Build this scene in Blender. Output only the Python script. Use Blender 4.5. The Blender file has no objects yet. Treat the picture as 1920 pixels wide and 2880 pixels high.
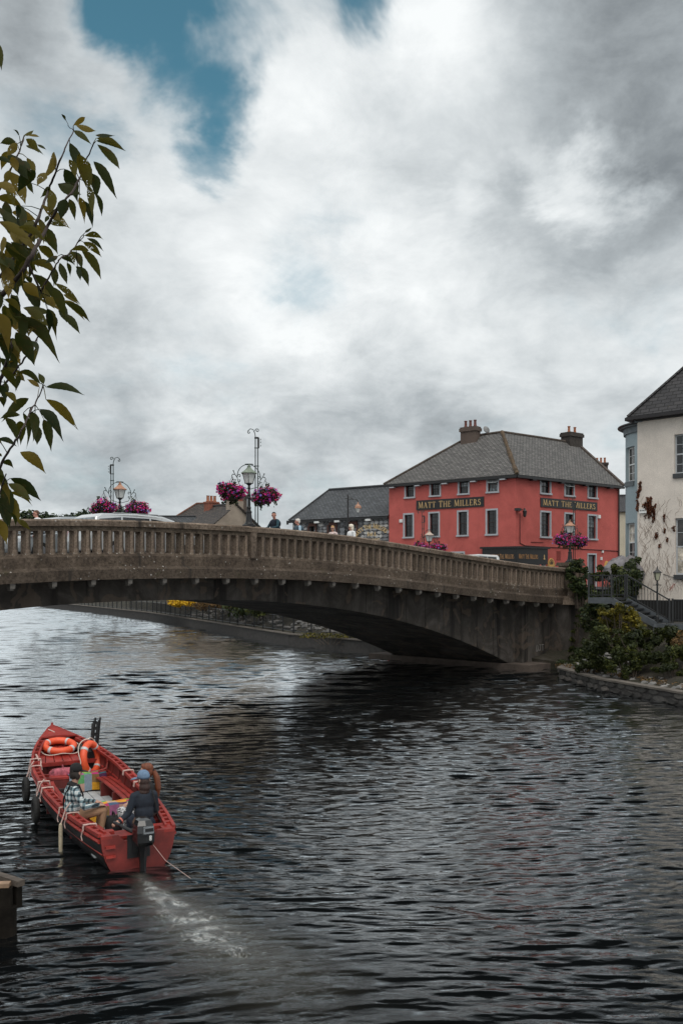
import bpy, math, random
import numpy as np
from mathutils import Vector, Matrix

# ------------------------------------------------------------------ camera, sky, sun, exposure
R = math.radians
scene = bpy.context.scene
COL = scene.collection
random.seed(7)
RNG = np.random.default_rng(11)

F, HC, YH = 2600.0, 4.3, 1630.0          # focal length in photo pixels, eye height, horizon row

cam_d = bpy.data.cameras.new('camera')
cam = bpy.data.objects.new('camera', cam_d); COL.objects.link(cam)
cam_d.sensor_fit = 'VERTICAL'; cam_d.sensor_height = 36.0; cam_d.sensor_width = 24.0
cam_d.lens = 36.0 * F / 2880.0
cam_d.shift_y = (YH - 1440.0) / 2880.0
cam_d.clip_start = 0.1; cam_d.clip_end = 3000
cam.location = (0, 0, HC); cam.rotation_euler = (R(90), 0, 0)
scene.camera = cam

SUN_EL, SUN_AZ = 60.0, 172.0             # degrees; azimuth clockwise from +Y
sun_d = bpy.data.lights.new('sun', 'SUN'); sun_d.energy = 1.5; sun_d.angle = R(50); sun_d.color = (1.0, 0.94, 0.86)
sun = bpy.data.objects.new('sun', sun_d); COL.objects.link(sun)
_s = Vector((math.sin(R(SUN_AZ)) * math.cos(R(SUN_EL)), math.cos(R(SUN_AZ)) * math.cos(R(SUN_EL)), math.sin(R(SUN_EL))))
sun.rotation_euler = (-_s).to_track_quat('-Z', 'Y').to_euler()

vs = scene.view_settings
vs.view_transform = 'Standard'; vs.look = 'None'; vs.gamma = 1.0; vs.use_curve_mapping = False
vs.exposure = 0.25
scene.cycles.use_denoising = True; scene.cycles.adaptive_threshold = 0.02
scene.cycles.max_bounces = 5; scene.cycles.diffuse_bounces = 2; scene.cycles.glossy_bounces = 2
scene.cycles.transmission_bounces = 4; scene.cycles.transparent_max_bounces = 6

def nd(nt, typ, **kw):
    n = nt.nodes.new(typ)
    for k, v in kw.items():
        if k.startswith('i_'):
            key = k[2:]
            key = int(key) if key.isdigit() else key.replace('_', ' ')
            n.inputs[key].default_value = v
        else:
            setattr(n, k, v)
    return n

def math_n(nt, op, a, b=None, clamp=False):
    n = nt.nodes.new('ShaderNodeMath'); n.operation = op; n.use_clamp = clamp
    for i, x in enumerate((a, b)):
        if x is None: continue
        if isinstance(x, (int, float)): n.inputs[i].default_value = x
        else: nt.links.new(x, n.inputs[i])
    return n.outputs[0]

def smooth(nt, x, lo, hi):
    n = nt.nodes.new('ShaderNodeMapRange'); n.interpolation_type = 'SMOOTHSTEP'
    n.inputs['From Min'].default_value = lo; n.inputs['From Max'].default_value = hi
    nt.links.new(x, n.inputs['Value']); return n.outputs[0]

def ramp(nt, x, stops, interp='LINEAR'):
    n = nt.nodes.new('ShaderNodeValToRGB'); cr = n.color_ramp; cr.interpolation = interp
    while len(cr.elements) < len(stops): cr.elements.new(0.5)
    for e, (p, c) in zip(cr.elements, stops):
        e.position = p; e.color = (*c, 1) if len(c) == 3 else c
    nt.links.new(x, n.inputs[0]); return n.outputs[0]

def mixc(nt, fac, a, b, mode='MIX'):
    n = nt.nodes.new('ShaderNodeMix'); n.data_type = 'RGBA'; n.blend_type = mode
    for i, x in ((0, fac), (6, a), (7, b)):
        if isinstance(x, (int, float)): n.inputs[i].default_value = x
        elif isinstance(x, (tuple, list)): n.inputs[i].default_value = (*x, 1) if len(x) == 3 else x
        else: nt.links.new(x, n.inputs[i])
    return n.outputs[2]

def px_dir(px, py):
    return Vector(((px - 960) / F, 1.0, (YH - py) / F)).normalized()

def make_world():
    w = bpy.data.worlds.new('World'); scene.world = w; w.use_nodes = True; w.cycles.sampling_method = 'MANUAL'; w.cycles.sample_map_resolution = 256
    nt = w.node_tree; nt.nodes.clear(); L = nt.links.new
    out = nt.nodes.new('ShaderNodeOutputWorld')
    sky = nd(nt, 'ShaderNodeTexSky', sky_type='NISHITA', sun_disc=False, sun_elevation=R(SUN_EL), sun_rotation=R(SUN_AZ),
             air_density=1.0, dust_density=0.3, ozone_density=2.5)
    hs = nd(nt, 'ShaderNodeHueSaturation'); hs.inputs['Hue'].default_value = 0.456; hs.inputs['Saturation'].default_value = 1.1
    L(sky.outputs[0], hs.inputs['Color'])
    bg_sky = nd(nt, 'ShaderNodeBackground', i_Strength=0.078); L(hs.outputs[0], bg_sky.inputs[0])
    tc = nt.nodes.new('ShaderNodeTexCoord')
    d = tc.outputs['Generated']
    nrm = nd(nt, 'ShaderNodeVectorMath', operation='NORMALIZE'); L(d, nrm.inputs[0]); d = nrm.outputs[0]
    # cloud-deck plane coordinates: direction over its height
    sep = nt.nodes.new('ShaderNodeSeparateXYZ'); L(d, sep.inputs[0])
    zz = math_n(nt, 'ADD', math_n(nt, 'MAXIMUM', sep.outputs[2], 0.0), 0.42)
    pl = nt.nodes.new('ShaderNodeCombineXYZ')
    L(math_n(nt, 'DIVIDE', sep.outputs[0], zz), pl.inputs[0]); L(math_n(nt, 'DIVIDE', sep.outputs[1], zz), pl.inputs[1])
    def noise(scale, detail=6, rough=0.55, dist=0.0, off=(0, 0, 0), vec=None):
        mp = nd(nt, 'ShaderNodeMapping'); mp.inputs['Location'].default_value = off
        L(vec if vec is not None else pl.outputs[0], mp.inputs[0])
        n = nd(nt, 'ShaderNodeTexNoise', i_Scale=scale, i_Detail=detail, i_Roughness=rough, i_Distortion=dist)
        L(mp.outputs[0], n.inputs['Vector']); return n
    # warped direction so that the cloud edges are ragged
    wn = noise(4.0, 6, 0.62, 0.3, (3.1, 1.7, 0))
    ws = nd(nt, 'ShaderNodeVectorMath', operation='SUBTRACT'); L(wn.outputs['Color'], ws.inputs[0]); ws.inputs[1].default_value = (.5, .5, .5)
    wm = nd(nt, 'ShaderNodeVectorMath', operation='SCALE'); L(ws.outputs[0], wm.inputs[0]); wm.inputs['Scale'].default_value = 0.20
    wa = nd(nt, 'ShaderNodeVectorMath', operation='ADD'); L(d, wa.inputs[0]); L(wm.outputs[0], wa.inputs[1])
    dw = wa.outputs[0]
    def bump(px, py, r, amp):
        v = nd(nt, 'ShaderNodeVectorMath', operation='DISTANCE'); L(dw, v.inputs[0]); v.inputs[1].default_value = px_dir(px, py)
        n = nd(nt, 'ShaderNodeMapRange'); n.interpolation_type = 'SMOOTHERSTEP'
        n.inputs['From Min'].default_value = 0; n.inputs['From Max'].default_value = r / F
        n.inputs['To Min'].default_value = amp; n.inputs['To Max'].default_value = 0
        L(v.outputs['Value'], n.inputs['Value']); return n.outputs[0]
    def total(items, start):
        acc = start
        for it in items: acc = math_n(nt, 'ADD', acc, bump(*it))
        return acc
    # openings in the deck (blue)
    gapn = noise(3.0, 6, 0.6, 0.2, (0.4, 5.2, 0)).outputs[0]
    g0 = math_n(nt, 'MULTIPLY_ADD', gapn, 1.35); nt.nodes[-1].inputs[2].default_value = -0.84
    gap = total([(545, 90, 310, .62), (680, 275, 210, .54), (430, -30, 230, .40), (1060, -10, 230, .75), (585, 460, 200, .58), (330, 480, 160, .22), (80, 330, 200, .22), (820, 90, 160, .16),
                 (850, 780, 220, .28), (240, 400, 190, .26), (560, -200, 300, .5),
                 (870, 300, 220, -.3), (150, 160, 240, -.32), (1500, 300, 700, -.4)], g0)
    gapmask = smooth(nt, gap, -0.14, 0.62)
    # brightness of the cloud
    b1 = noise(2.4, 7, 0.56, 0.15, (7.3, 2.2, 0)).outputs[0]
    b2 = noise(7.5, 7, 0.66, 0.3, (1.3, 9.2, 0)).outputs[0]
    t = math_n(nt, 'MULTIPLY_ADD', b1, 0.55); nt.nodes[-1].inputs[2].default_value = 0.29
    t = math_n(nt, 'ADD', t, math_n(nt, 'MULTIPLY_ADD', b2, 0.46)); nt.nodes[-2].inputs[2].default_value = 0
    # puffed-up heads of the cumulus
    vw = nd(nt, 'ShaderNodeVectorMath', operation='ADD'); L(pl.outputs[0], vw.inputs[0]); L(wm.outputs[0], vw.inputs[1])
    vo = nd(nt, 'ShaderNodeTexVoronoi', feature='SMOOTH_F1', i_Scale=4.2, i_Detail=3.0, i_Roughness=0.55, i_Smoothness=0.6, normalize=True); L(vw.outputs[0], vo.inputs['Vector'])
    t = math_n(nt, 'ADD', t, math_n(nt, 'MULTIPLY_ADD', vo.outputs['Distance'], -0.55)); nt.nodes[-2].inputs[2].default_value = 0.20
    t = math_n(nt, 'SUBTRACT', t, 0.115)
    br = total([(1650, 330, 620, -.20), (1130, 400, 280, -.17), (1870, 60, 420, -.24), (1780, 640, 380, -.17), (1380, 560, 220, -.10),
                (1250, 90, 260, .10), (900, 280, 320, .14), (1630, 520, 200, .40), (1280, 520, 140, .16), (1450, 430, 100, .12), (900, 900, 560, .11), (1300, 800, 420, .03),
                (1830, 760, 260, .14), (600, 1000, 420, .04), (160, 200, 300, -.06), (60, 60, 260, -.18), (1000, 1180, 420, -.14), (330, 1280, 460, -.17), (1250, 1250, 300, -.10), (750, 1380, 420, -.13), (150, 1000, 300, -.06), (1650, 1150, 380, -.08),
                (1200, 1130, 330, -.08), (700, 620, 300, .06), (300, 1000, 260, -.03), (1650, 900, 260, .03)], t)
    ccol = ramp(nt, br, [(0.08, (.100, .114, .130)), (0.30, (.205, .228, .245)), (0.50, (.375, .41, .43)), (0.70, (.58, .615, .63)), (0.92, (.80, .825, .83))])
    bg_c = nd(nt, 'ShaderNodeBackground', i_Strength=1.0); L(ccol, bg_c.inputs[0])
    mx = nt.nodes.new('ShaderNodeMixShader'); L(gapmask, mx.inputs[0]); L(bg_c.outputs[0], mx.inputs[1]); L(bg_sky.outputs[0], mx.inputs[2])
    L(mx.outputs[0], out.inputs[0])
make_world()

# ------------------------------------------------------------------ helpers
def at(px, py, Z):                        # a photo pixel at a known depth -> place in the world
    return Vector(((px - 960) / F * Z, Z, HC + (YH - py) / F * Z))

def on_z(px, py, z):                      # a photo pixel on a known level
    Z = (HC - z) * F / (py - YH)
    return Vector(((px - 960) / F * Z, Z, z))

def tag(o, label=None, cat=None, group=None, kind=None):
    if label: o['label'] = label
    if cat: o['category'] = cat
    if group: o['group'] = group
    if kind: o['kind'] = kind
    return o

def empty(name, loc=(0, 0, 0), rz=0.0):
    o = bpy.data.objects.new(name, None); COL.objects.link(o)
    o.empty_display_size = 0.2
    o.location = loc; o.rotation_euler = (0, 0, rz); return o

def thing(name, label, cat, loc=(0, 0, 0), rz=0.0, group=None):
    return tag(empty(name, loc, rz), label, cat, group)

def inst(name, me, parent=None, loc=(0, 0, 0), rot=(0, 0, 0), scale=(1, 1, 1)):
    o = bpy.data.objects.new(name, me); COL.objects.link(o); o.parent = parent
    o.location = loc; o.rotation_euler = rot; o.scale = scale; return o

def copy_tree(o, parent=None):
    c = o.copy(); COL.objects.link(c); c.parent = parent
    for ch in o.children: copy_tree(ch, c)
    return c

class MB:
    def __init__(self): self.v = []; self.f = []; self.m = []; self.xf = None
    def add(self, vs, fs, mi=0):
        b = len(self.v)
        if self.xf is not None: vs = [self.xf @ Vector(p) for p in vs]
        self.v += [tuple(p) for p in vs]; self.f += [tuple(i + b for i in f) for f in fs]; self.m += [mi] * len(fs); return self
    def quad(self, a, b, c, d, mi=0): return self.add([a, b, c, d], [(0, 1, 2, 3)], mi)
    def poly(self, pts, mi=0): return self.add(pts, [tuple(range(len(pts)))], mi)
    def box(self, c, s, rz=0.0, mi=0, M=None, taper=1.0):
        hx, hy, hz = s[0] / 2, s[1] / 2, s[2] / 2
        vs = [Vector((x * (taper if z > 0 else 1), y * (taper if z > 0 else 1), z)) for z in (-hz, hz) for x, y in ((-hx, -hy), (hx, -hy), (hx, hy), (-hx, hy))]
        X = M if M is not None else Matrix.Rotation(rz, 4, 'Z')
        vs = [X @ p + Vector(c) for p in vs]
        return self.add(vs, [(3, 2, 1, 0), (4, 5, 6, 7), (0, 1, 5, 4), (1, 2, 6, 5), (2, 3, 7, 6), (3, 0, 4, 7)], mi)
    def beam(self, a, b, w, h, up=(0, 0, 1), mi=0):
        a = Vector(a); b = Vector(b); d = (b - a); L = d.length
        if L < 1e-6: return self
        d.normalize(); u = Vector(up); s = d.cross(u)
        if s.length < 1e-4: s = d.cross(Vector((1, 0, 0)))
        s.normalize(); t = s.cross(d)
        vs = []
        for p in (a, b):
            for x, y in ((-1, -1), (1, -1), (1, 1), (-1, 1)): vs.append(p + s * (x * w / 2) + t * (y * h / 2))
        return self.add(vs, [(0, 1, 2, 3), (7, 6, 5, 4), (4, 5, 1, 0), (5, 6, 2, 1), (6, 7, 3, 2), (7, 4, 0, 3)], mi)
    def tube(self, pts, r, n=6, mi=0, cap=True, closed=False):
        pts = [Vector(p) for p in pts]; k = len(pts)
        rs = r if isinstance(r, (list, tuple)) else [r] * k
        vs = []; prev = None
        for i, p in enumerate(pts):
            if closed: d = pts[(i + 1) % k] - pts[i - 1]
            else: d = pts[min(i + 1, k - 1)] - pts[max(i - 1, 0)]
            if d.length < 1e-9: d = Vector((0, 0, 1))
            d.normalize()
            if prev is None:
                s = d.cross(Vector((0, 0, 1)))
                if s.length < 0.05: s = d.cross(Vector((1, 0, 0)))
            else: s = prev - d * prev.dot(d)
            s.normalize(); prev = s; t = d.cross(s)
            for j in range(n):
                a = 2 * math.pi * j / n
                vs.append(p + (s * math.cos(a) + t * math.sin(a)) * rs[i])
        fs = []
        for i in range(k if closed else k - 1):
            i2 = (i + 1) % k
            for j in range(n): fs.append((i * n + j, i * n + (j + 1) % n, i2 * n + (j + 1) % n, i2 * n + j))
        if cap and not closed: fs += [tuple(range(n))[::-1], tuple(range((k - 1) * n, k * n))]
        return self.add(vs, fs, mi)
    def lathe(self, prof, c=(0, 0, 0), n=12, mi=0, a0=0.0):
        vs = []; c = Vector(c)
        for r, z in prof:
            for j in range(n):
                a = a0 + 2 * math.pi * j / n
                vs.append(c + Vector((r * math.cos(a), r * math.sin(a), z)))
        k = len(prof); fs = []
        for i in range(k - 1):
            for j in range(n): fs.append((i * n + j, i * n + (j + 1) % n, (i + 1) * n + (j + 1) % n, (i + 1) * n + j))
        fs += [tuple(range(n))[::-1], tuple(range((k - 1) * n, k * n))]
        return self.add(vs, fs, mi)
    def ball(self, c, r, n=10, k=7, mi=0, M=None):
        r = (r, r, r) if isinstance(r, (int, float)) else r
        vs = []; X = M if M is not None else Matrix.Identity(4)
        for i in range(k):
            ph = math.pi * (i + 0.5) / k
            for j in range(n):
                th = 2 * math.pi * j / n
                vs.append(X @ Vector((r[0] * math.sin(ph) * math.cos(th), r[1] * math.sin(ph) * math.sin(th), -r[2] * math.cos(ph))) + Vector(c))
        fs = [(i * n + j, i * n + (j + 1) % n, (i + 1) * n + (j + 1) % n, (i + 1) * n + j) for i in range(k - 1) for j in range(n)]
        fs += [tuple(range(n))[::-1], tuple(range((k - 1) * n, k * n))]
        return self.add(vs, fs, mi)
    def prism(self, poly, z0, z1, mi=0):
        n = len(poly); vs = [(x, y, z0) for x, y in poly] + [(x, y, z1) for x, y in poly]
        fs = [tuple(range(n))[::-1], tuple(range(n, 2 * n))] + [(i, (i + 1) % n, n + (i + 1) % n, n + i) for i in range(n)]
        return self.add(vs, fs, mi)
    def sweep(self, prof_fn, us, mi=0, cap=True):   # prof_fn(u) -> closed ring of points
        rings = [prof_fn(u) for u in us]; n = len(rings[0]); vs = [p for r in rings for p in r]; fs = []
        for i in range(len(us) - 1):
            for j in range(n): fs.append((i * n + j, (i + 1) * n + j, (i + 1) * n + (j + 1) % n, i * n + (j + 1) % n))
        if cap: fs += [tuple(range(n)), tuple(range((len(us) - 1) * n, len(us) * n))[::-1]]
        return self.add(vs, fs, mi)
    def mesh(self, name, mats, smooth=False, uv=False, fix=True):
        me = bpy.data.meshes.new(name); me.from_pydata(self.v, [], self.f); me.update()
        for m in (mats if isinstance(mats, (list, tuple)) else [mats]): me.materials.append(m)
        if any(self.m): me.polygons.foreach_set('material_index', self.m)
        if fix:
            import bmesh
            bm = bmesh.new(); bm.from_mesh(me); bmesh.ops.recalc_face_normals(bm, faces=bm.faces); bm.to_mesh(me); bm.free()
        if smooth: me.polygons.foreach_set('use_smooth', [True] * len(me.polygons))
        if uv:
            lay = me.uv_layers.new(name='uv')
            for p in me.polygons:
                nn = p.normal; h = Vector((0, 0, 1)).cross(nn)
                h = Vector((1, 0, 0)) if h.length < 0.02 else h.normalized()
                t = nn.cross(h)
                for li in p.loop_indices:
                    co = me.vertices[me.loops[li].vertex_index].co
                    lay.data[li].uv = (co.dot(h), co.dot(t))
        me.update(); return me
    def build(self, name, mats, parent=None, smooth=False, uv=False, fix=True, loc=(0, 0, 0), rot=(0, 0, 0)):
        return inst(name, self.mesh(name, mats, smooth, uv, fix), parent, loc, rot)

def np_mesh(name, V, Fq, mat, smooth=False):
    me = bpy.data.meshes.new(name); k = Fq.shape[1]; n = len(Fq)
    me.vertices.add(len(V)); me.vertices.foreach_set('co', np.asarray(V, dtype=np.float32).ravel())
    me.loops.add(n * k); me.loops.foreach_set('vertex_index', Fq.astype(np.int32).ravel())
    me.polygons.add(n); me.polygons.foreach_set('loop_start', np.arange(0, n * k, k, dtype=np.int32))
    if smooth: me.polygons.foreach_set('use_smooth', np.ones(n, dtype=bool))
    me.materials.append(mat); me.update(calc_edges=True); me.validate(); return me

# ------------------------------------------------------------------ materials
MATS = {}
def new_mat(name):
    m = bpy.data.materials.new(name); m.use_nodes = True; nt = m.node_tree
    b = nt.nodes['Principled BSDF']; MATS[name] = m; return m, nt, b

def add_bump(nt, b, h, strength, dist=0.02):
    bp = nd(nt, 'ShaderNodeBump', i_Strength=strength, i_Distance=dist)
    nt.links.new(h, bp.inputs['Height']); nt.links.new(bp.outputs[0], b.inputs['Normal'])

def objco(nt, scale=(1, 1, 1), kind='Object'):
    tc = nt.nodes.new('ShaderNodeTexCoord'); mp = nd(nt, 'ShaderNodeMapping'); mp.inputs['Scale'].default_value = scale
    nt.links.new(tc.outputs[kind], mp.inputs[0]); return mp.outputs[0]

def tex_noise(nt, co, scale, detail=5, rough=0.6, dist=0.0):
    n = nd(nt, 'ShaderNodeTexNoise', i_Scale=scale, i_Detail=detail, i_Roughness=rough, i_Distortion=dist)
    nt.links.new(co, n.inputs['Vector']); return n.outputs[0]

def M(name, c, rough=0.8, var=0.25, scale=4.0, bump=0.15, bscale=40.0, metal=0.0, spec=0.5, stretch=(1, 1, 1), coat=0.0):
    if name in MATS: return MATS[name]
    m, nt, b = new_mat(name)
    co = objco(nt, stretch)
    n1 = tex_noise(nt, co, scale, 6, 0.62)
    lo = tuple(max(0, x * (1 - var)) for x in c); hi = tuple(min(1, x * (1 + var)) for x in c)
    col = ramp(nt, n1, [(0.3, lo), (0.7, hi)])
    nt.links.new(col, b.inputs['Base Color'])
    b.inputs['Roughness'].default_value = rough; b.inputs['Metallic'].default_value = metal
    b.inputs['Specular IOR Level'].default_value = spec
    if coat: b.inputs['Coat Weight'].default_value = coat; b.inputs['Coat Roughness'].default_value = 0.1
    if bump: add_bump(nt, b, tex_noise(nt, co, bscale, 4, 0.6), bump, 0.01)
    return m

def mat_concrete(name='old_concrete', k=1.0):
    m, nt, b = new_mat(name); L = nt.links.new
    co = objco(nt)
    big = tex_noise(nt, co, 0.9, 6, 0.65, 0.4); fine = tex_noise(nt, co, 11, 7, 0.75)
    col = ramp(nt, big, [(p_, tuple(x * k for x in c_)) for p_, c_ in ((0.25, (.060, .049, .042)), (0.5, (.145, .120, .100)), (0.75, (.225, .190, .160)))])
    grain = ramp(nt, fine, [(0.36, (.50, .46, .42)), (0.5, (.98, .92, .86)), (0.64, (1.40, 1.31, 1.22))])
    col = mixc(nt, 1.0, col, grain, 'MULTIPLY')
    oi = nt.nodes.new('ShaderNodeObjectInfo'); col = mixc(nt, 1.0, col, ramp(nt, oi.outputs['Random'], [(0, (.72, .72, .70)), (.5, (1, 1, 1)), (1, (1.28, 1.26, 1.24))]), 'MULTIPLY')
    # vertical runs of dirt
    st = tex_noise(nt, objco(nt, (2.2, 2.2, 0.14)), 1.0, 5, 0.6)
    col = mixc(nt, smooth(nt, st, 0.56, 0.72), col, (.030, .026, .023))
    # pale lichen spots
    vo = nd(nt, 'ShaderNodeTexVoronoi', i_Scale=7.0); L(co, vo.inputs['Vector'])
    spots = math_n(nt, 'MULTIPLY', math_n(nt, 'LESS_THAN', math_n(nt, 'ADD', vo.outputs['Distance'], math_n(nt, 'MULTIPLY', fine, 0.25)), 0.30),
                   smooth(nt, tex_noise(nt, co, 1.7, 4, 0.6), 0.5, 0.62))
    col = mixc(nt, math_n(nt, 'MULTIPLY', spots, 0.7), col, (.48, .46, .43))
    moss = smooth(nt, tex_noise(nt, co, 2.6, 6, 0.7), 0.58, 0.75)
    col = mixc(nt, math_n(nt, 'MULTIPLY', moss, 0.55), col, (.045, .042, .020))
    L(col, b.inputs['Base Color']); b.inputs['Roughness'].default_value = 0.93; b.inputs['Specular IOR Level'].default_value = 0.2
    h = math_n(nt, 'ADD', math_n(nt, 'MULTIPLY', fine, 0.6), tex_noise(nt, co, 6, 5, 0.7))
    add_bump(nt, b, h, 0.55, 0.03); return m

def mat_spandrel():  # streak stains, on a base darkened to paint in shade under the overhang
    m, nt, b = new_mat('stained_shaded_concrete'); L = nt.links.new
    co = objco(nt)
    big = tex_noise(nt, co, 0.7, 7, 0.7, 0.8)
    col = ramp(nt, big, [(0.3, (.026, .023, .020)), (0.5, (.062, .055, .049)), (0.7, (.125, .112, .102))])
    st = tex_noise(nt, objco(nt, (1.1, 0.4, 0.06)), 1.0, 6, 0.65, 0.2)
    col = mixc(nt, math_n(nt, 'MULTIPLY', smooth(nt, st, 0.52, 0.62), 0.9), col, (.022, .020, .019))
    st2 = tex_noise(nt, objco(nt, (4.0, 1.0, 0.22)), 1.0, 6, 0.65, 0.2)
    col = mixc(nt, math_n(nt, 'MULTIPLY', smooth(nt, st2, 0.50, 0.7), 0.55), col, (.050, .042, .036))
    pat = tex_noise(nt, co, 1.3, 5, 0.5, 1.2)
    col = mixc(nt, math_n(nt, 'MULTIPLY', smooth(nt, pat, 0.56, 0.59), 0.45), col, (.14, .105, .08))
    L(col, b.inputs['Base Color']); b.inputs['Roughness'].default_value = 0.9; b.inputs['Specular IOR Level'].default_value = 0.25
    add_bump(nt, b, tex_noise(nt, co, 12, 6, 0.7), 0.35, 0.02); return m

def mat_slate(name, c0, c1, w=0.32, h=0.17):
    m, nt, b = new_mat(name); L = nt.links.new
    uv = objco(nt, (1, 1, 1), 'UV')
    wob = nd(nt, 'ShaderNodeTexNoise', i_Scale=0.7, i_Detail=3); L(uv, wob.inputs['Vector'])
    va = nd(nt, 'ShaderNodeVectorMath', operation='SCALE'); L(wob.outputs['Color'], va.inputs[0]); va.inputs['Scale'].default_value = 0.09
    ad = nd(nt, 'ShaderNodeVectorMath', operation='ADD'); L(uv, ad.inputs[0]); L(va.outputs[0], ad.inputs[1])
    br = nd(nt, 'ShaderNodeTexBrick', i_Scale=1.0, i_Mortar_Size=0.022, i_Mortar_Smooth=0.2, i_Bias=0.0, i_Brick_Width=w, i_Row_Height=h)
    br.offset = 0.5; L(ad.outputs[0], br.inputs['Vector'])
    br.inputs['Color1'].default_value = (*c0, 1); br.inputs['Color2'].default_value = (*c1, 1); br.inputs['Mortar'].default_value = (.012, .012, .012, 1)
    n = tex_noise(nt, uv, 1.1, 6, 0.65)
    col = mixc(nt, math_n(nt, 'MULTIPLY', smooth(nt, n, 0.5, 0.75), 0.55), br.outputs[0], tuple(x * 0.45 for x in c0))
    n2 = tex_noise(nt, uv, 5, 6, 0.7)
    col = mixc(nt, math_n(nt, 'MULTIPLY', smooth(nt, n2, 0.6, 0.7), 0.5), col, (.11, .095, .05))
    L(col, b.inputs['Base Color']); b.inputs['Roughness'].default_value = 0.62; b.inputs['Specular IOR Level'].default_value = 0.4
    # each course lifts towards its lower edge
    sp = nt.nodes.new('ShaderNodeSeparateXYZ'); L(ad.outputs[0], sp.inputs[0])
    fr = math_n(nt, 'FRACT', math_n(nt, 'DIVIDE', sp.outputs[1], h))
    hgt = math_n(nt, 'ADD', math_n(nt, 'SUBTRACT', 1.0, fr), math_n(nt, 'MULTIPLY', br.outputs['Fac'], -0.8))
    add_bump(nt, b, hgt, 0.9, 0.05); return m

def mat_render(name, c, stain=0.35, bump=0.4):
    m, nt, b = new_mat(name); L = nt.links.new
    co = objco(nt)
    n = tex_noise(nt, co, 0.8, 7, 0.65, 0.5); fine = tex_noise(nt, co, 26, 4, 0.7)
    col = ramp(nt, n, [(0.3, tuple(x * (1 - stain * .55) for x in c)), (0.6, c), (0.8, tuple(min(1, x * 1.08) for x in c))])
    g = ramp(nt, fine, [(0.3, (.80, .80, .80)), (0.65, (1.06, 1.06, 1.06))]); col = mixc(nt, 1.0, col, g, 'MULTIPLY')
    st = tex_noise(nt, objco(nt, (2.4, 2.4, 0.16)), 1.0, 5, 0.6)
    col = mixc(nt, math_n(nt, 'MULTIPLY', smooth(nt, st, 0.55, 0.8), stain), col, tuple(x * 0.45 for x in c))
    L(col, b.inputs['Base Color']); b.inputs['Roughness'].default_value = 0.92; b.inputs['Specular IOR Level'].default_value = 0.2
    add_bump(nt, b, fine, bump, 0.03); return m

def mat_islands(name, stops, rough=0.6, trans=0.0, pos_scale=0.0, spec=0.3):
    m, nt, b = new_mat(name); L = nt.links.new
    g = nt.nodes.new('ShaderNodeNewGeometry'); x = g.outputs['Random Per Island']
    if pos_scale:
        n = tex_noise(nt, g.outputs['Position'], pos_scale, 3, 0.5)
        x = math_n(nt, 'ADD', math_n(nt, 'MULTIPLY', x, 0.5), math_n(nt, 'MULTIPLY', smooth(nt, n, 0.3, 0.7), 0.5))
    col = ramp(nt, x, stops)
    L(col, b.inputs['Base Color']); b.inputs['Roughness'].default_value = rough; b.inputs['Specular IOR Level'].default_value = spec
    if trans:
        out = nt.nodes['Material Output']; tr = nt.nodes.new('ShaderNodeBsdfTranslucent'); L(col, tr.inputs[0])
        mx = nd(nt, 'ShaderNodeMixShader'); mx.inputs[0].default_value = trans
        L(b.outputs[0], mx.inputs[1]); L(tr.outputs[0], mx.inputs[2]); L(mx.outputs[0], out.inputs[0])
    return m

def mat_glass_dark(name='window_glass', c=(.012, .014, .016)):
    m, nt, b = new_mat(name)
    co = objco(nt)
    oi = nt.nodes.new('ShaderNodeObjectInfo')
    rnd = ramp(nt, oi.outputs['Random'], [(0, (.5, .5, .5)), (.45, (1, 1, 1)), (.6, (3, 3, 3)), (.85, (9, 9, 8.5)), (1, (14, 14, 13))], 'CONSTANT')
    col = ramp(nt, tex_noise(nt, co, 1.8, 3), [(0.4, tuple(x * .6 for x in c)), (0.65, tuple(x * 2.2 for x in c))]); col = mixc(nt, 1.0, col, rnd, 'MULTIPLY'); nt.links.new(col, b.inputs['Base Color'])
    b.inputs['Roughness'].default_value = 0.06; b.inputs['Specular IOR Level'].default_value = 0.6
    add_bump(nt, b, tex_noise(nt, co, 2.5, 2), 0.06, 0.05); return m

CONC = mat_concrete(); BALC = mat_concrete('lit_baluster_concrete', 1.4); GRIME = mat_concrete('grimy_concrete', .50); SPAN = mat_spandrel()  # BALC is a paler copy, brighter light put into the baluster colour
SLATE_PUB = mat_slate('slate_weathered', (.195, .186, .178), (.115, .110, .107))
SLATE_BLUE = mat_slate('slate_blue', (.105, .112, .122), (.052, .057, .064), 0.32, 0.17)
SLATE_DARK = mat_slate('slate_dark', (.058, .055, .058), (.036, .035, .038), 0.46, 0.24)
SLATE_BROWN = mat_slate('slate_brown', (.085, .070, .062), (.052, .045, .042), 0.42, 0.22)
RED = mat_render('red_render', (.56, .135, .118), 0.40, 0.5)
CREAM = mat_render('cream_render', (.75, .68, .61), 0.28, 0.30)
BLUE = mat_render('blue_render', (.36, .435, .465), 0.2, 0.2)
PALE = mat_render('pale_render', (.60, .55, .44), 0.25, 0.2)
GABLE = mat_render('grey_brown_render', (.38, .32, .26), 0.6, 0.4)
CHIM = mat_render('chimney_render', (.13, .10, .085), 0.5, 0.4)
BRICK = M('red_brick', (.24, .085, .055), .9, .35, 9, .3, 30)
TERRA = M('terracotta', (.33, .13, .07), .8, .3, 9, .1, 30)
TRIM = M('grey_trim_paint', (.40, .42, .45), .6, .12, 5, .05, 40)
WFRAME = M('dark_sash_paint', (.025, .018, .016), .5, .2, 6, .05, 40)
WHITE = M('white_paint', (.72, .73, .72), .5, .08, 6, .04, 40)
BLACKP = M('black_gloss_paint', (.010, .010, .011), .4, .2, 6, .05, 60)
IRON = M('black_iron', (.012, .013, .014), .45, .25, 12, .15, 60)
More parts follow.
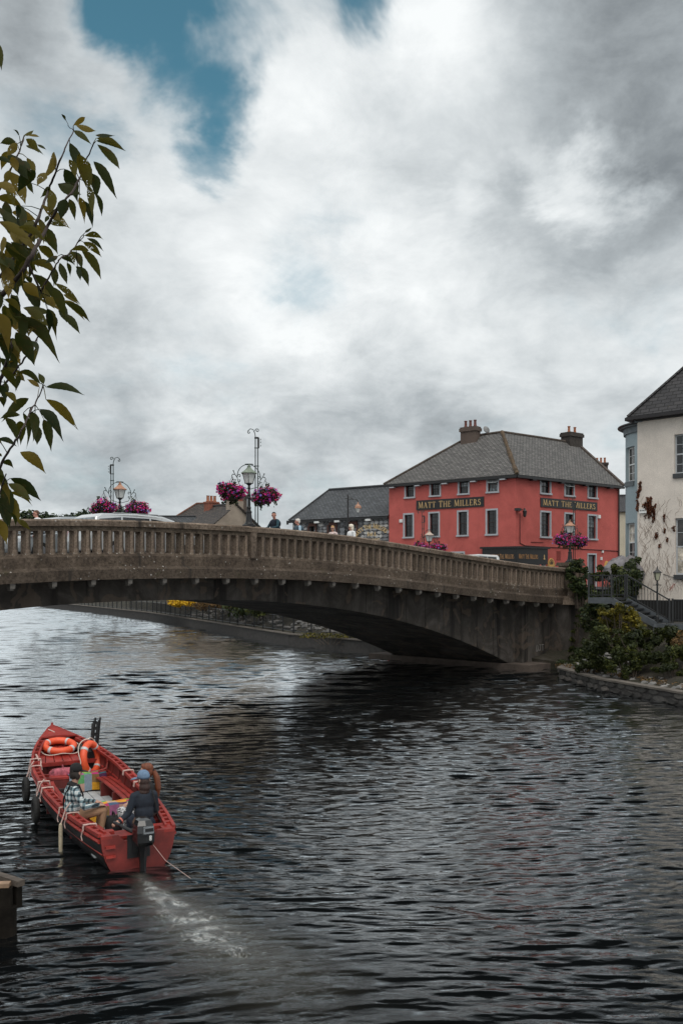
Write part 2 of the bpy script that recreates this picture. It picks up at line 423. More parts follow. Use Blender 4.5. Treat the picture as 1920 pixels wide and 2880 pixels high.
IRON_G = M('green_iron', (.018, .030, .028), .5, .25, 12, .15, 60)
COPPER = M('copper_roof', (.42, .22, .14), .5, .35, 6, .1, 30)
VERDI = M('verdigris_roof', (.20, .24, .19), .6, .35, 6, .1, 30)
FROST = M('frosted_lantern_glass', (.66, .68, .66), .25, .08, 6, .02, 30)
GOLD = M('gold_letters', (.62, .42, .19), .45, .15, 8, .02, 30)
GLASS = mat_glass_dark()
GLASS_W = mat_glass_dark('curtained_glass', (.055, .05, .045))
STONE = mat_islands('bank_stone', [(0, (.10, .10, .10)), (.5, (.17, .165, .16)), (1, (.24, .23, .22))], .9)
ASPH = M('asphalt', (.05, .05, .052), .9, .25, 6, .3, 60)
PAVE = M('footway_concrete', (.20, .19, .18), .9, .2, 4, .2, 40)
# ------------------------------------------------------------------ water
def wake_path():
    return [on_z(392, 2462, 0), on_z(440, 2515, 0), on_z(500, 2560, 0), on_z(585, 2618, 0), on_z(690, 2690, 0), on_z(810, 2770, 0), on_z(960, 2860, 0)]

def make_water():
    rows = np.concatenate([7.0 * (42 / 7.0) ** np.linspace(0, 1, 680), 42 * (170 / 42.0) ** np.linspace(0, 1, 520)[1:], 170 * (340 / 170.0) ** np.linspace(0, 1, 50)[1:]])
    q = np.concatenate([np.linspace(-1.6, -.47, 26)[:-1], np.linspace(-.47, .47, 330), np.linspace(.47, 1.6, 26)[1:]])
    Yg = rows[:, None] * np.ones_like(q)[None]; Xg = rows[:, None] * q[None]
    rng = np.random.default_rng(5)
    H = np.zeros_like(Xg); sp = np.gradient(rows)[:, None]
    N = 110
    lam = 0.11 * (0.62 / 0.11) ** rng.random(N)
    ang = np.where(rng.random(N) < .75, rng.normal(-0.12, 0.20, N), rng.normal(0.30, 0.28, N))
    slope = 0.0275 * (lam / 0.35) ** -0.10
    # slow drift of crest lines keeps them from being perfectly straight
    wx = 0.25 * np.sin(0.55 * Xg + 0.3 * Yg) + 0.2 * np.sin(0.21 * Xg - 0.47 * Yg + 1.3)
    wy = 0.22 * np.sin(0.4 * Xg - 0.33 * Yg + .7) + 0.16 * np.sin(0.83 * Xg + .5 * Yg)
    gust = 0.72 + 0.28 * np.sin(0.33 * Xg + 0.9 + 0.8 * np.sin(.2 * Yg)) * np.sin(0.29 * Yg + 0.4 + .6 * np.sin(.31 * Xg))
    for i in range(N):
        k = 2 * math.pi / lam[i]; kx, ky = k * math.sin(ang[i]), k * math.cos(ang[i])
        fade = np.clip((lam[i] / sp - 2.6) / 2.0, 0, 1)
        ph = kx * (Xg + wx) + ky * (Yg + wy) + rng.random() * 6.283
        H += fade * slope[i] / k * (np.cos(ph) + 0.28 * np.cos(2 * ph)) * gust
    far = np.clip((Yg - 22) / 16, 0, 1)
    for i in range(60):
        lm = 0.7 * (2.6 / 0.7) ** rng.random(); k = 2 * math.pi / lm; a_ = rng.normal(-.05, .3)
        fade = np.clip((lm / sp - 2.6) / 2.0, 0, 1); ph = k * math.sin(a_) * (Xg + wx * 2) + k * math.cos(a_) * (Yg + wy * 2) + rng.random() * 6.283
        H += far * fade * 0.018 / k * (np.cos(ph) + .25 * np.cos(2 * ph))
    # the boat's wake: two arms of short waves behind the stern and churned water between
    st = np.array([-3.05, 13.85]); dr = np.array([0.46, -0.888])      # astern
    a = (Xg - st[0]) * dr[0] + (Yg - st[1]) * dr[1]; bq = (Xg - st[0]) * -dr[1] + (Yg - st[1]) * dr[0]
    aft = np.clip((a + 4.5) / 1.5, 0, 1)
    for sgn in (-1, 1):
        e = sgn * bq - (0.36 * (a + 4.5) + 0.35)
        H += 0.013 * aft * np.exp(-(e / 0.9) ** 2) * np.cos(7.5 * e + 0.6 * a)
    # foam amount along the churned track
    P = wake_path(); foam = np.zeros_like(Xg)
    for i in range(len(P) - 1):
        p0, p1 = np.array(P[i][:2]), np.array(P[i + 1][:2]); d = p1 - p0; L2 = (d * d).sum()
        t = np.clip(((Xg - p0[0]) * d[0] + (Yg - p0[1]) * d[1]) / L2, 0, 1)
        dist = np.hypot(Xg - p0[0] - t * d[0], Yg - p0[1] - t * d[1])
        w = 0.13 + 0.17 * (i + t); amp = [0.75, 1.0, 1.0, .92, .75, .5][i] * (1 - t) + [1.0, 1.0, .92, .75, .5, .2][i] * t
        foam = np.maximum(foam, amp * np.exp(-(dist / w) ** 2))
    V = np.stack([Xg, Yg - 2.0 * H * np.clip((70 - Yg) / 40, 0.3, 1), H], -1)        # crests lean, backs stay flat
    V = V.reshape(-1, 3)
    nr, nc = Xg.shape; idx = np.arange(nr * nc).reshape(nr, nc)
    Fq = np.stack([idx[:-1, :-1], idx[:-1, 1:], idx[1:, 1:], idx[1:, :-1]], -1).reshape(-1, 4)
    # a plain sheet carries the river on behind and beside
    big = np.array([[-600, -80, -.12], [600, -80, -.12], [600, 900, -.12], [-600, 900, -.12]])
    Fq = np.vstack([Fq, [[len(V) + i for i in range(4)]]]); V = np.vstack([V, big])
    m, nt, b = new_mat('river_water'); L = nt.links.new
    g = nt.nodes.new('ShaderNodeNewGeometry')
    mp = nd(nt, 'ShaderNodeMapping'); mp.inputs['Scale'].default_value = (0.55, 1.5, 1); mp.inputs['Rotation'].default_value = (0, 0, R(-6)); L(g.outputs['Position'], mp.inputs[0])
    n1 = tex_noise(nt, mp.outputs[0], 4.2, 4, 0.55, 0.5); n2 = tex_noise(nt, mp.outputs[0], 1.1, 3, 0.5, 0.4)
    at_ = nd(nt, 'ShaderNodeAttribute', attribute_name='foam')
    ch = tex_noise(nt, g.outputs['Position'], 17, 6, 0.7, 0.8)
    h = math_n(nt, 'ADD', math_n(nt, 'MULTIPLY', n1, 0.016), math_n(nt, 'MULTIPLY', n2, 0.018))
    h = math_n(nt, 'ADD', h, math_n(nt, 'MULTIPLY', math_n(nt, 'MULTIPLY', ch, at_.outputs['Fac']), 0.045))
    sy = nt.nodes.new('ShaderNodeSeparateXYZ'); L(g.outputs['Position'], sy.inputs[0])
    mf = nd(nt, 'ShaderNodeMapping'); mf.inputs['Scale'].default_value = (0.35, 1.0, 1); mf.inputs['Rotation'].default_value = (0, 0, R(8)); L(g.outputs['Position'], mf.inputs[0])
    n3 = tex_noise(nt, mf.outputs[0], 2.0, 4, 0.55, 0.4)
    h = math_n(nt, 'ADD', h, math_n(nt, 'MULTIPLY', math_n(nt, 'MULTIPLY', n3, smooth(nt, sy.outputs[1], 24, 60)), 0.05))
    bp = nd(nt, 'ShaderNodeBump', i_Strength=0.9, i_Distance=1.0); L(h, bp.inputs['Height'])
    ch2 = tex_noise(nt, g.outputs['Position'], 10.0, 8, 0.74, 1.0)
    fm = math_n(nt, 'MULTIPLY', smooth(nt, math_n(nt, 'MULTIPLY', ch2, at_.outputs['Fac']), 0.34, 0.56), smooth(nt, tex_noise(nt, g.outputs['Position'], 2.6, 3, .6, .8), .40, .62))
    murk = math_n(nt, 'MULTIPLY', smooth(nt, at_.outputs['Fac'], 0.05, 0.9), 0.36)
    col = mixc(nt, murk, (.0035, .0042, .0046), (.120, .115, .092)); col = mixc(nt, fm, col, (.50, .51, .49))
    # dark body of the river under a mirror surface whose strength follows Fresnel
    df = nt.nodes.new('ShaderNodeBsdfDiffuse'); L(col, df.inputs['Color']); L(bp.outputs[0], df.inputs['Normal'])
    gs = nt.nodes.new('ShaderNodeBsdfGlossy'); L(bp.outputs[0], gs.inputs['Normal']); gs.inputs['Color'].default_value = (.97, 1.0, 1.02, 1)
    L(math_n(nt, 'ADD', math_n(nt, 'MULTIPLY', at_.outputs['Fac'], 0.25), 0.045), gs.inputs['Roughness'])
    fn = nd(nt, 'ShaderNodeFresnel', i_IOR=1.40); L(bp.outputs[0], fn.inputs['Normal'])
    fac = math_n(nt, 'SUBTRACT', math_n(nt, 'MULTIPLY', fn.outputs[0], 2.7), 0.17, True)
    mw = nt.nodes.new('ShaderNodeMixShader'); L(fac, mw.inputs[0]); L(df.outputs[0], mw.inputs[1]); L(gs.outputs[0], mw.inputs[2]); L(mw.outputs[0], nt.nodes['Material Output'].inputs[0]); nt.nodes.remove(b)
    me = np_mesh('water', V, Fq, m, True)
    A = me.attributes.new('foam', 'FLOAT', 'POINT'); A.data.foreach_set('value', np.concatenate([foam.ravel(), np.zeros(4)]).astype(np.float32))
    tag(inst('water', me), kind='structure')
make_water()

# ------------------------------------------------------------------ ground and river banks
BANK = [(22.0, 2.0), (16.5, 17.0), (11.75, 31.0), (10.0, 36.0), (9.5, 40.2), (10.9, 43.6), (8.9, 45.6), (5.6, 48.9), (1.9, 53.0), (-3.4, 60.0), (-20.5, 99.0), (-37.5, 130.0), (-70, 185.0), (-160, 330)]

def bank_mesh():
    pts = []
    for i in range(len(BANK) - 1):                         # resample
        a, b = Vector(BANK[i]), Vector(BANK[i + 1]); n = max(1, int((b - a).length / (0.7 if i in (2, 3, 4, 5, 6, 7, 8) else 6)))
        pts += [a.lerp(b, k / n) for k in range(n)]
    pts.append(Vector(BANK[-1]))
    prof_near = [(.1, -.6), (.1, .30), (.6, .38), (1.2, .48), (1.9, .70), (2.5, 1.0), (3.1, 1.4), (3.7, 1.8), (4.4, 2.15), (5.8, 2.25), (9, 2.4), (14, 3.3)]
    prof_far = [(.1, -.6), (.1, .66), (.5, .70), (1.2, .82), (2.2, 1.25), (3.2, 1.75), (4.2, 2.3), (5.2, 2.9), (6.2, 3.5), (7.0, 3.76), (9, 3.80), (14, 3.80)]
    V = []; n = len(prof_near)
    for i, p in enumerate(pts):
        d = (pts[min(i + 1, len(pts) - 1)] - pts[max(i - 1, 0)]).normalized(); nr = Vector((d.y, -d.x))
        t = min(1, max(0, (p.y - 43.5) / 4.0))
        for j in range(n):
            s = prof_near[j][0] * (1 - t) + prof_far[j][0] * t; z = prof_near[j][1] * (1 - t) + prof_far[j][1] * t
            if 2 < j < n - 2: z += random.uniform(-.09, .09); s += random.uniform(-.1, .1)
            q = p + nr * s; V.append((q.x, q.y, z))
    m = len(pts); Fc = [(i * n + j, (i + 1) * n + j, (i + 1) * n + j + 1, i * n + j + 1) for i in range(m - 1) for j in range(n - 1)]
    mb = MB(); mb.add(V, Fc)
    mt, nt, b = new_mat('bank_earth'); co = objco(nt)
    col = ramp(nt, tex_noise(nt, co, 1.1, 7, 0.7), [(0.3, (.014, .017, .007)), (0.5, (.032, .027, .017)), (0.65, (.055, .048, .038)), (0.8, (.10, .092, .085))])
    nt.links.new(col, b.inputs['Base Color']); b.inputs['Roughness'].default_value = .95; add_bump(nt, b, tex_noise(nt, co, 9, 6, .7), .8, .08)
    o = mb.build('riverbank', mt); tag(o, kind='structure'); return pts
BPTS = bank_mesh()

GRASS_G = M('far_ground', (.07, .08, .045), .95, .3, .2, .2, 3)
g = MB()
g.poly([(14.5, 46.5, 3.79), (60, 30, 3.79), (700, 30, 3.79), (700, 1200, 3.79), (-500, 1200, 3.79), (-150, 340, 3.79), (-30, 135, 3.79), (-13, 103, 3.79), (4, 66, 3.79), (9.2, 58.6, 3.79)])
tag(g.build('ground', GRASS_G), kind='structure')
g = MB(); g.poly([(-4.6, -1.5, 2.6), (6, -12, 2.6), (6, -60, 2.6), (-400, -60, 2.6), (-400, 400, 2.6), (-330, 330, 2.6), (-60, 56, 2.6), (-19.5, 15.5, 2.6)])
tag(g.build('ground', GRASS_G), kind='structure')
g = MB()
for a, b_ in (((-4.6, -1.5), (-19.5, 15.5)), ((-19.5, 15.5), (-60, 56)), ((6, -12), (-4.6, -1.5))):
    g.quad((*a, -1), (*b_, -1), (*b_, 2.6), (*a, 2.6))
tag(g.build('embankment_wall', CONC), 'grey concrete embankment wall of the left river bank', 'wall')
# street in front of the pub
g = MB(); g.poly([(10.9, 47.2, 3.80), (13.8, 47.6, 3.80), (30, 63, 3.80), (24, 70, 3.80), (11.0, 59.4, 3.80), (2.0, 66.6, 3.80), (-8, 72, 3.80), (-3, 66, 3.80), (4.8, 53.2, 3.80)])
tag(g.build('road', ASPH), kind='structure')

# ------------------------------------------------------------------ bridge
BR0 = Vector((-9.0, 26.0, 0)); BRZ = math.atan2(.711, .703)
UC = 6.2
_du = [0, 2, 4.2, 7.3, 10.7, 15.2, 19.7, 22.4, 25.5, 30]; _hz = [1.845, 1.83, 1.785, 1.65, 1.385, 1.02, .70, .585, .53, .48]
_ua = [0, 4.5, 7.2, 11.6, 15.5, 17.8, 20.4]; _za = [3.63, 3.50, 3.27, 2.60, 1.70, .90, .02]
_cu = np.polyfit(_du, _hz, 5)
def rail(u):
    d = abs(u - UC); return HC + (np.interp(d, _du, _hz) * .4 + np.polyval(_cu, min(d, 27)) * .6)
_ci = np.polyfit(_ua, _za, 3)
def intrados(u): d = abs(u - 5.5); return float(np.polyval(_ci, min(d, 20.6)))
def bridge_pt(u, v, z=0.0):
    return Vector((BR0.x + .703 * u - .711 * v, BR0.y + .711 * u + .703 * v, z))
def bridge_uv(p):
    d = Vector((p[0], p[1], 0)) - BR0; return d.x * .703 + d.y * .711, -d.x * .711 + d.y * .703
W_BR = 9.3
U0, U1 = -16.0, 28.9
def make_bridge():
    br = thing('road_bridge', 'weathered concrete arch bridge with baluster parapets spanning the river', 'bridge', BR0, BRZ)
    us = list(np.linspace(U0, U1, 91))
    b = MB()                                                     # deck slab and carriageway
    b.sweep(lambda u: [(u, .25, rail(u) - 1.75), (u, W_BR - .25, rail(u) - 1.75), (u, W_BR - .25, rail(u) - 1.18), (u, .25, rail(u) - 1.18)], us)
    b.build('deck', ASPH, br)
    for v0, v1 in ((.26, 1.9), (W_BR - 1.9, W_BR - .26)):
        b = MB(); b.sweep(lambda u: [(u, v0, rail(u) - 1.17), (u, v1, rail(u) - 1.17), (u, v1, rail(u) - 1.05), (u, v0, rail(u) - 1.05)], us); b.build('footway', PAVE, br)
    for side in (0, 1):
        def vv(v): return v if side == 0 else W_BR - v
        b = MB(); b.sweep(lambda u: [(u, vv(-.16), rail(u) - .20), (u, vv(-.19), rail(u) - .05), (u, vv(-.12), rail(u)), (u, vv(.28), rail(u) + .01), (u, vv(.36), rail(u) - .05), (u, vv(.33), rail(u) - .20)], us)
        b.build('coping', CONC, br)
        b = MB(); b.sweep(lambda u: [(u, vv(-.07), rail(u) - .34), (u, vv(-.07), rail(u) - .197), (u, vv(.24), rail(u) - .197), (u, vv(.24), rail(u) - .34)], us); b.build('rail_beam', CONC, br)
        # plinth with sloping top, then the fascia below it
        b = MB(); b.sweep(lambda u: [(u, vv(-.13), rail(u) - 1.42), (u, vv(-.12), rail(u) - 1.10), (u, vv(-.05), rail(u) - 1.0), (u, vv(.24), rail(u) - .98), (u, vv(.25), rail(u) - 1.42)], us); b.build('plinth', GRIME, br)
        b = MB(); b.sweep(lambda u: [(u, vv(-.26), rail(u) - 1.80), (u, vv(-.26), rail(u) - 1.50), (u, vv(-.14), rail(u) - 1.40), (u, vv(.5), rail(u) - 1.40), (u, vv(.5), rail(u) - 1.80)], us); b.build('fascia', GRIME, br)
        # balusters
        bm = MB(); w, dp = .076, .15
        prof = [(-.0, w + .012), (.06, w), (.62, w - .006), (.72, w + .014)]
        vs = []; 
        for z, ww in prof: vs += [(-ww, -dp, z), (-.03, -dp - .012, z), (.03, -dp - .012, z), (ww, -dp, z), (ww, dp, z), (-ww, dp, z)]
        fs = [(i * 6 + j, i * 6 + (j + 1) % 6, (i + 1) * 6 + (j + 1) % 6, (i + 1) * 6 + j) for i in range(3) for j in range(6)] + [(5, 4, 3, 2, 1, 0), (18, 19, 20, 21, 22, 23)]
        bm.add(vs, fs); me = bm.mesh('baluster', BALC)
        u = U0 + .3
        while u < U1 - .1:
            inst('baluster', me, br, (u + random.uniform(-.006, .006), vv(.085), rail(u) - 1.035), (0, 0, (0 if side == 0 else math.pi) + random.uniform(-.015, .015)), (random.uniform(.95, 1.06), 1, 1))
            u += .378
        bk = MB(); bk.box((0, 0, 0), (.14, .22, .15), taper=1.1); bk.box((0, .02, -.095), (.10, .16, .06)); mk = bk.mesh('bracket', M('pale_bracket', (.14, .128, .115), .9, .35, 6, .3, 30))
        u = U0 + .6
        while u < U1 - .4:
            inst('bracket', mk, br, (u, vv(-.09), rail(u) - 1.872), (0, 0, 0)); u += 1.255
        # spandrel wall, set back under the overhang
        ua = list(np.linspace(5.5 - 20.5, 5.5 + 20.5, 83))
        b = MB(); v0, v1 = (.95, 1.25) if side == 0 else (W_BR - 1.25, W_BR - .95)
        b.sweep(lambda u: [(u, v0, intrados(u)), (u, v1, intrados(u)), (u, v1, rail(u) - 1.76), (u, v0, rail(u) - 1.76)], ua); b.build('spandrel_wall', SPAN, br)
        # shallow pilaster strips on the spandrel
        for up in list(np.arange(15.2, 25.6, 1.255)):
            if up < 5.5 + 19.6:
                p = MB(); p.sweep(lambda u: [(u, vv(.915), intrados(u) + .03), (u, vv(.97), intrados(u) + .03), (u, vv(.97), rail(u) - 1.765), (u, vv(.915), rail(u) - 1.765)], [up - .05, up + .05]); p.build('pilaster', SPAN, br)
    # barrel of the arch
    ua = list(np.linspace(5.5 - 20.5, 5.5 + 20.5, 83))
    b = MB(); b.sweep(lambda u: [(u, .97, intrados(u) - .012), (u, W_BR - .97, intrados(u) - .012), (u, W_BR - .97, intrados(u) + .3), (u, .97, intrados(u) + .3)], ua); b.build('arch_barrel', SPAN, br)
    # abutments and end piers
    for (ua_, ub_) in ((25.75, 28.3), (-17.5, -14.7)):
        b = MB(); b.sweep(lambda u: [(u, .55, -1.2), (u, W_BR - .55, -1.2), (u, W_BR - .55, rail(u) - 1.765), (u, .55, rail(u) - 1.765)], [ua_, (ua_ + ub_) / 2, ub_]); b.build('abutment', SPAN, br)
        b = MB(); b.box(((ua_ + ub_) / 2 - .4, W_BR / 2, -.1), (3.6, W_BR + 1.0, .75)); b.build('footing', M('pale_footing', (.085, .066, .055), .95, .3, 3, .4, 20), br)
    for v in (.02, W_BR - .02):
        b = MB(); r0 = rail(28.9)
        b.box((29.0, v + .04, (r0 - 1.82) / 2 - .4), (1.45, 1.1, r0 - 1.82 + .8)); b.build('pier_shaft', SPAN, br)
        b = MB(); b.box((29.0, v, r0 - 1.68), (1.8, 1.5, .28), taper=.93); b.box((29.0, v, r0 - 1.48), (1.62, 1.3, .14), taper=.96); b.build('pier_ledge', CONC, br)
        b = MB(); b.sweep(lambda z: [(28.95 - .10 - .50 * max(0, (r0 - .7 - z)) ** 2 * .5, v - .42, z), (29.75, v - .42, z), (29.75, v + .42, z), (28.95 - .10 - .50 * max(0, (r0 - .7 - z)) ** 2 * .5, v + .42, z)], list(np.linspace(r0 - 1.41, r0 + .12, 8))); b.build('pier', CONC, br)
        b = MB(); b.box((29.3, v, r0 + .20), (1.1, 1.1, .17), taper=.9); b.build('pier_cap', CONC, br)
    # small lamp pedestals swelling out of the parapet
    for v in (-.02, W_BR + .02):
        b = MB(); b.sweep(lambda z: [(8.34 + x * 1.0, v + (1 if v < 1 else -1) * y, z) for x, y in ((-.11, -.17 - .1 * max(0, (z - rail(8.34) + .45)) * 1.2), (.11, -.17 - .1 * max(0, (z - rail(8.34) + .45)) * 1.2), (.11, .25), (-.11, .25))],
                          [rail(8.34) - 1.1, rail(8.34) - .8, rail(8.34) - .45, rail(8.34) - .21]); b.build('lamp_pedestal', CONC, br)
    # paint scrawl on the abutment
    s = MB(); z0 = .75
    for pts in ([(0, 0), (.02, .42), (.16, .36), (.2, .18), (.12, .02), (0, 0)], [(.3, .4), (.5, .4), (.42, .4), (.42, .1), (.34, .02), (.28, .1)], [(.58, .38), (.8, .4), (.69, .38), (.70, .02)]):
        s.tube([(27.0 + x * .8, .538, z0 + y * .8) for x, y in pts], .018, 4)
    s.build('graffiti', M('faint_paint', (.20, .19, .18), .9), br)
    return br
BRIDGE = make_bridge()
DECK = lambda u: rail(u) - 1.05
ROADZ = lambda u: rail(u) - 1.18
# ------------------------------------------------------------------ lettering (own serif capitals)
GL = {
 'M': (1.02, [(.10, 0, .17, 1, .05), (.17, 1, .50, .04, .13), (.50, .04, .82, 1, .05), (.82, 1, .90, 0, .12)], [(.02, .20, 0), (.80, 1.0, 0), (.06, .22, 1), (.76, .96, 1)]),
 'A': (.86, [(.10, 0, .42, 1, .055), (.40, 1, .74, 0, .13), (.20, .36, .62, .36, .05)], [(.0, .20, 0), (.60, .86, 0)]),
 'T': (.80, [(.40, 0, .40, 1, .125), (.04, .97, .76, .97, .06), (.06, .97, .04, .78, .045), (.74, .97, .76, .78, .045)], [(.26, .54, 0)]),
 'H': (.92, [(.16, 0, .16, 1, .12), (.76, 0, .76, 1, .12), (.16, .52, .76, .52, .055)], [(.03, .29, 0), (.63, .89, 0), (.03, .29, 1), (.63, .89, 1)]),
 'E': (.70, [(.16, 0, .16, 1, .12), (.16, .97, .60, .97, .055), (.16, .52, .50, .52, .05), (.16, .03, .64, .03, .055), (.60, .97, .61, .80, .045), (.63, .03, .66, .22, .045)], [(.03, .2, 0), (.03, .2, 1)]),
 'I': (.36, [(.18, 0, .18, 1, .125)], [(.04, .32, 0), (.04, .32, 1)]),
 'L': (.66, [(.16, 0, .16, 1, .12), (.16, .03, .60, .03, .06), (.60, .03, .63, .24, .05)], [(.03, .2, 0), (.03, .29, 1)]),
 'R': (.80, [(.16, 0, .16, 1, .12), ('arc', .16, .74, .40, .235, 90, -90, .09), (.36, .50, .74, 0, .12)], [(.03, .29, 0), (.03, .2, 1), (.64, .86, 0)]),
 'B': (.74, [(.16, 0, .16, 1, .12), ('arc', .16, .76, .36, .21, 90, -90, .09), ('arc', .16, .28, .44, .25, 90, -90, .10)], [(.03, .2, 0), (.03, .2, 1)]),
 'S': (.62, [('arc', .30, .75, .20, .215, 20, 270, .085), ('arc', .30, .27, .235, .245, 90, -160, .095)], []),
 'U': (.86, [(.16, .3, .16, 1, .12), ('arc', .42, .30, .27, .28, 180, 360, .085), (.69, .3, .69, 1, .07)], [(.03, .29, 1), (.58, .80, 1)]),
 'N': (.92, [(.14, 0, .14, 1, .055), (.14, 1, .76, .02, .13), (.77, 0, .77, 1, .055)], [(.03, .25, 0), (.02, .2, 1), (.66, .88, 1)]),
 'K': (.84, [(.16, 0, .16, 1, .12), (.18, .46, .64, 1, .06), (.34, .62, .74, 0, .12)], [(.03, .29, 0), (.03, .29, 1), (.52, .78, 1), (.62, .86, 0)]),
 'Y': (.80, [(.40, 0, .40, .48, .12), (.10, 1, .42, .46, .11), (.70, 1, .40, .46, .055)], [(.26, .54, 0), (.0, .22, 1), (.60, .80, 1)]),
 '&': (.86, [('arc', .36, .76, .16, .20, -40, 320, .07), ('arc', .32, .25, .25, .245, 60, 330, .09), (.24, .66, .76, .02, .10)], []),
 'O': (.9, [('arc', .44, .5, .36, .46, 0, 360, .10)], []), 'C': (.8, [('arc', .44, .5, .36, .46, 45, 315, .10)], []), 'D': (.86, [(.16, 0, .16, 1, .12), ('arc', .16, .5, .56, .47, 90, -90, .10)], []),
 ' ': (.42, [], []),
}
def glyph_quads(ch):
    adv, st, se = GL[ch]; qs = []
    def seg(x0, y0, x1, y1, w):
        dx, dy = x1 - x0, y1 - y0; L = math.hypot(dx, dy); nx, ny = -dy / L * w / 2, dx / L * w / 2
        qs.append([(x0 + nx, y0 + ny), (x0 - nx, y0 - ny), (x1 - nx, y1 - ny), (x1 + nx, y1 + ny)])
    for s in st:
        if s[0] == 'arc':
            _, cx, cy, rx, ry, a0, a1, w = s; n = 10
            P = [(cx + rx * math.cos(R(a0 + (a1 - a0) * i / n)), cy + ry * math.sin(R(a0 + (a1 - a0) * i / n))) for i in range(n + 1)]
            for p, q in zip(P, P[1:]): seg(*p, *q, w * (0.75 + 0.5 * abs((p[0] + q[0]) / 2 - cx) / max(rx, .01)))
        else: seg(*s)
    for x0, x1, top in se:
        y = .985 if top else .015
        qs.append([(x0, y - .018), (x1, y - .018), (x1, y + .018), (x0, y + .018)])
    return adv, qs
def text_width(t, track=.06): return sum(GL[c][0] + track for c in t) - track
def letters(parent, mat, t, place, h, sx=1.0, small=1.0, th=.02, track=.06):
    """place(x, y, out) -> point; x from the left edge in metres. First letters of words full height, the rest scaled by small; one part per letter."""
    x = 0.0; first = True; k = 0
    for ch in t:
        s = 1.0 if first else small; adv, qs = glyph_quads(ch); mb = MB()
        for i, q in enumerate(qs):
            o = .0008 * (k % 7); k += 1
            a = [place((x + p[0] * s) * h * sx, p[1] * h * s, 0) for p in q]; b = [place((x + p[0] * s) * h * sx, p[1] * h * s, th + o) for p in q]
            mb.add(a + b, [(0, 1, 2, 3), (7, 6, 5, 4), (0, 4, 5, 1), (1, 5, 6, 2), (2, 6, 7, 3), (3, 7, 4, 0)])
        if qs: mb.build('letter', mat, parent)
        x += adv * s + track; first = (ch == ' ')
    return x * h * sx

# ------------------------------------------------------------------ facades
class Frame:
    """A vertical plane: origin (relative to the thing), direction s along it, outward normal."""
    def __init__(self, o, d, n, world0):
        self.o = Vector(o); self.d = Vector((*d, 0)).normalized(); self.n = Vector((*n, 0)).normalized(); self.w = Vector(world0)
    def p(self, s, z, t=0.0): return self.o + self.d * s + self.n * t + Vector((0, 0, z))
    def s_at(self, px):
        q = (px - 960) / F; c = self.w + self.o
        return (q * c.y - c.x) / (self.d.x - q * self.d.y)
    def z_at(self, px, py):
        s = self.s_at(px); Y = (self.w + self.o + self.d * s).y; return HC + (YH - py) / F * Y - self.w.z - self.o.z

def fbox(mb, fr, a, b, z0, z1, t0, t1, mi=0):
    P = [fr.p(s, z, t) for z in (z0, z1) for s, t in ((a, t0), (b, t0), (b, t1), (a, t1))]
    mb.add(P, [(3, 2, 1, 0), (4, 5, 6, 7), (0, 1, 5, 4), (1, 2, 6, 5), (2, 3, 7, 6), (3, 0, 4, 7)], mi)

def wall_open(mb, fr, s0, s1, z0, z1, ops, depth=.22, sub=None):
    xs = sorted({s0, s1, *[x for o in ops for x in o[:2]]}); zs = sorted({z0, z1, *[x for o in ops for x in o[2:4]]})
    for a, b in zip(xs, xs[1:]):
        for c, d in zip(zs, zs[1:]):
            ms, mz = (a + b) / 2, (c + d) / 2
            if any(o[0] < ms < o[1] and o[2] < mz < o[3] for o in ops): continue
            mb.quad(fr.p(a, c), fr.p(b, c), fr.p(b, d), fr.p(a, d))
    for a, b, c, d in ops:
        mb.quad(fr.p(a, c), fr.p(a, d), fr.p(a, d, -depth), fr.p(a, c, -depth)); mb.quad(fr.p(b, c), fr.p(b, d), fr.p(b, d, -depth), fr.p(b, c, -depth))
        mb.quad(fr.p(a, d), fr.p(b, d), fr.p(b, d, -depth), fr.p(a, d, -depth)); mb.quad(fr.p(a, c), fr.p(b, c), fr.p(b, c, -depth), fr.p(a, c, -depth))

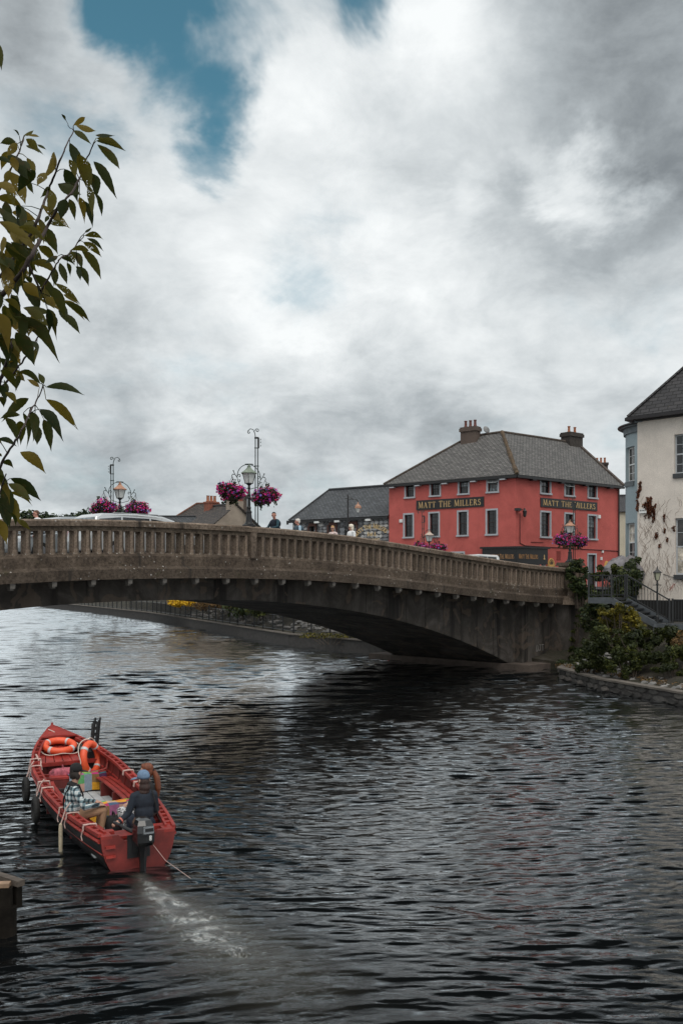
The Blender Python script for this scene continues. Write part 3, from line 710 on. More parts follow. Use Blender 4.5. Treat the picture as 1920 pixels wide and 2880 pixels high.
def window(parent, fr, a, b, c, d, trim=TRIM, frame=WFRAME, glass=GLASS, tw=.10, cols=2, rows=4, depth=.14, sash=True, sill=.06, tilt=False, tproud=.03, fw=.055, silldark=None):
    w = MB()
    if tw:
        fbox(w, fr, a - tw, a + .012, c - .01, d + tw, -.06, tproud); fbox(w, fr, b - .012, b + tw, c - .01, d + tw, -.06, tproud); fbox(w, fr, a - tw, b + tw, d - .012, d + tw + .002, -.06, tproud + .004)
    fbox(w, fr, a - tw - .03, b + tw + .03, c - sill * 1.6, c + .012, -.1, tproud + .07)
    o = w.build('window', silldark if (silldark and not tw) else trim, parent)
    f = MB(); m = (c + d) / 2; t0, t1 = -depth - .05, -depth
    fbox(f, fr, a, a + fw, c, d, t0, t1); fbox(f, fr, b - fw, b, c, d, t0, t1); fbox(f, fr, a + fw, b - fw, d - fw, d, t0, t1 - .001); fbox(f, fr, a + fw, b - fw, c, c + fw * 1.3, t0, t1 - .001)
    if sash: fbox(f, fr, a + fw, b - fw, m - fw / 2, m + fw / 2, t0, t1 + .015)
    for i in range(1, cols): x = a + (b - a) * i / cols; fbox(f, fr, x - .012, x + .012, c + fw, d - fw, t0 + .005, t1 - .012)
    for i in range(1, rows):
        z = c + (d - c) * i / rows
        if sash and abs(z - m) < .06: continue
        fbox(f, fr, a + fw, b - fw, z - .012, z + .012, t0 + .005, t1 - .010)
    f.build('sash', frame, o)
    for z0, z1, tt in ((c, m, -depth - .03), (m, d, -depth - .022)):
        gl = MB(); P = [fr.p(a + .01, z0, tt), fr.p(b - .01, z0, tt), fr.p(b - .01, z1, tt), fr.p(a + .01, z1, tt)]
        gl.quad(*P); gl.build('pane', glass, o, fix=False)
    if tilt:                                      # top-hung light standing open
        g2 = MB(); zt = d - .1; zb = d - (d - c) * .36
        g2.quad(fr.p(a + .06, zb, .10), fr.p(b - .06, zb, .10), fr.p(b - .06, zt, -.1), fr.p(a + .06, zt, -.1)); g2.build('open_light', M('reflection_pane', (.30, .31, .32), .08, .1, 3, 0, 10), o)
        g3 = MB()
        for x in (a + .05, (a + b) / 2, b - .05): g3.beam(fr.p(x, zb, .102), fr.p(x, zt, -.098), .03, .03)
        g3.beam(fr.p(a + .05, zb, .102), fr.p(b - .05, zb, .102), .03, .03); g3.build('open_light_frame', WHITE, o)
    return o

def sealed_back(mb, fr, ops, depth=.21):          # dark room behind each opening
    for a, b, c, d in ops: mb.quad(fr.p(a, c, -depth), fr.p(b, c, -depth), fr.p(b, d, -depth), fr.p(a, d, -depth))
ROOM = M('dark_room', (.010, .009, .009), .9, .2, 3, 0, 10)

# ------------------------------------------------------------------ red pub on the corner
def make_pub():
    C = Vector((11.3, 60.0, 3.8)); H = 7.42
    pub = thing('pub_building', 'three storey red rendered pub on the street corner with slate roof', 'building', C)
    L = Frame((0, 0, 0), (-.786, .619), (-.619, -.786), C); Rr = Frame((0, 0, 0), (.774, .633), (.633, -.774), C)
    LL, LR = 10.05, 11.5
    rx = lambda x: 800 + x * .44643; ry = lambda y: 1150 + y * .44643          # measured in two enlargements of the photo
    qx = lambda x: 1320 + x * .38265; qy = lambda y: 1150 + y * .38265
    def rects(fr, lst, fx, fy):
        S = [sorted((fr.s_at(fx(a)), fr.s_at(fx(b)))) for a, b, _, _ in lst]
        zt = np.mean([fr.z_at(fx((a + b) / 2), fy(c)) for a, b, c, _ in lst]); zb = np.mean([fr.z_at(fx((a + b) / 2), fy(d)) for a, b, _, d in lst])
        return [(s[0] + .1, s[1] - .1, zb + .08, zt - .1) for s in S]
    up_l = rects(L, [(755, 822, 465, 566), (912, 985, 453, 556), (1090, 1165, 435, 538), (1270, 1350, 420, 526)], rx, ry)
    lo_l = rects(L, [(747, 815, 660, 814), (905, 978, 647, 806), (1085, 1158, 637, 804), (1265, 1343, 628, 799)], rx, ry)
    up_r = rects(Rr, [(515, 597, 500, 628), (693, 770, 524, 645), (863, 937, 545, 662)], qx, qy)
    lo_r = rects(Rr, [(515, 597, 745, 943), (693, 767, 762, 955), (863, 935, 778, 970)], qx, qy)
    gl_l = [(7.0, 8.1, .9, 2.3), (3.9, 5.0, .9, 2.3)]
    ds = sorted((Rr.s_at(qx(862)), Rr.s_at(qx(930)))); door = [(ds[0] + .1, ds[1] - .1, .05, 2.25)]
    w = MB(); wall_open(w, L, 0, LL, 0, H, up_l + lo_l + gl_l); wall_open(w, Rr, 0, LR, 0, H, up_r + lo_r + door)
    # back walls
    bl, brr = L.p(LL, 0), Rr.p(LR, 0); bk = L.n * -7.6; bk2 = Rr.n * -7.6
    for a, b in ((bl, bl + bk), (brr, brr + bk2), (bl + bk, brr + bk2)):
        w.quad(a, b, b + Vector((0, 0, H)), a + Vector((0, 0, H)))
    w.build('wall', RED, pub)
    k = MB(); sealed_back(k, L, up_l + lo_l + gl_l); sealed_back(k, Rr, up_r + lo_r + door); k.build('interior', ROOM, pub, fix=False)
    for i, o in enumerate(up_l): window(pub, L, *o, rows=3, cols=3, tilt=(i == 3))
    for o in lo_l: window(pub, L, *o, rows=6, cols=2)
    for i, o in enumerate(up_r): window(pub, Rr, *o, rows=2, cols=2, tilt=(i == 1))
    for o in lo_r: window(pub, Rr, *o, rows=6, cols=2)
    for o in gl_l: window(pub, L, *o, rows=2, cols=2)
    o = door[0]; d = MB(); fbox(d, Rr, o[0] - .1, o[0] + .01, 0, o[3] + .1, -.05, .03); fbox(d, Rr, o[1] - .01, o[1] + .1, 0, o[3] + .1, -.05, .03); fbox(d, Rr, o[0] + .01, o[1] - .01, o[3] - .01, o[3] + .1, -.05, .028)
    dd = d.build('door', TRIM, pub)
    d = MB(); fbox(d, Rr, o[0], o[1], .05, o[3], -.18, -.13); d.build('door_leaf', BLACKP, dd)
    d = MB(); fbox(d, Rr, o[0] + .12, o[1] - .12, .95, o[3] - .12, -.135, -.125); d.build('pane', GLASS, dd)
    # roof: hipped at the left end, hip on the corner, gable on the right
    ov = .28; e = H - .02; rise = 3.45; half = 3.85
    bis = (L.n + Rr.n).normalized() * -1; sinb = math.sin(math.acos(max(-1, min(1, bis.dot(L.d)))))
    up = lambda z: Vector((0, 0, z))
    ce = bis * (-ov / sinb) + up(e - .1); cr = bis * (half / sinb) + up(e + rise)
    le = L.p(LL + ov, e - .1, ov); lr = L.p(LL - 4.3, e + rise - .1, -half); lb = L.p(LL + ov, e - .1, -2 * half - ov)
    re = Rr.p(LR + .15, e - .1, ov); rr_ = Rr.p(LR + .15, e + rise, -half); rb = Rr.p(LR + .15, e - .1, -2 * half - ov)
    cb = bis * ((2 * half + ov) / sinb) + up(e - .1)
    for nm, pts in (('roof_slope', (le, ce, cr, lr)), ('roof_slope', (ce, re, rr_, cr)), ('roof_slope', (lb, le, lr)), ('roof_slope', (cb, lb, lr, cr)), ('roof_slope', (rb, cb, cr, rr_))):
        r = MB(); nn = (pts[1] - pts[0]).cross(pts[2] - pts[0]).normalized(); nn = nn if nn.z > 0 else -nn
        r.poly(pts); n = len(pts); lo = [p - nn * .06 for p in pts]; r.poly(lo)
        for i in range(n): r.quad(pts[i], pts[(i + 1) % n], lo[(i + 1) % n], lo[i])
        r.build(nm, SLATE_PUB, pub, uv=True)
    RIDGE = M('ridge_tile', (.075, .058, .048), .95, .5, 3, .6, 12); MOSS = M('mossy_hip', (.085, .058, .035), .98, .5, 4, .9, 12)
    r = MB()
    for a, b in ((lr, cr), (cr, rr_), (le, lr)): r.tube([a + up(.02), (a + b) / 2 + up(.035), b + up(.02)], .10, 6)
    r.build('ridge', RIDGE, pub)
    r = MB(); n = 18; r.tube([ce.lerp(cr, i / n) + up(.03 + random.uniform(-.02, .03)) for i in range(n + 1)], [.12 + random.uniform(-.02, .05) for _ in range(n + 1)], 6); r.build('corner_hip', MOSS, pub)
    r = MB(); r.beam(re + up(.05), rr_ + up(.05), .3, .12); r.build('verge', RIDGE, pub)
    gb = MB(); gb.poly([Rr.p(LR, H), rr_ - Rr.d * .15, Rr.p(LR, H, -7.6)]); gb.build('gable', RED, pub)
    g = MB()
    for a, b in ((le, ce), (ce, re)): g.beam(a + up(-.13), b + up(-.13), .14, .16)
    g.build('gutter', BLACKP, pub)
    f = MB(); fbox(f, L, .03, LL, H - .34, H - .12, .0, .16); fbox(f, Rr, .03, LR, H - .34, H - .12, 0, .16); f.build('eaves_board', BLACKP, pub)
    f = MB(); f.tube([Rr.p(LR - .25, H - .3, .12), Rr.p(LR - .25, 0, .12)], .055, 8); f.build('downpipe', BLACKP, pub)
    # chimneys
    def chimney(c, sx, sy, z0, z1, rz, pots, mat, name='chimney', potm=TERRA):
        q = MB(); q.box((c.x, c.y, (z0 + z1) / 2), (sx, sy, z1 - z0), rz); q.box((c.x, c.y, z1 - .1), (sx + .16, sy + .16, .22), rz); q.box((c.x, c.y, z1 + .06), (sx + .06, sy + .06, .1), rz)
        ch = q.build(name, mat, pub)
        for i in range(pots):
            off = (i - (pots - 1) / 2) * sx / max(pots, 1) * .92
            p = MB(); p.lathe([(.10, 0), (.13, .02), (.12, .1), (.10, .14), (.09, .42), (.115, .44), (.115, .5), (.08, .5)], (c.x + off * math.cos(rz), c.y + off * math.sin(rz), z1 + .1), 10); p.build('chimney_pot', potm, ch)
    az = math.atan2(L.d.y, L.d.x)
    def ridge_pt(px, a, b):                      # where a pixel column meets a ridge
        q = (px - 960) / F; A, B = a + C, b + C
        t = (q * A.y - A.x) / ((B.x - A.x) - q * (B.y - A.y)); return a.lerp(b, t)
    p1 = ridge_pt(1330, lr, cr); chimney(p1 - L.n * -.40, 1.25, .65, e + rise - 1.5, e + rise + .42, az, 3, CHIM, potm=M('dark_pot', (.13, .045, .035), .7, .3, 8, .1, 30))
    dsh = MB(); dsh.lathe([(.02, 0), (.2, .03), (.27, .1), (.27, .12), (.0, .05)], (0, 0, 0), 12); s_ = dsh.build('satellite_dish', M('dish_grey', (.2, .2, .2), .6), pub, smooth=True, loc=p1 + L.d * -1.0 + up(.35), rot=(R(70), 0, R(30)))
    p2 = ridge_pt(1607, cr, rr_); chimney(p2, 1.55, .85, e + rise - 1.0, e + rise + .62, math.atan2(Rr.d.y, Rr.d.x), 2, M('sooty_chimney', (.045, .038, .034), .95, .4, 6, .4, 20))
    # floodlights under the eaves
    for fr, xs in ((L, [690, 850, 1020, 1200, 1385]), (Rr, [445, 655, 830, 1010])):
        for x in xs:
            s = fr.s_at(rx(x) if fr is L else qx(x)); q = MB(); fbox(q, fr, s - .2, s + .2, H - .42, H - .35, .10, .38); q.build('floodlight', TRIM if fr is L else BLACKP, pub)
    # sign boards with gold capitals
    for fr, (xa, xb, yt, yb), fx, fy in ((L, (831, 1256, 565, 627), rx, ry), (Rr, (517, 932, 670, 735), qx, qy)):
        sa, sb = sorted((fr.s_at(fx(xa)), fr.s_at(fx(xb)))); xm = (xa + xb) / 2
        zt, zb = fr.z_at(fx(xm), fy(yt)), fr.z_at(fx(xm), fy(yb))
        q = MB(); fbox(q, fr, sa, sb, zb, zt, .005, .06); sg = q.build('sign_board', BLACKP, pub)
        left = sb if fr is L else sa; dirn = -1 if fr is L else 1
        t = 'MATT THE MILLERS'; hh = (zt - zb) * .64; tw = text_width(t, .10) ; wd = (sb - sa) * .93; sx = wd / (tw * hh)
        letters(sg, GOLD, t, lambda x, y, o: fr.p(left + dirn * ((sb - sa) * .035 + x), zb + (zt - zb) * .18 + y, .062 + o), hh, sx, .92, .012, .14)
    # shopfront across the corner
    sh = MB(); zt = L.z_at(rx(1380), ry(868)); zb = zt - 1.15
    ls, rs = L.s_at(1362), Rr.s_at(qx(545))
    def slab(mb, z0, z1, grow=0.0):
        A = [Vector(p) for p in (L.p(ls + grow, 0, .0), L.p(ls + grow, 0, .32 + grow), bis * -(.40 + grow), Rr.p(rs + grow, 0, .32 + grow), Rr.p(rs + grow, 0, .0))]
        vs = [Vector((p.x, p.y, z0)) for p in A] + [Vector((p.x, p.y, z1)) for p in A]; n = 5
        mb.add(vs, [tuple(range(n)), tuple(range(n, 2 * n))] + [(i, (i + 1) % n, n + (i + 1) % n, n + i) for i in range(n)])
    slab(sh, zb, zt - .12); slab(sh, zt - .12, zt, .12); fas = sh.build('shop_fascia', BLACKP, pub)
    sh = MB(); slab(sh, 0.0, zb - .002, -.12); sh.build('shop_window', GLASS, pub)
    pi = MB(); fbox(pi, Rr, rs - .42, rs - .12, 0, zb, .19, .24); pi.build('pilaster', TRIM, pub)
    ctr = bis * -.40; eL = L.p(ls, 0, .32); eR = Rr.p(rs, 0, .32)
    for a, b, k0, k1 in ((eL, ctr, .30, .97), (ctr, eR, .05, .72)):
        d = (b - a); ln = d.length; d.normalize(); n = Vector((d.y, -d.x, 0))
        t = 'MATT THE MILLERS'; hh = .30; sx = ln * (k1 - k0) / (text_width(t, .1) * hh)
        letters(fas, M('orange_letters', (.55, .30, .13), .5, .1, 8, 0, 30), t, lambda x, y, o: a + d * (ln * k0 + x) + n * (.004 + o) + up(zb + .36 + y), hh, sx, .88, .01, .1)
    q = MB()
    for a, b, k in ((eL, ctr, .12), (ctr, eR, .88)):
        d = (b - a); n = Vector((d.y, -d.x, 0)).normalized(); p = a.lerp(b, k) + n * .01; q.box((p.x, p.y, zb + .48), (.07, .02, .32), math.atan2(d.y, d.x)); q.box((p.x, p.y, zb + .36), (.16, .022, .06), math.atan2(d.y, d.x))
    q.build('fascia_emblem', GOLD, fas)
    for i in range(5):
        p = (eL.lerp(ctr, .2 + .4 * i / 2) if i < 2 else ctr.lerp(eR, .15 + .3 * (i - 2)))
        q = MB(); q.lathe([(.03, 0), (.09, -.1), (.07, -.1)], (p.x, p.y, zb - .01), 8); q.build('downlight', M('red_lamp_shade', (.45, .06, .04), .5), fas)
    # wall lantern, cables and small boxes
    s0 = Rr.s_at(qx(378)); z0 = Rr.z_at(qx(378), qy(770))
    q = MB(); q.lathe([(.02, -.25), (.10, -.18), (.13, .10), (.16, .14), (.05, .26), (.02, .34)], Rr.p(s0, z0, .3), 6); q.tube([Rr.p(s0 - .3, z0 + .1, .0), Rr.p(s0 - .3, z0 + .2, .2), Rr.p(s0, z0 + .32, .3)], .025, 5); q.build('wall_lantern', IRON, pub)
    s1 = Rr.s_at(qx(342)); z1 = Rr.z_at(qx(342), qy(738)); q = MB(); fbox(q, Rr, s1 - .22, s1 + .15, z1 - .1, z1 + .06, .02, .3); q.build('floodlight', BLACKP, pub)
    q = MB(); sx_ = Rr.s_at(qx(366)); q.tube([Rr.p(sx_, z0, .03), Rr.p(sx_, Rr.z_at(qx(366), qy(985)), .03), Rr.p(sx_ + .5, Rr.z_at(qx(400), qy(1005)), .03), Rr.p(LR - .1, Rr.z_at(qx(1075), qy(1045)), .03)], .03, 5)
    s2 = Rr.s_at(qx(448)); z2 = Rr.z_at(qx(448), qy(978)); q.tube([Rr.p(s2, z2, .03), Rr.p(s2 + 1.25, z2, .03)], .02, 4); q.build('cable', M('maroon_cable', (.10, .02, .02), .7), pub)
    for fr, x, y, w_, h_, fx, fy in ((L, 735, 706, .24, .22, rx, ry), (Rr, 947, 792, .26, .24, qx, qy), (Rr, 972, 1050, .16, .16, qx, qy), (Rr, 962, 1100, .16, .22, qx, qy)):
        s = fr.s_at(fx(x)); z = fr.z_at(fx(x), fy(y)); q = MB(); fbox(q, fr, s - w_ / 2, s + w_ / 2, z - h_ / 2, z + h_ / 2, .002, .09); fbox(q, fr, s - w_ * .3, s + w_ * .3, z - .02, z + .06, .09, .095); q.build('alarm_box', WHITE, pub)
    s = Rr.s_at(qx(652)); z = Rr.z_at(qx(652), qy(1075)); q = MB()
    for i in range(8): fbox(q, Rr, s - .22, s + .22, z - .32 + i * .08, z - .28 + i * .08, .0, .03)
    q.build('wall_vent', M('red_vent', (.30, .06, .05), .8), pub)
    # two rounded enamel signs beside the door
    def oval_sign(x, yt, yb, wpx, text):
        s = Rr.s_at(qx(x)); zt, zb = Rr.z_at(qx(x), qy(yt)), Rr.z_at(qx(x), qy(yb)); hw = wpx * .38265 / 2 / F * (C + Rr.p(s, 0)).y / .80; n = 20
        def outline(k, t):
            P = [Rr.p(s - hw * k, zb + (1 - k) * .3, t)] + [Rr.p(s - hw * k * math.cos(math.pi * i / n), zb + (zt - zb) * .45 + (zt - zb) * .55 * math.sin(math.pi * i / n) * k, t) for i in range(n + 1)] + [Rr.p(s + hw * k, zb + (1 - k) * .3, t)]
            return P
        q = MB(); A, B = outline(1, .005), outline(1, .06); m = len(A); q.add(A + B, [tuple(range(m)), tuple(range(m, 2 * m))] + [(i, (i + 1) % m, m + (i + 1) % m, m + i) for i in range(m)])
        sg = q.build('oval_sign', M('amber_enamel', (.62, .36, .10), .5, .15, 6, .02, 30), pub)
        if text:
            q = MB(); A, B = outline(.86, .061), outline(.86, .066); q.add(A + B, [tuple(range(m)), tuple(range(m, 2 * m))] + [(i, (i + 1) % m, m + (i + 1) % m, m + i) for i in range(m)]); q.build('sign_panel', M('dark_enamel', (.09, .05, .02), .5), sg)
            q = MB(); A, B = outline(.76, .067), outline(.76, .070); q.add(A + B, [tuple(range(m)), tuple(range(m, 2 * m))] + [(i, (i + 1) % m, m + (i + 1) % m, m + i) for i in range(m)]); q.build('sign_field', M('amber_enamel', (.62, .36, .10)), sg)
            q = MB(); hh = (zt - zb) * .17; ww = hw * 1.5; sx = ww / (text_width(text, .05) * hh)
            letters(sg, M('dark_enamel', (.09, .05, .02)), text, lambda x_, y_, o: Rr.p(s - hw * .75 + x_, zb + (zt - zb) * .30 + y_, .071 + o), hh, sx, 1, .006, .05)
            zc = zb + (zt - zb) * .62; fbox(q, Rr, s - hw * .42, s + hw * .42, zc - .02, zc + .05, .071, .08)
            for i, hgt in enumerate((.10, .16, .22, .16, .10)): fbox(q, Rr, s - hw * .36 + i * hw * .18 - .03, s - hw * .36 + i * hw * .18 + .03, zc + .05, zc + .05 + hgt, .071, .08)
            q.build('sign_emblem', M('dark_enamel', (.09, .05, .02)), sg)
    oval_sign(595, 1097, 1215, 66, 'KILKENNY'); oval_sign(1003, 1118, 1215, 50, '')
    return pub, L, LL, C
PUB, PUB_L, PUB_LL, PUB_C = make_pub()

# ------------------------------------------------------------------ stone building joined to the pub
STONES = [M('limestone_a', (.29, .295, .305), .9, .35, 7, .5, 20), M('limestone_b', (.38, .385, .39), .9, .3, 7, .5, 20), M('limestone_c', (.19, .195, .205), .9, .35, 7, .5, 20), M('limestone_d', (.48, .475, .46), .9, .25, 7, .5, 20)]
def rubble_mesh(seed):
    rr = random.Random(seed); b = MB()
    P = []
    for z, k in ((0, 1.0), (1, .86)):
        for i in range(8):
            a = 2 * math.pi * (i + .5) / 8; x, y = math.cos(a), math.sin(a); s = max(abs(x), abs(y)); x, y = x / s * .5, y / s * .5
            P.append((x * k * rr.uniform(.88, 1.0), -z * rr.uniform(.75, 1.0), y * k * rr.uniform(.86, 1.0)))
    b.add(P, [tuple(range(8)), tuple(range(8, 16))] + [(i, (i + 1) % 8, 8 + (i + 1) % 8, 8 + i) for i in range(8)]); return b
GOLDB = M('bright_gold_letters', (.80, .58, .28), .4, .1, 8, .02, 30)
def make_stone_house():
    fr0 = PUB_L; A = PUB_C + fr0.p(PUB_LL, 0, -.12)
    C = Vector((A.x, A.y, 3.8)); h = thing('stone_building', 'long grey rubble stone building with slate roof left of the red pub', 'building', C)
    f = Frame((0, 0, 0), (-.805, .593), (-.593, -.805), C); W = 9.0; H = f.z_at(830, 1461) + .0; H = 5.12
    x_ = lambda x: 720 + x * .2551; y_ = lambda y: 1380 + y * .2551
    ops = []
    for a, b, c, d in ((590, 655, 345, 520), (805, 880, 340, 520), (1030, 1105, 335, 520)):
        s = sorted((f.s_at(x_(a)), f.s_at(x_(b)))); ops.append((s[0], s[1], 2.0, 4.55))
    w = MB(); wall_open(w, f, 0, W, 0, H, ops, .3)
    bk = f.n * -6.4
    for a, b in ((f.p(W, 0), f.p(W, 0) + bk), (f.p(0, 0) + bk, f.p(W, 0) + bk)): w.quad(a, b, b + Vector((0, 0, H)), a + Vector((0, 0, H)))
    wl = w.build('wall', M('lime_mortar', (.12, .12, .125), .95, .3, 5, .3, 20), h)
    k = MB(); sealed_back(k, f, ops, .29); k.build('interior', ROOM, h, fix=False)
    MS = [rubble_mesh(i).mesh('stone', STONES[i % 4]) for i in range(8)]
    ang = math.atan2(f.d.y, f.d.x)
    z = H - .12
    while z > 2.1:
        ch = random.uniform(.18, .30); s = random.uniform(0, .2)
        while s < W - .1:
            L = min(random.uniform(.25, .62), W - s)
            mid = s + L / 2
            if L > .1 and not any(o[0] - L / 2 - .16 < mid < o[1] + L / 2 + .16 and o[2] < z - ch / 2 < o[3] + .2 for o in ops):
                p = f.p(mid, z - ch / 2, .0)
                inst('stone', random.choice(MS), wl, p, (0, 0, ang + math.pi), (L * .97, random.uniform(.05, .10), ch * .96))
            s += L
        z -= ch
    bm = MB(); bm.box((0, 0, 0), (1, 1, 1)); bmesh_ = bm.mesh('brick', M('dark_window_brick', (.105, .052, .042), .9, .4, 9, .3, 30))
    for o in ops:
        wn = window(h, f, *o, trim=TRIM, frame=WFRAME, glass=GLASS, tw=0, cols=2, rows=3, depth=.2, silldark=TRIM)
        q = MB(); sv = o[0] + (o[1] - o[0]) * .12; fbox(q, f, sv, sv + (o[1] - o[0]) * .3, 3.3, 4.3, -.19, -.17); q.build('reflection_pane', M('pane_reflection', (.35, .37, .38), .1), wn)  # pale panel before the glass, a reflection painted in
        zz = o[2]; j = 0
        while zz < o[3]:
            for s in (o[0] - .075, o[1] + .075): inst('brick', bmesh_, wl, f.p(s, zz + .05, .02), (0, 0, ang), (.14 if j % 2 else .10, .16, .085))
            zz += .1; j += 1
        for i in range(int((o[1] - o[0] + .2) / .12)): inst('brick', bmesh_, wl, f.p(o[0] - .05 + i * .12, o[3] + .12, .02), (0, 0, ang), (.1, .16, .22))
    e = H; rise = 2.5; half = 3.2; ov = .25; up = lambda z: Vector((0, 0, z))
    a, b, c, d = f.p(W + .2, e - .05, ov), f.p(.02, e - .05, ov), f.p(.02, e + rise, -half), f.p(W - 1.1, e + rise, -half)
    e2, e3 = f.p(W + .2, e - .05, -2 * half - ov), f.p(.02, e - .05, -2 * half - ov)
    for pts in ((a, b, c, d), (e3, e2, d, c), (e2, a, d)):
        r = MB(); nn = (pts[1] - pts[0]).cross(pts[2] - pts[0]).normalized(); nn = nn if nn.z > 0 else -nn; r.poly(pts); lo = [p - nn * .07 for p in pts]; r.poly(lo); n = len(pts)
        for i in range(n): r.quad(pts[i], pts[(i + 1) % n], lo[(i + 1) % n], lo[i])
        r.build('roof_slope', SLATE_BLUE, h, uv=True)
    r = MB(); r.tube([c + up(.03), d + up(.03)], .11, 6); r.tube([d + up(.03), a + up(.03)], .07, 6); r.build('ridge', M('dark_ridge', (.035, .037, .04), .8), h)
    r = MB(); r.beam(a + up(-.12), b + up(-.12), .14, .15); r.box(a + up(-.16) + f.d * .12, (.16, .16, .3)); r.build('gutter', BLACKP, h)
    for x in (695, 918, 1258):
        s = f.s_at(x_(x)); q = MB(); fbox(q, f, s - .22, s + .22, H - .36, H - .22, .06, .36); q.build('floodlight', WHITE, h)
    # arched gold lettering
    cx = f.s_at(x_(1290)); cz = f.z_at(x_(1290), y_(560)); rad = 1.62
    t = 'MATT THE MILLERS'; hh = .42; tw = text_width(t, .05) * hh * .62
    def arc(x, y, o):
        th = R(148) - (x / tw) * R(116); rr = rad + y
        return f.p(cx - (-1) * -rr * math.cos(th) * 1.0, cz - .35 + rr * math.sin(th) * .80, .12 + o)
    letters(h, GOLDB, t, arc, hh, .62, .85, .03, .05)
    for t, z, hh, wd in (('BAR &', .74, .30, .85), ('RESTAURANT', .30, .30, 1.75)):
        sx = wd / (text_width(t, .06) * hh); left = cx + wd / 2
        letters(h, GOLDB, t, lambda x, y, o: f.p(left - x, cz - .35 + z + y, .12 + o), hh, sx, .85, .02, .06)
    # slate menu board
    s = sorted((f.s_at(x_(925)), f.s_at(x_(1003)))); zt, zb = f.z_at(x_(965), y_(395)), f.z_at(x_(965), y_(500))
    q = MB(); fbox(q, f, s[0], s[1], zb, zt, .12, .17); mb_ = q.build('menu_board', BLACKP, h)
    q = MB()
    for i in range(6):
        zz = zt - .12 - i * (zt - zb - .15) / 6; k = random.uniform(.25, .42) * (s[1] - s[0]); m = (s[0] + s[1]) / 2; fbox(q, f, m - k, m + k, zz - .035, zz, .171, .175)
    q.build('chalk_lines', TRIM, mb_)
    return h
make_stone_house()
# ------------------------------------------------------------------ foliage
def leaf_cloud(blobs, n, size, rng, flat=0.35, shell=0.55, elong=1.6):
    """n small folded leaves spread through ellipsoids (centre, radii)."""
    w = np.array([b[1][0] * b[1][1] * b[1][2] for b in blobs]) ** .67; w = w / w.sum()
    pick = rng.choice(len(blobs), n, p=w); C = np.array([b[0] for b in blobs], float)[pick]; Rr = np.array([b[1] for b in blobs], float)[pick]
    d = rng.normal(size=(n, 3)); d /= np.linalg.norm(d, axis=1)[:, None]
    r = shell + (1 - shell) * rng.random(n) ** .6; r *= 1 + .12 * rng.normal(size=n)
    P = C + d * r[:, None] * Rr
    nrm = d * .7 + rng.normal(size=(n, 3)) * .55 + np.array([0, 0, flat]); nrm /= np.linalg.norm(nrm, axis=1)[:, None]
    t = np.cross(nrm, rng.normal(size=(n, 3))); t /= np.linalg.norm(t, axis=1)[:, None]; t[:, 2] -= .25; t /= np.linalg.norm(t, axis=1)[:, None]
    b = np.cross(nrm, t); s = size * np.clip(rng.lognormal(-.05, .38, n), .35, 2.0)[:, None]
    V = np.stack([P - t * s * elong / 2, P + b * s / 2 + nrm * s * .12, P + t * s * elong / 2, P - b * s / 2 + nrm * s * .12], 1).reshape(-1, 3)
    Fq = np.arange(n * 4).reshape(-1, 4); return V, Fq
def foliage(name, blobs, n, size, mat, parent=None, seed=1, **kw):
    V, Fq = leaf_cloud(blobs, n, size, np.random.default_rng(seed), **kw); return inst(name, np_mesh(name, V, Fq, mat), parent)

IVY = mat_islands('ivy_leaf', [(0, (.012, .022, .008)), (.5, (.030, .045, .014)), (.8, (.05, .065, .018)), (1, (.085, .095, .025))], .55, .15)
SHRUB = mat_islands('bank_shrub_leaf', [(0, (.008, .013, .004)), (.45, (.026, .036, .008)), (.78, (.062, .072, .012)), (1, (.15, .15, .024))], .6, .2, .9)
YELLOW = mat_islands('yellowing_leaf', [(0, (.018, .020, .005)), (.4, (.07, .066, .010)), (.75, (.18, .148, .015)), (1, (.32, .25, .03))], .6, .2, 1.3)
RUST = mat_islands('dead_ivy_leaf', [(0, (.045, .016, .008)), (.6, (.12, .038, .018)), (1, (.17, .07, .03))], .8)
DRYG = mat_islands('dry_weed', [(0, (.05, .03, .012)), (.5, (.13, .075, .03)), (1, (.24, .15, .06))], .8, .1)
FAR_TREE = mat_islands('far_tree_leaf', [(0, (.012, .022, .014)), (.6, (.030, .048, .022)), (1, (.055, .075, .028))], .7, .15)
PETAL = mat_islands('petunia_petal', [(0, (.62, .014, .17)), (.42, (.74, .03, .22)), (.44, (.50, .03, .32)), (.58, (.34, .05, .40)), (.60, (.22, .16, .58)), (.78, (.32, .26, .66)), (.80, (.70, .03, .14)), (1, (.88, .10, .30))], .6, .3)
BASKET_LEAF = mat_islands('basket_leaf', [(0, (.010, .016, .008)), (.6, (.025, .04, .012)), (1, (.06, .08, .02))], .6, .1)
BARK = M('bark', (.075, .058, .045), .9, .35, 12, .6, 30)

# ------------------------------------------------------------------ cream house and the blue bow-fronted house
def slab_poly(pts, th, mat, parent, name='roof_slope', uv=True):
    r = MB(); nn = (pts[1] - pts[0]).cross(pts[2] - pts[0]).normalized(); nn = nn if nn.z > 0 else -nn
    r.poly(pts); lo = [p - nn * th for p in pts]; r.poly(lo); n = len(pts)
    for i in range(n): r.quad(pts[i], pts[(i + 1) % n], lo[(i + 1) % n], lo[i])
    return r.build(name, mat, parent, uv=uv)

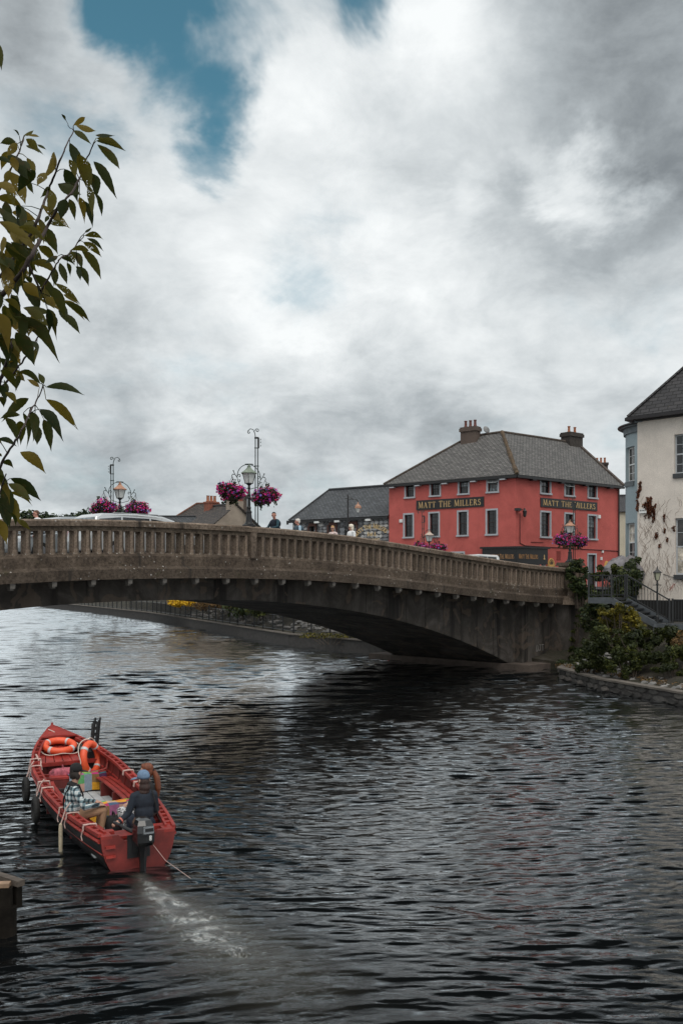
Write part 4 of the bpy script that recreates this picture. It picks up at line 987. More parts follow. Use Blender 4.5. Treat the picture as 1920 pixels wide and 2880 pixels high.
def make_cream():
    C = Vector((14.70, 46.0, 2.3)); W = 9.5
    h = thing('cream_house', 'tall cream rendered house with dead ivy and dark sash windows', 'building', C)
    f = Frame((0, 0, 0), (.72, -.694), (-.694, -.72), C); up = lambda z: Vector((0, 0, z))
    H = f.z_at(1800, 1168)
    x_ = lambda x: 1720 + x * .27211; y_ = lambda y: 1000 + y * .27211
    s0 = f.s_at(x_(640)); zz = lambda y: f.z_at(x_(690), y_(y))
    ops = [(s0, s0 + 1.15, zz(1222), zz(812)), (s0 + .04, s0 + 1.19, zz(2268), zz(1680)), (s0 + 3.6, s0 + 4.75, zz(1222), zz(812)), (s0 + 3.6, s0 + 4.75, zz(2268), zz(1680))]
    base = f.z_at(1850, 1688)
    w = MB(); wall_open(w, f, 0, W, base, H, ops, .25); back = f.n * -8
    for a, b in ((f.p(0, 0), f.p(0, 0) + back), (f.p(W, 0), f.p(W, 0) + back)): w.quad(a + up(base), b + up(base), b + up(H), a + up(H))
    w.build('wall', CREAM, h)
    p = MB(); fbox(p, f, -.02, W, -.4, base, -.5, .015); p.build('plinth', M('black_plinth', (.012, .012, .012), .8, .3, 3, .2, 20), h)
    k = MB(); sealed_back(k, f, ops, .245); k.build('interior', ROOM, h, fix=False)
    SILL = M('dark_sill', (.045, .048, .052), .7, .2, 5, .2, 20)
    for i, o in enumerate(ops): 
        wn = window(h, f, *o, trim=SILL, frame=M('grey_sash', (.42, .44, .46), .5, .1, 6, .03, 30), glass=GLASS if i % 2 == 0 else GLASS_W, tw=0, cols=3, rows=4, depth=.14, sill=.13, silldark=SILL, fw=.07, tproud=.03)
    e = H; apex = f.p(4.4, e + 5.4, -3.6); a, b = f.p(-.35, e - .05, .35), f.p(W + .3, e - .05, .35); c, d = f.p(-.35, e - .05, -8.3), f.p(W + .3, e - .05, -8.3); ap2 = f.p(5.0, e + 5.4, -3.6)
    for pts in ((a, b, ap2, apex), (c, a, apex), (b, d, ap2), (d, c, apex, ap2)): slab_poly(pts, .08, SLATE_DARK, h)
    r = MB(); r.beam(a.lerp(apex, .0) + up(.04), apex + up(.04), .26, .08); r.build('hip_tile', SLATE_DARK, h, uv=True)
    g = MB(); g.beam(a + up(-.12), b + up(-.12), .3, .16); g.beam(a + up(-.121), c + up(-.121), .3, .16); g.beam(f.p(0, H - .25, .12), f.p(W, H - .25, .12), .24, .12); g.build('eaves', M('eaves_paint', (.02, .018, .02), .7), h)
    g = MB(); fbox(g, f, -.1, .28, H - .34, H - .02, -.2, .12); g.build('eaves_block', M('blue_grey_block', (.16, .19, .21), .8), h)
    # tangled bare stems of the dead creeper
    st = MB(); rr = random.Random(4)
    for i in range(520):
        s = rr.uniform(.05, 6.5); z = rr.uniform(base, H * .5) * (1 if rr.random() < .8 else 1.15)
        if any(o[0] - .1 < s < o[1] + .1 and o[2] - .1 < z < o[3] + .1 for o in ops): continue
        pts = []; dx = rr.uniform(-.06, .06)
        for k in range(5):
            pts.append(f.p(s, z, .008)); s += dx + rr.uniform(-.09, .09); z += rr.uniform(.05, .17); s = max(.03, s)
        st.tube(pts, .0055, 3, cap=False)
    tag(st.build('creeper_stems', M('creeper_stem', (.19, .12, .08), .9), h), kind='stuff')
    # patches of brown leaves still clinging
    rng = np.random.default_rng(9); blobs = []
    for cx, y0, y1, wd in ((290, 1310, 1390, 16), (275, 1390, 1470, 20), (262, 1500, 1600, 14), (370, 1470, 1560, 20), (400, 1470, 1530, 16), (345, 1530, 1560, 22), (375, 1560, 1620, 26), (400, 1540, 1660, 18), (380, 1620, 1680, 10), (345, 1650, 1690, 8), (435, 1570, 1720, 18), (455, 1540, 1580, 10), (535, 1650, 1720, 10), (540, 1800, 1840, 12), (462, 1850, 1890, 22), (490, 1960, 1975, 10), (570, 1890, 1920, 12), (635, 1770, 1820, 12)):
        for y in np.arange(y0, y1, 14): 
            px, py = x_(cx + rng.uniform(-9, 9)), y_(y); s, z = f.s_at(px), f.z_at(px, py); r_ = wd * .27211 / F * 46; blobs.append((tuple(f.p(s, z, .03)), (r_, .04, r_)))
    foliage('dead_creeper', blobs, 2200, .055, RUST, h, 3, shell=.1)
    s = f.s_at(x_(325)); z = f.z_at(x_(325), y_(1605)); q = MB(); fbox(q, f, s - .19, s + .19, z - .12, z + .10, .01, .10); ab = q.build('alarm_box', WHITE, h)
    q = MB()
    for i, ww in enumerate((.035, .02, .04, .03, .035)): fbox(q, f, s - .14 + i * .06, s - .14 + i * .06 + ww, z - .02, z + .05, .101, .104)
    q.build('alarm_print', IRON, ab)
    q = MB(); s1 = f.s_at(x_(550)); z1 = f.z_at(x_(550), y_(2260)); q.tube([f.p(s1 - .1, z1, .02), f.p(s1 + .9, z1 - .3, .05), f.p(s1 + 2, z1 - .75, .05)], .012, 4); q.build('cable', IRON, h)
    # hanging bits of red paint scrawl on the lower wall
    q = MB(); s1 = f.s_at(1885); z1 = f.z_at(1885, 1655); rr = random.Random(2)
    for i in range(5): q.tube([f.p(s1 + rr.uniform(-.2, .2), z1 + rr.uniform(-.2, .1), .004), f.p(s1 + rr.uniform(-.1, .2), z1 + rr.uniform(-.1, .25), .004), f.p(s1 + rr.uniform(-.1, .25), z1 + rr.uniform(.0, .3), .004)], .012, 3)
    q.build('paint_mark', M('faded_red_paint', (.50, .24, .20), .9), h)
    return h, f
CREAMH, CF = make_cream()

def make_blue():
    ce = Vector((17.25, 49.6, 2.3)); r = 1.95
    h = thing('bow_fronted_house', 'pale blue bow fronted house behind the cream house', 'building', ce)
    Z0 = ce.y - .5; zf = lambda py: HC + (YH - py) / F * Z0 - ce.z
    y_ = lambda y: 1000 + y * .27211
    H = zf(y_(745)); angs = np.linspace(R(120), R(300), 25)          # directions of the bow
    wins = [(zf(y_(1300)), zf(y_(940))), (zf(y_(2130)), zf(y_(1730)))]
    wa, wb = R(174), R(203)
    mb = MB(); zs = sorted([0, H] + [z for w in wins for z in w])
    A = sorted(set(list(angs) + [wa, wb]))
    P = lambda a, z, rr=r: Vector((rr * math.cos(a), rr * math.sin(a), z))
    for a, b in zip(A, A[1:]):
        for c, d in zip(zs, zs[1:]):
            if wa <= (a + b) / 2 <= wb and any(w[0] < (c + d) / 2 < w[1] for w in wins): continue
            mb.quad(P(a, c), P(b, c), P(b, d), P(a, d))
    for c, d in wins:
        for a in (wa, wb): mb.quad(P(a, c), P(a, d), P(a, d, r - .25), P(a, c, r - .25))
        mb.quad(P(wa, c), P(wb, c), P(wb, c, r - .25), P(wa, c, r - .25)); mb.quad(P(wa, d), P(wb, d), P(wb, d, r - .25), P(wa, d, r - .25))
    mb.quad(P(R(120), 0), P(R(120), H), Vector((6, 8, H)), Vector((6, 8, 0)))
    mb.build('wall', BLUE, h, smooth=False)
    for c, d in wins:
        # a flat sash window standing in the bow
        p0, p1 = P(wa, 0, r - .12), P(wb, 0, r - .12); dd = (p1 - p0).normalized(); fr = Frame((p0.x, p0.y, 0), (dd.x, dd.y), (dd.y, -dd.x), ce)
        if fr.n.y > 0: fr.n = -fr.n
        L = (p1 - p0).length
        window(h, fr, 0, L, c, d, trim=M('slate_sill', (.12, .14, .15), .7), frame=WHITE, glass=GLASS_W, tw=0, cols=2, rows=4, depth=.02, sill=.16, tproud=.14, fw=.07, silldark=M('slate_sill', (.12, .14, .15)))
        q = MB(); q.quad(fr.p(0, c, -.2), fr.p(L, c, -.2), fr.p(L, d, -.2), fr.p(0, d, -.2)); q.build('interior', ROOM, h, fix=False)
    b = MB(); n = 30
    for (r0, z0), (r1, z1) in (((r + .02, H - .30), (r + .10, H - .30)), ((r + .10, H - .30), (r + .12, H)), ((r + .12, H), (r + .30, H + .02)), ((r + .30, H + .02), (r + .32, H + .16)), ((r + .02, H - .30), (r + .02, H))):
        for i in range(n):
            a, c = R(110) + R(200) * i / n, R(110) + R(200) * (i + 1) / n; b.quad(P(a, z0, r0), P(c, z0, r0), P(c, z1, r1), P(a, z1, r1))
    b.build('cornice', M('blue_cornice', (.15, .175, .19), .8), h)
    b = MB(); apex = Vector((.9, .9, H + 1.5))
    for i in range(n):
        a, c = R(110) + R(200) * i / n, R(110) + R(200) * (i + 1) / n; b.poly([P(a, H + .17, r + .34), P(c, H + .17, r + .34), apex])
    b.build('roof', SLATE_DARK, h, uv=True)
    b = MB(); b.tube([P(R(140) + R(150) * i / 20, H + .12, r + .36) for i in range(21)], .06, 6); b.build('gutter', BLACKP, h)
    return h
make_blue()

def plain_house(name, label, C, fdir, fn, W, D, H, rise, wallm, roofm, hip=(False, False), z0=3.8, chim=(), chimm=CHIM, pots=TERRA, wins=()):
    C = Vector((C[0], C[1], z0)); h = thing(name, label, 'building', C); f = Frame((0, 0, 0), fdir, fn, C); up = lambda z: Vector((0, 0, z))
    w = MB(); ops = list(wins); wall_open(w, f, 0, W, 0, H, ops, .15)
    for s in (0, W):
        pts = [f.p(s, 0), f.p(s, 0, -D), f.p(s, H, -D)] + ([] if hip[0 if s == 0 else 1] else [f.p(s, H + rise, -D / 2)]) + [f.p(s, H)]
        w.poly(pts)
    w.quad(f.p(0, 0, -D), f.p(W, 0, -D), f.p(W, H, -D), f.p(0, H, -D)); w.build('wall', wallm, h)
    for o in ops: window(h, f, *o, tw=.05, depth=.08, rows=2, cols=2)
    ov = .25; a, b, c, d = f.p(-.15, H - .1, ov), f.p(W + .15, H - .1, ov), f.p(W + .15, H - .1, -D - ov), f.p(-.15, H - .1, -D - ov)
    r0 = f.p(D / 2 if hip[0] else -.15, H + rise, -D / 2); r1 = f.p(W - D / 2 if hip[1] else W + .15, H + rise, -D / 2)
    for pts in ((a, b, r1, r0), (c, d, r0, r1)): slab_poly(pts, .08, roofm, h)
    if hip[0]: slab_poly((d, a, r0), .08, roofm, h)
    if hip[1]: slab_poly((b, c, r1), .08, roofm, h)
    r = MB(); r.tube([r0 + up(.03), r1 + up(.03)], .1, 6)
    for k, (e0, e1) in enumerate(((a, r0), (b, r1))):
        if hip[k]: r.tube([e0 + up(.03), e1 + up(.03)], .09, 6)
    r.build('ridge', M('ridge_red', (.17, .075, .05), .9, .4, 5, .4, 20) if hip[0] else M('dark_ridge', (.035, .037, .04), .8), h)
    for s, t, sx, sy, hh, n, m in chim:
        p = f.p(s, 0, t); ang = math.atan2(f.d.y, f.d.x); q = MB(); top = H + rise + hh
        q.box((p.x, p.y, (top + H) / 2), (sx, sy, top - H), ang); q.box((p.x, p.y, top - .12), (sx + .14, sy + .14, .2), ang); ch = q.build('chimney', m, h)
        for i in range(n):
            o = (i - (n - 1) / 2) * sx / max(1, n) * .9; q = MB(); q.lathe([(.10, 0), (.12, .03), (.10, .12), (.09, .4), (.11, .42), (.11, .48), (.07, .48)], (p.x + o * f.d.x, p.y + o * f.d.y, top), 8); q.build('chimney_pot', pots, ch)
    return h, f
# far houses over the parapet
def dirs(az): a = R(az); return (math.cos(a), math.sin(a)), (math.sin(a), -math.cos(a))
def gable_house():
    Z = 72.0; A = at(668, 1500, Z); C = Vector((A.x - 3.15, A.y - 2.77, 3.8))
    h = thing('gabled_house', 'brown slate house with bare rendered gable and brick chimney behind the tall lamp', 'building', C)
    zr = HC + (YH - 1418) / F * Z - 3.8; ze = zr - 3.3
    gw = [Vector((0, 0, 0)), Vector((3.15, 2.77, 0)), Vector((6.3, 5.54, 0))]; back = Vector((-2.5, 2.85, 0)); up = lambda z: Vector((0, 0, z))
    w = MB(); w.poly([gw[0], gw[2], gw[2] + up(ze), gw[1] + up(zr), gw[0] + up(ze)])
    w.quad(gw[0], gw[0] + back, gw[0] + back + up(ze), gw[0] + up(ze)); w.quad(gw[2], gw[2] + back, gw[2] + back + up(ze), gw[2] + up(ze))
    w.poly([gw[0] + back, gw[2] + back, gw[2] + back + up(ze), gw[1] + back + up(zr), gw[0] + back + up(ze)]); w.build('wall', GABLE, h)
    o = Vector((-.2, -.05, 0)); n0 = gw[0] + up(ze) + o * 1.5; slab_poly([n0 + Vector((0, .12, 0)), gw[1] + up(zr + .03) + Vector((0, .12, 0)), gw[1] + back + up(zr + .03), n0 + back], .1, SLATE_BROWN, h)
    n2 = gw[2] + up(ze) - o; slab_poly([gw[1] + up(zr + .03) + Vector((0, -.18, 0)), n2 + Vector((0, -.18, 0)), n2 + back, gw[1] + back + up(zr + .03)], .1, SLATE_BROWN, h)
    r = MB(); r.tube([gw[1] + up(zr + .06), gw[1] + back + up(zr + .06)], .1, 6); r.build('ridge', M('dark_ridge', (.035, .037, .04), .8), h)
    q = MB(); q.box(gw[1] + Vector((-.25, .3, zr - .35)), (1.15, .75, 1.2), R(41)); ch = q.build('chimney_base', GABLE, h)
    q = MB(); q.box(gw[1] + Vector((-.25, .3, zr + .33)), (1.05, .65, .6), R(41)); q.box(gw[1] + Vector((-.25, .3, zr + .64)), (1.15, .75, .10), R(41)); q.build('chimney', BRICK, h)
    bk = MB(); bk.box((0, 0, 0), (1, 1, 1)); bme = bk.mesh('brick', BRICK)
    q = MB(); c = gw[1] + back * .97 + up(zr - .2); q.box(c, (.95, .7, 1.1), R(41)); q.box(c + up(.55), (1.05, .8, .12), R(41)); c2 = q.build('chimney', BRICK, h)
    for i in range(3):
        q = MB(); q.lathe([(.14, 0), (.16, .05), (.12, .12), (.11, .45), (.14, .5), (.09, .5)], c + Vector((-.25 + .25 * i, -.2 + .2 * i, .60)), 8); q.build('chimney_pot', TERRA, c2)
gable_house()
A = at(452, 1500, 96)
plain_house('hipped_house', 'distant house with brown hipped slate roof and red ridge tiles', (A.x, A.y), (1, -.12), (-.12, -1), 8.4, 6.0, 6.0, 2.6, GABLE, SLATE_BROWN, hip=(True, True), chim=((7.6, -3.0, 1.5, 1.2, .9, 3, CHIM),))
A = at(236, 1500, 84)
plain_house('low_brick_house', 'distant low slate roofed house with wide brick chimney behind silver cars', (A.x, A.y), (1, -.05), (-.05, -1), 9.5, 6.0, 4.2, 2.2, GABLE, SLATE_BLUE, chim=((.9, -3.0, 2.7, .9, .0, 5, BRICK), (4.5, -3.0, .9, .8, .35, 0, M('chimney_brick', (.20, .10, .07), .9))))
A = at(1684, 1500, 82)
plain_house('narrow_cream_house', 'narrow cream house squeezed between the red pub and the blue house', (A.x, A.y), (1, -.2), (-.2, -1), 6.8, 7.0, 6.6, 1.6, PALE, SLATE_DARK, wins=((2.35, 2.78, 3.6, 5.6),), chim=((.2, -3.0, 1.5, .8, 3.0, 4, M('sooty_chimney', (.045, .038, .034), .95)),))

# distant trees beyond the parapet
def far_tree(label, px, py, Z, r, h, seed, n=900):
    b = at(px, py, Z); C = Vector((b.x, b.y, 3.79)); t = thing('tree', label, 'tree', C, group='trees far beyond the bridge')
    top = b.z - 3.79; q = MB(); q.tube([(0, 0, 0), (.1, 0, top * .4), (-.1, .1, top * .75)], [.25, .18, .08], 6); q.build('trunk', BARK, t)
    rr = np.random.default_rng(seed); bl = [((rr.uniform(-r, r) * .8, rr.uniform(-r, r) * .5, top - h * rr.uniform(.3, 1.0)), (r * rr.uniform(.3, .5),) * 2 + (h * rr.uniform(.25, .45),)) for _ in range(12)]
    foliage('crown', bl, n, .16 + r * .03, FAR_TREE, t, seed)
for i, (lab, px, py, Z, r, h) in enumerate([('dark far tree above the parapet beside the foreground leaves', 95, 1434, 90, 2.0, 2.6), ('dark far tree right of the walking man at the left', 165, 1440, 95, 2.4, 2.6), ('low dark far shrub at the right end of the left hedge', 215, 1449, 100, 1.4, 1.6),
        ('dark far tree above the wide brick chimney', 262, 1428, 110, 1.8, 2.4), ('rounded far tree behind the left flower baskets', 320, 1421, 115, 2.6, 3.2)]): far_tree(lab, px, py, Z, r, h, 20 + i, 1500)

# ------------------------------------------------------------------ lamps, banner poles and baskets
def scroll(mb, c, r, a0, turns, dirn, plane=('x', 'z'), w=.014, grow=.25, n=16):
    pts = []
    for i in range(n + 1):
        t = i / n; a = a0 + dirn * turns * 2 * math.pi * t; rr = r * (1 - (1 - grow) * t)
        pts.append((c[0] + rr * math.cos(a), c[1], c[2] + rr * math.sin(a)))
    mb.tube(pts, w, 5); return pts

def lamp(label, loc, rz, topmat, scale=1.0):
    t = thing('street_lamp', label, 'street lamp', loc, rz, 'ornate lamps on the bridge parapets'); t.scale = (scale,) * 3
    b = MB(); b.lathe([(.24, 0), (.24, .05), (.17, .09), (.12, .16), (.10, .34), (.085, .46), (.10, .48), (.10, .52), (.07, .55), (.062, .60), (.075, .66), (.055, .70), (.05, .95), (.065, 1.0), (.05, 1.04), (.062, 1.10), (.045, 1.16), (.035, 1.3), (.05, 1.34), (.035, 1.42), (.09, 1.46), (.10, 1.49)], n=12); b.build('post', IRON, t, smooth=False)
    b = MB()
    for s in (-1, 1):
        b.tube([(s * .05, 0, .97), (s * .12, 0, .97), (s * .18, 0, 1.06), (s * .21, 0, 1.1)], .016, 5); scroll(b, (s * .13, 0, .94), .06, math.pi / 2, .8, -s)
        arch = [(s * .52 * math.cos(a), 0, 1.70 + .45 * math.sin(a)) for a in np.linspace(R(-10), R(90), 14)]; b.tube(arch, .014, 5)
        b.tube([(s * .50, 0, 1.62), (s * .48, 0, 1.52), (s * .40, 0, 1.40), (s * .12, 0, 1.32), (s * .04, 0, 1.3)], .012, 5)
        scroll(b, (s * .43, 0, 1.72), .07, R(0 if s > 0 else 180), .9, s); scroll(b, (s * .43, 0, 1.57), .06, R(0 if s > 0 else 180), .9, -s)
        b.tube([(s * .52, 0, 1.66), (s * .62, 0, 1.76), (s * .68, 0, 1.86)], .014, 5); b.ball((s * .69, 0, 1.88), .025, 6, 4)
        b.tube([(s * .62, 0, 1.76), (s * .72, 0, 1.76), (s * .76, 0, 1.70), (s * .72, 0, 1.64)], .014, 5)
    b.tube([(.14 * math.cos(a), .14 * math.sin(a), 2.155) for a in np.linspace(0, 2 * math.pi, 13)[:-1]], .012, 5, closed=True); tag(b.build('scroll_bracket', IRON_G, t), kind='stuff')
    b = MB(); b.lathe([(.13, 1.50), (.225, 1.84)], n=4, a0=R(45)); b.build('lantern_glass', FROST, t)
    b = MB()
    for k in range(4):
        a = R(45 + 90 * k); b.beam((.132 * math.cos(a), .132 * math.sin(a), 1.49), (.23 * math.cos(a), .23 * math.sin(a), 1.85), .02, .02)
    b.lathe([(.15, 1.485), (.15, 1.51), (.12, 1.51)], n=4, a0=R(45)); b.build('lantern_frame', IRON, t)
    b = MB(); b.lathe([(.28, 1.835), (.285, 1.86), (.19, 1.93), (.12, 1.99), (.075, 2.04), (.06, 2.06), (.075, 2.08), (.03, 2.11), (.04, 2.14), (.012, 2.18)], n=8, a0=R(22.5)); b.build('lantern_roof', topmat, t)
    return t

def banner_pole(label, loc, rz, hgt=3.4, flip=1, base=-1.0):
    t = thing('banner_pole', label, 'pole', loc, rz, 'twin rod poles beside the lamps')
    b = MB()
    for x in (-.045, .045): b.tube([(x, 0, base), (x, 0, hgt - .2)], .020, 6)
    for z in (2.2, .8, hgt - .58): b.box((0, 0, z), (.16, .04, .03))
    b.box((0, 0, base + .04), (.22, .16, .08)); b.build('rods', IRON_G, t)
    b = MB(); b.box((0, 0, hgt - .22), (.15, .06, .06)); b.box((flip * .07, 0, hgt - .4), (.05, .06, .36)); b.build('head_box', IRON, t)
    b = MB(); b.tube([(-flip * .04, 0, hgt - .2), (-flip * .06, 0, hgt - .06), (-flip * .10, 0, hgt + .02)], .016, 5)
    b.tube([(-flip * .06, 0, hgt - .06), (-flip * .12, 0, hgt + .07), (-flip * .22, 0, hgt + .1), (-flip * .31, 0, hgt + .02)], .014, 5); scroll(b, (-flip * .27, 0, hgt - .03), .055, R(90), 1.0, flip)
    scroll(b, (flip * .02, 0, hgt + .04), .075, R(200 if flip > 0 else -20), 1.2, -flip)
    for z in (-.28, -.38, -.50): scroll(b, (flip * .13, 0, hgt + z), .03, R(90), .7, -flip, w=.008, n=8)
    tag(b.build('scrollwork', IRON_G, t), kind='stuff'); return t

def basket(label, loc, seed, k=1.0):
    t = thing('hanging_flower_basket', label, 'flower basket', loc, 0, 'hanging petunia baskets on the bridge lamps'); t.scale = (k, k, k * .95)
    rng = np.random.default_rng(seed)
    b = MB(); b.lathe([(.05, -.28), (.18, -.24), (.27, -.10), (.29, 0), (.27, 0)], n=12); b.build('bowl', M('basket_liner', (.03, .024, .015), .95, .4, 8, .6, 20), t)
    b = MB()
    for a in (90, 210, 330): b.tube([(.27 * math.cos(R(a)), .27 * math.sin(R(a)), 0), (0, 0, .52)], .006, 4)
    b.build('chain', IRON, t)
    bl = [((rng.uniform(-.25, .25), rng.uniform(-.25, .25), rng.uniform(-.12, .14)), (rng.uniform(.16, .27), rng.uniform(.16, .27), rng.uniform(.13, .2))) for _ in range(11)] + [((0, 0, .02), (.36, .36, .24))]
    foliage('leaves', bl, 2000, .05, BASKET_LEAF, t, seed, shell=.35)
    bl2 = [((x * 1.12, y * 1.12, z), (a * 1.08, b_ * 1.08, c * 1.08)) for (x, y, z), (a, b_, c) in bl]
    foliage('flowers', bl2, 900, .058, PETAL, t, seed + 50, shell=.9, elong=1.0)
    tr = [((rng.uniform(-.36, .36), rng.uniform(-.36, .36), rng.uniform(-.34, -.2)), (.05, .05, .14)) for _ in range(9)] + [((rng.uniform(-.2, .2), rng.uniform(-.2, .2), .32), (.06, .06, .12)) for _ in range(2)]
    tag(foliage('trailing_shoots', tr, 260, .04, BASKET_LEAF, t, seed + 90, shell=.2), kind='stuff')
    return t
r706 = rail(8.34)
lampspots = [('black street lamp with green roof on the near parapet at mid bridge', bridge_pt(8.34, .08, r706), VERDI, 1.0, 1),
             ('copper roofed street lamp on the far parapet at left', bridge_pt(8.34, W_BR - 1.0, r706), COPPER, 1.0, -1),
             ('copper roofed street lamp on the ivy covered pier at the bridge end', bridge_pt(29.3, .05, rail(29.3) + .30), COPPER, 1.0, 1),
             ('pale roofed street lamp on the far parapet before the red pub', bridge_pt(29.1, W_BR - .25, rail(29.1) + .12), M('pale_copper', (.50, .40, .33), .5, .3, 6), 1.0, -1)]
plabels = ['tall twin rod pole with scroll top behind the mid bridge lamp', 'tall twin rod pole beside the far left lamp', 'tall twin rod pole beside the lamp on the ivy pier', 'tall twin rod pole by the lamp before the red pub']
blabels = [('left pink basket of the green roofed mid bridge lamp', 'right pink basket of the green roofed mid bridge lamp'), ('left pink basket of the lamp above the silver cars', 'right purple basket of the lamp above the silver cars'),
           ('left basket of the lamp on the ivy covered pier', 'right basket of the lamp on the ivy covered pier'), ('left basket of the lamp in front of the red pub', 'right basket of the lamp in front of the red pub')]
for i, (lab, p, mt, k, fl) in enumerate(lampspots):
    lamp(lab, p, BRZ, mt, k)
    ud = Vector((.703, .711, 0)); vd = Vector((-.711, .703, 0))
    bo = [(.72, .45), (-.30, .1), (1.0, .35), (-.42, .1)][i]; bb = p + ud * bo[0] + vd * bo[1]
    banner_pole(plabels[i], bb, R(8), [3.42, 3.05, 3.3, 3.15][i], [1, -1, 1, 1][i])
    for j, s in enumerate((-1, 1)):
        basket(blabels[i][j], p + ud * (s * .74) + Vector((0, 0, 1.12)), 31 + i * 7 + j * 3, 1.12)

def side_lamp():
    Z = 60.5; x = at(978, 1500, Z).x; base = 3.8; top = HC + (YH - 1391) / F * Z
    t = thing('street_lamp', 'plain black post lamp with one side lantern before the stone building', 'street lamp', (x, Z, base)); h = top - base
    b = MB(); b.lathe([(.11, 0), (.11, .6), (.07, .7), (.055, 1.5), (.05, h - .4), (.04, h)], n=8); b.build('post', IRON, t)
    b = MB(); b.tube([(-.14, 0, h - .25), (0, 0, h - .28), (.35, -.05, h - .30), (.62, -.1, h - .36), (.68, -.1, h - .5)], .025, 5); b.build('bracket', IRON, t); b = MB(); b.tube([(.02, 0, h - .12), (.3, -.04, h - .27)], .016, 4); b.build('brace', IRON, t)
    c = (.66, -.1, h - 1.05); b = MB(); b.lathe([(.08, -.12), (.17, .12), (.18, .16)], c, 8); b.build('lantern_glass', FROST, t)
    b = MB(); b.lathe([(.21, .14), (.20, .26), (.14, .36), (.05, .42), (.03, .56)], c, 10); b.build('lantern_hood', COPPER, t)
side_lamp()

# ------------------------------------------------------------------ landing, steps, railings and lamp on the right bank
LD = Vector((.707, -.707, 0)); LN = Vector((-.707, -.707, 0))      # along the bank, towards the river
A_ = Vector((12.6, 41.0, 0))
def make_steps():
    METAL = M('grey_steel', (.085, .095, .105), .6, .2, 4, .1, 20); DARKM = M('dark_steel', (.022, .024, .026), .6, .2, 4, .1, 20)
    s = thing('river_steps', 'dark steel landing and steps leading down beside the cream house', 'steps', (A_.x, A_.y, 0))
    zl, zb = 3.5, 2.45
    P = lambda a, t, z: LD * a + LN * t + Vector((0, 0, z))
    b = MB(); b.add([P(-1.15, 0, zl - .1), P(0, 0, zl - .1), P(0, 1.2, zl - .1), P(-1.15, 1.2, zl - .1), P(-1.15, 0, zl), P(0, 0, zl), P(0, 1.2, zl), P(-1.15, 1.2, zl)], [(0, 1, 2, 3), (4, 5, 6, 7), (0, 1, 5, 4), (1, 2, 6, 5), (2, 3, 7, 6), (3, 0, 4, 7)]); b.build('landing', DARKM, s)
    b = MB(); b.beam(P(-1.15, 1.22, zl - .12), P(.0, 1.22, zl - .12), .06, .26); b.build('landing_edge', METAL, s)
    n = 7
    for i in range(n):
        a = 2.0 * (i + .5) / n; z = zl - (zl - zb) * (i + 1) / (n + .0); st = MB()
        st.add([P(a - .16, .02, z - .05), P(a + .16, .02, z - .05), P(a + .16, 1.18, z - .05), P(a - .16, 1.18, z - .05), P(a - .16, .02, z), P(a + .16, .02, z), P(a + .16, 1.18, z), P(a - .16, 1.18, z)], [(0, 1, 2, 3), (4, 5, 6, 7), (0, 1, 5, 4), (1, 2, 6, 5), (2, 3, 7, 6), (3, 0, 4, 7)]); st.build('step', DARKM, s)
    b = MB(); b.beam(P(0, 1.22, zl - .12), P(2.0, 1.22, zb - .05), .06, .26); b.build('stringer', METAL, s)
    b = MB(); b.beam(P(0, -.02, zl - .12), P(2.0, -.02, zb - .05), .06, .26); b.build('stringer', METAL, s)
    b = MB(); b.add([P(2.0, -.8, zb - .12), P(7.5, -.8, zb - .12), P(7.5, 1.2, zb - .12), P(2.0, 1.2, zb - .12), P(2.0, -.8, zb), P(7.5, -.8, zb), P(7.5, 1.2, zb), P(2.0, 1.2, zb)], [(0, 1, 2, 3), (4, 5, 6, 7), (0, 1, 5, 4), (1, 2, 6, 5), (2, 3, 7, 6), (3, 0, 4, 7)]); b.build('platform', DARKM, s)
    b = MB(); b.beam(P(2.02, 1.22, zb - .1), P(7.5, 1.22, zb - .1), .06, .22); b.build('platform_edge', METAL, s)
    def rail_run(label, p0, p1, z0, z1, gap=.13, mat=DARKM, h=.98):
        t = thing('railing', label, 'railing', (A_.x, A_.y, 0)); d = p1 - p0; L = d.length; u = Vector((0, 0, 1))
        q = MB(); q.beam(p0 + u * (z0 + h), p1 + u * (z1 + h), .06, .05); q.build('handrail', mat, t)
        q = MB(); q.beam(p0 + u * (z0 + .12), p1 + u * (z1 + .12), .04, .04); q.build('bottom_rail', mat, t)
        for k in range(2):
            pp = p0.lerp(p1, k); q = MB(); q.box(pp + u * ((z0 if k == 0 else z1) + .52), (.07, .07, 1.04)); q.build('post', mat, t)
        nb = int(L / gap); q = MB(); q.box((0, 0, .49), (.018, .018, .86)); me = q.mesh('bar', mat)
        for i in range(1, nb): k = i / nb; inst('bar', me, t, p0.lerp(p1, k) + u * (z0 + (z1 - z0) * k))
    flat = lambda a, t: LD * a + LN * t
    rail_run('dark steel railing along the front of the landing beside the bridge pier', flat(-1.15, 1.2), flat(-.05, 1.2), zl, zl)
    rail_run('dark steel railing descending along the cream wall', flat(.05, 0), flat(2.0, 0), zl, zb)
    rail_run('dark steel railing at the back of the landing under the ivy', flat(-1.15, 0), flat(-.05, 0), zl, zl)
    rail_run('dark steel railing on the lower platform at the right edge', flat(2.1, -.1), flat(7.4, -.1), zb, zb)
    # pipe hanging from the stringer foot
    q = MB(); q.tube([P(1.9, 1.25, zb - .15), P(1.92, 1.28, zb - .5), P(1.95, 1.3, zb - .8), P(1.86, 1.32, zb - 1.1)], .018, 5); q.box(P(1.95, 1.24, zb - .08), (.14, .14, .12)); q.build('drain_pipe', METAL, s)
    base = Vector((A_.x, A_.y, 0)) + P(2.03, 1.16, zb)
    t = thing('street_lamp', 'slim black lantern post at the foot of the river steps', 'street lamp', base)
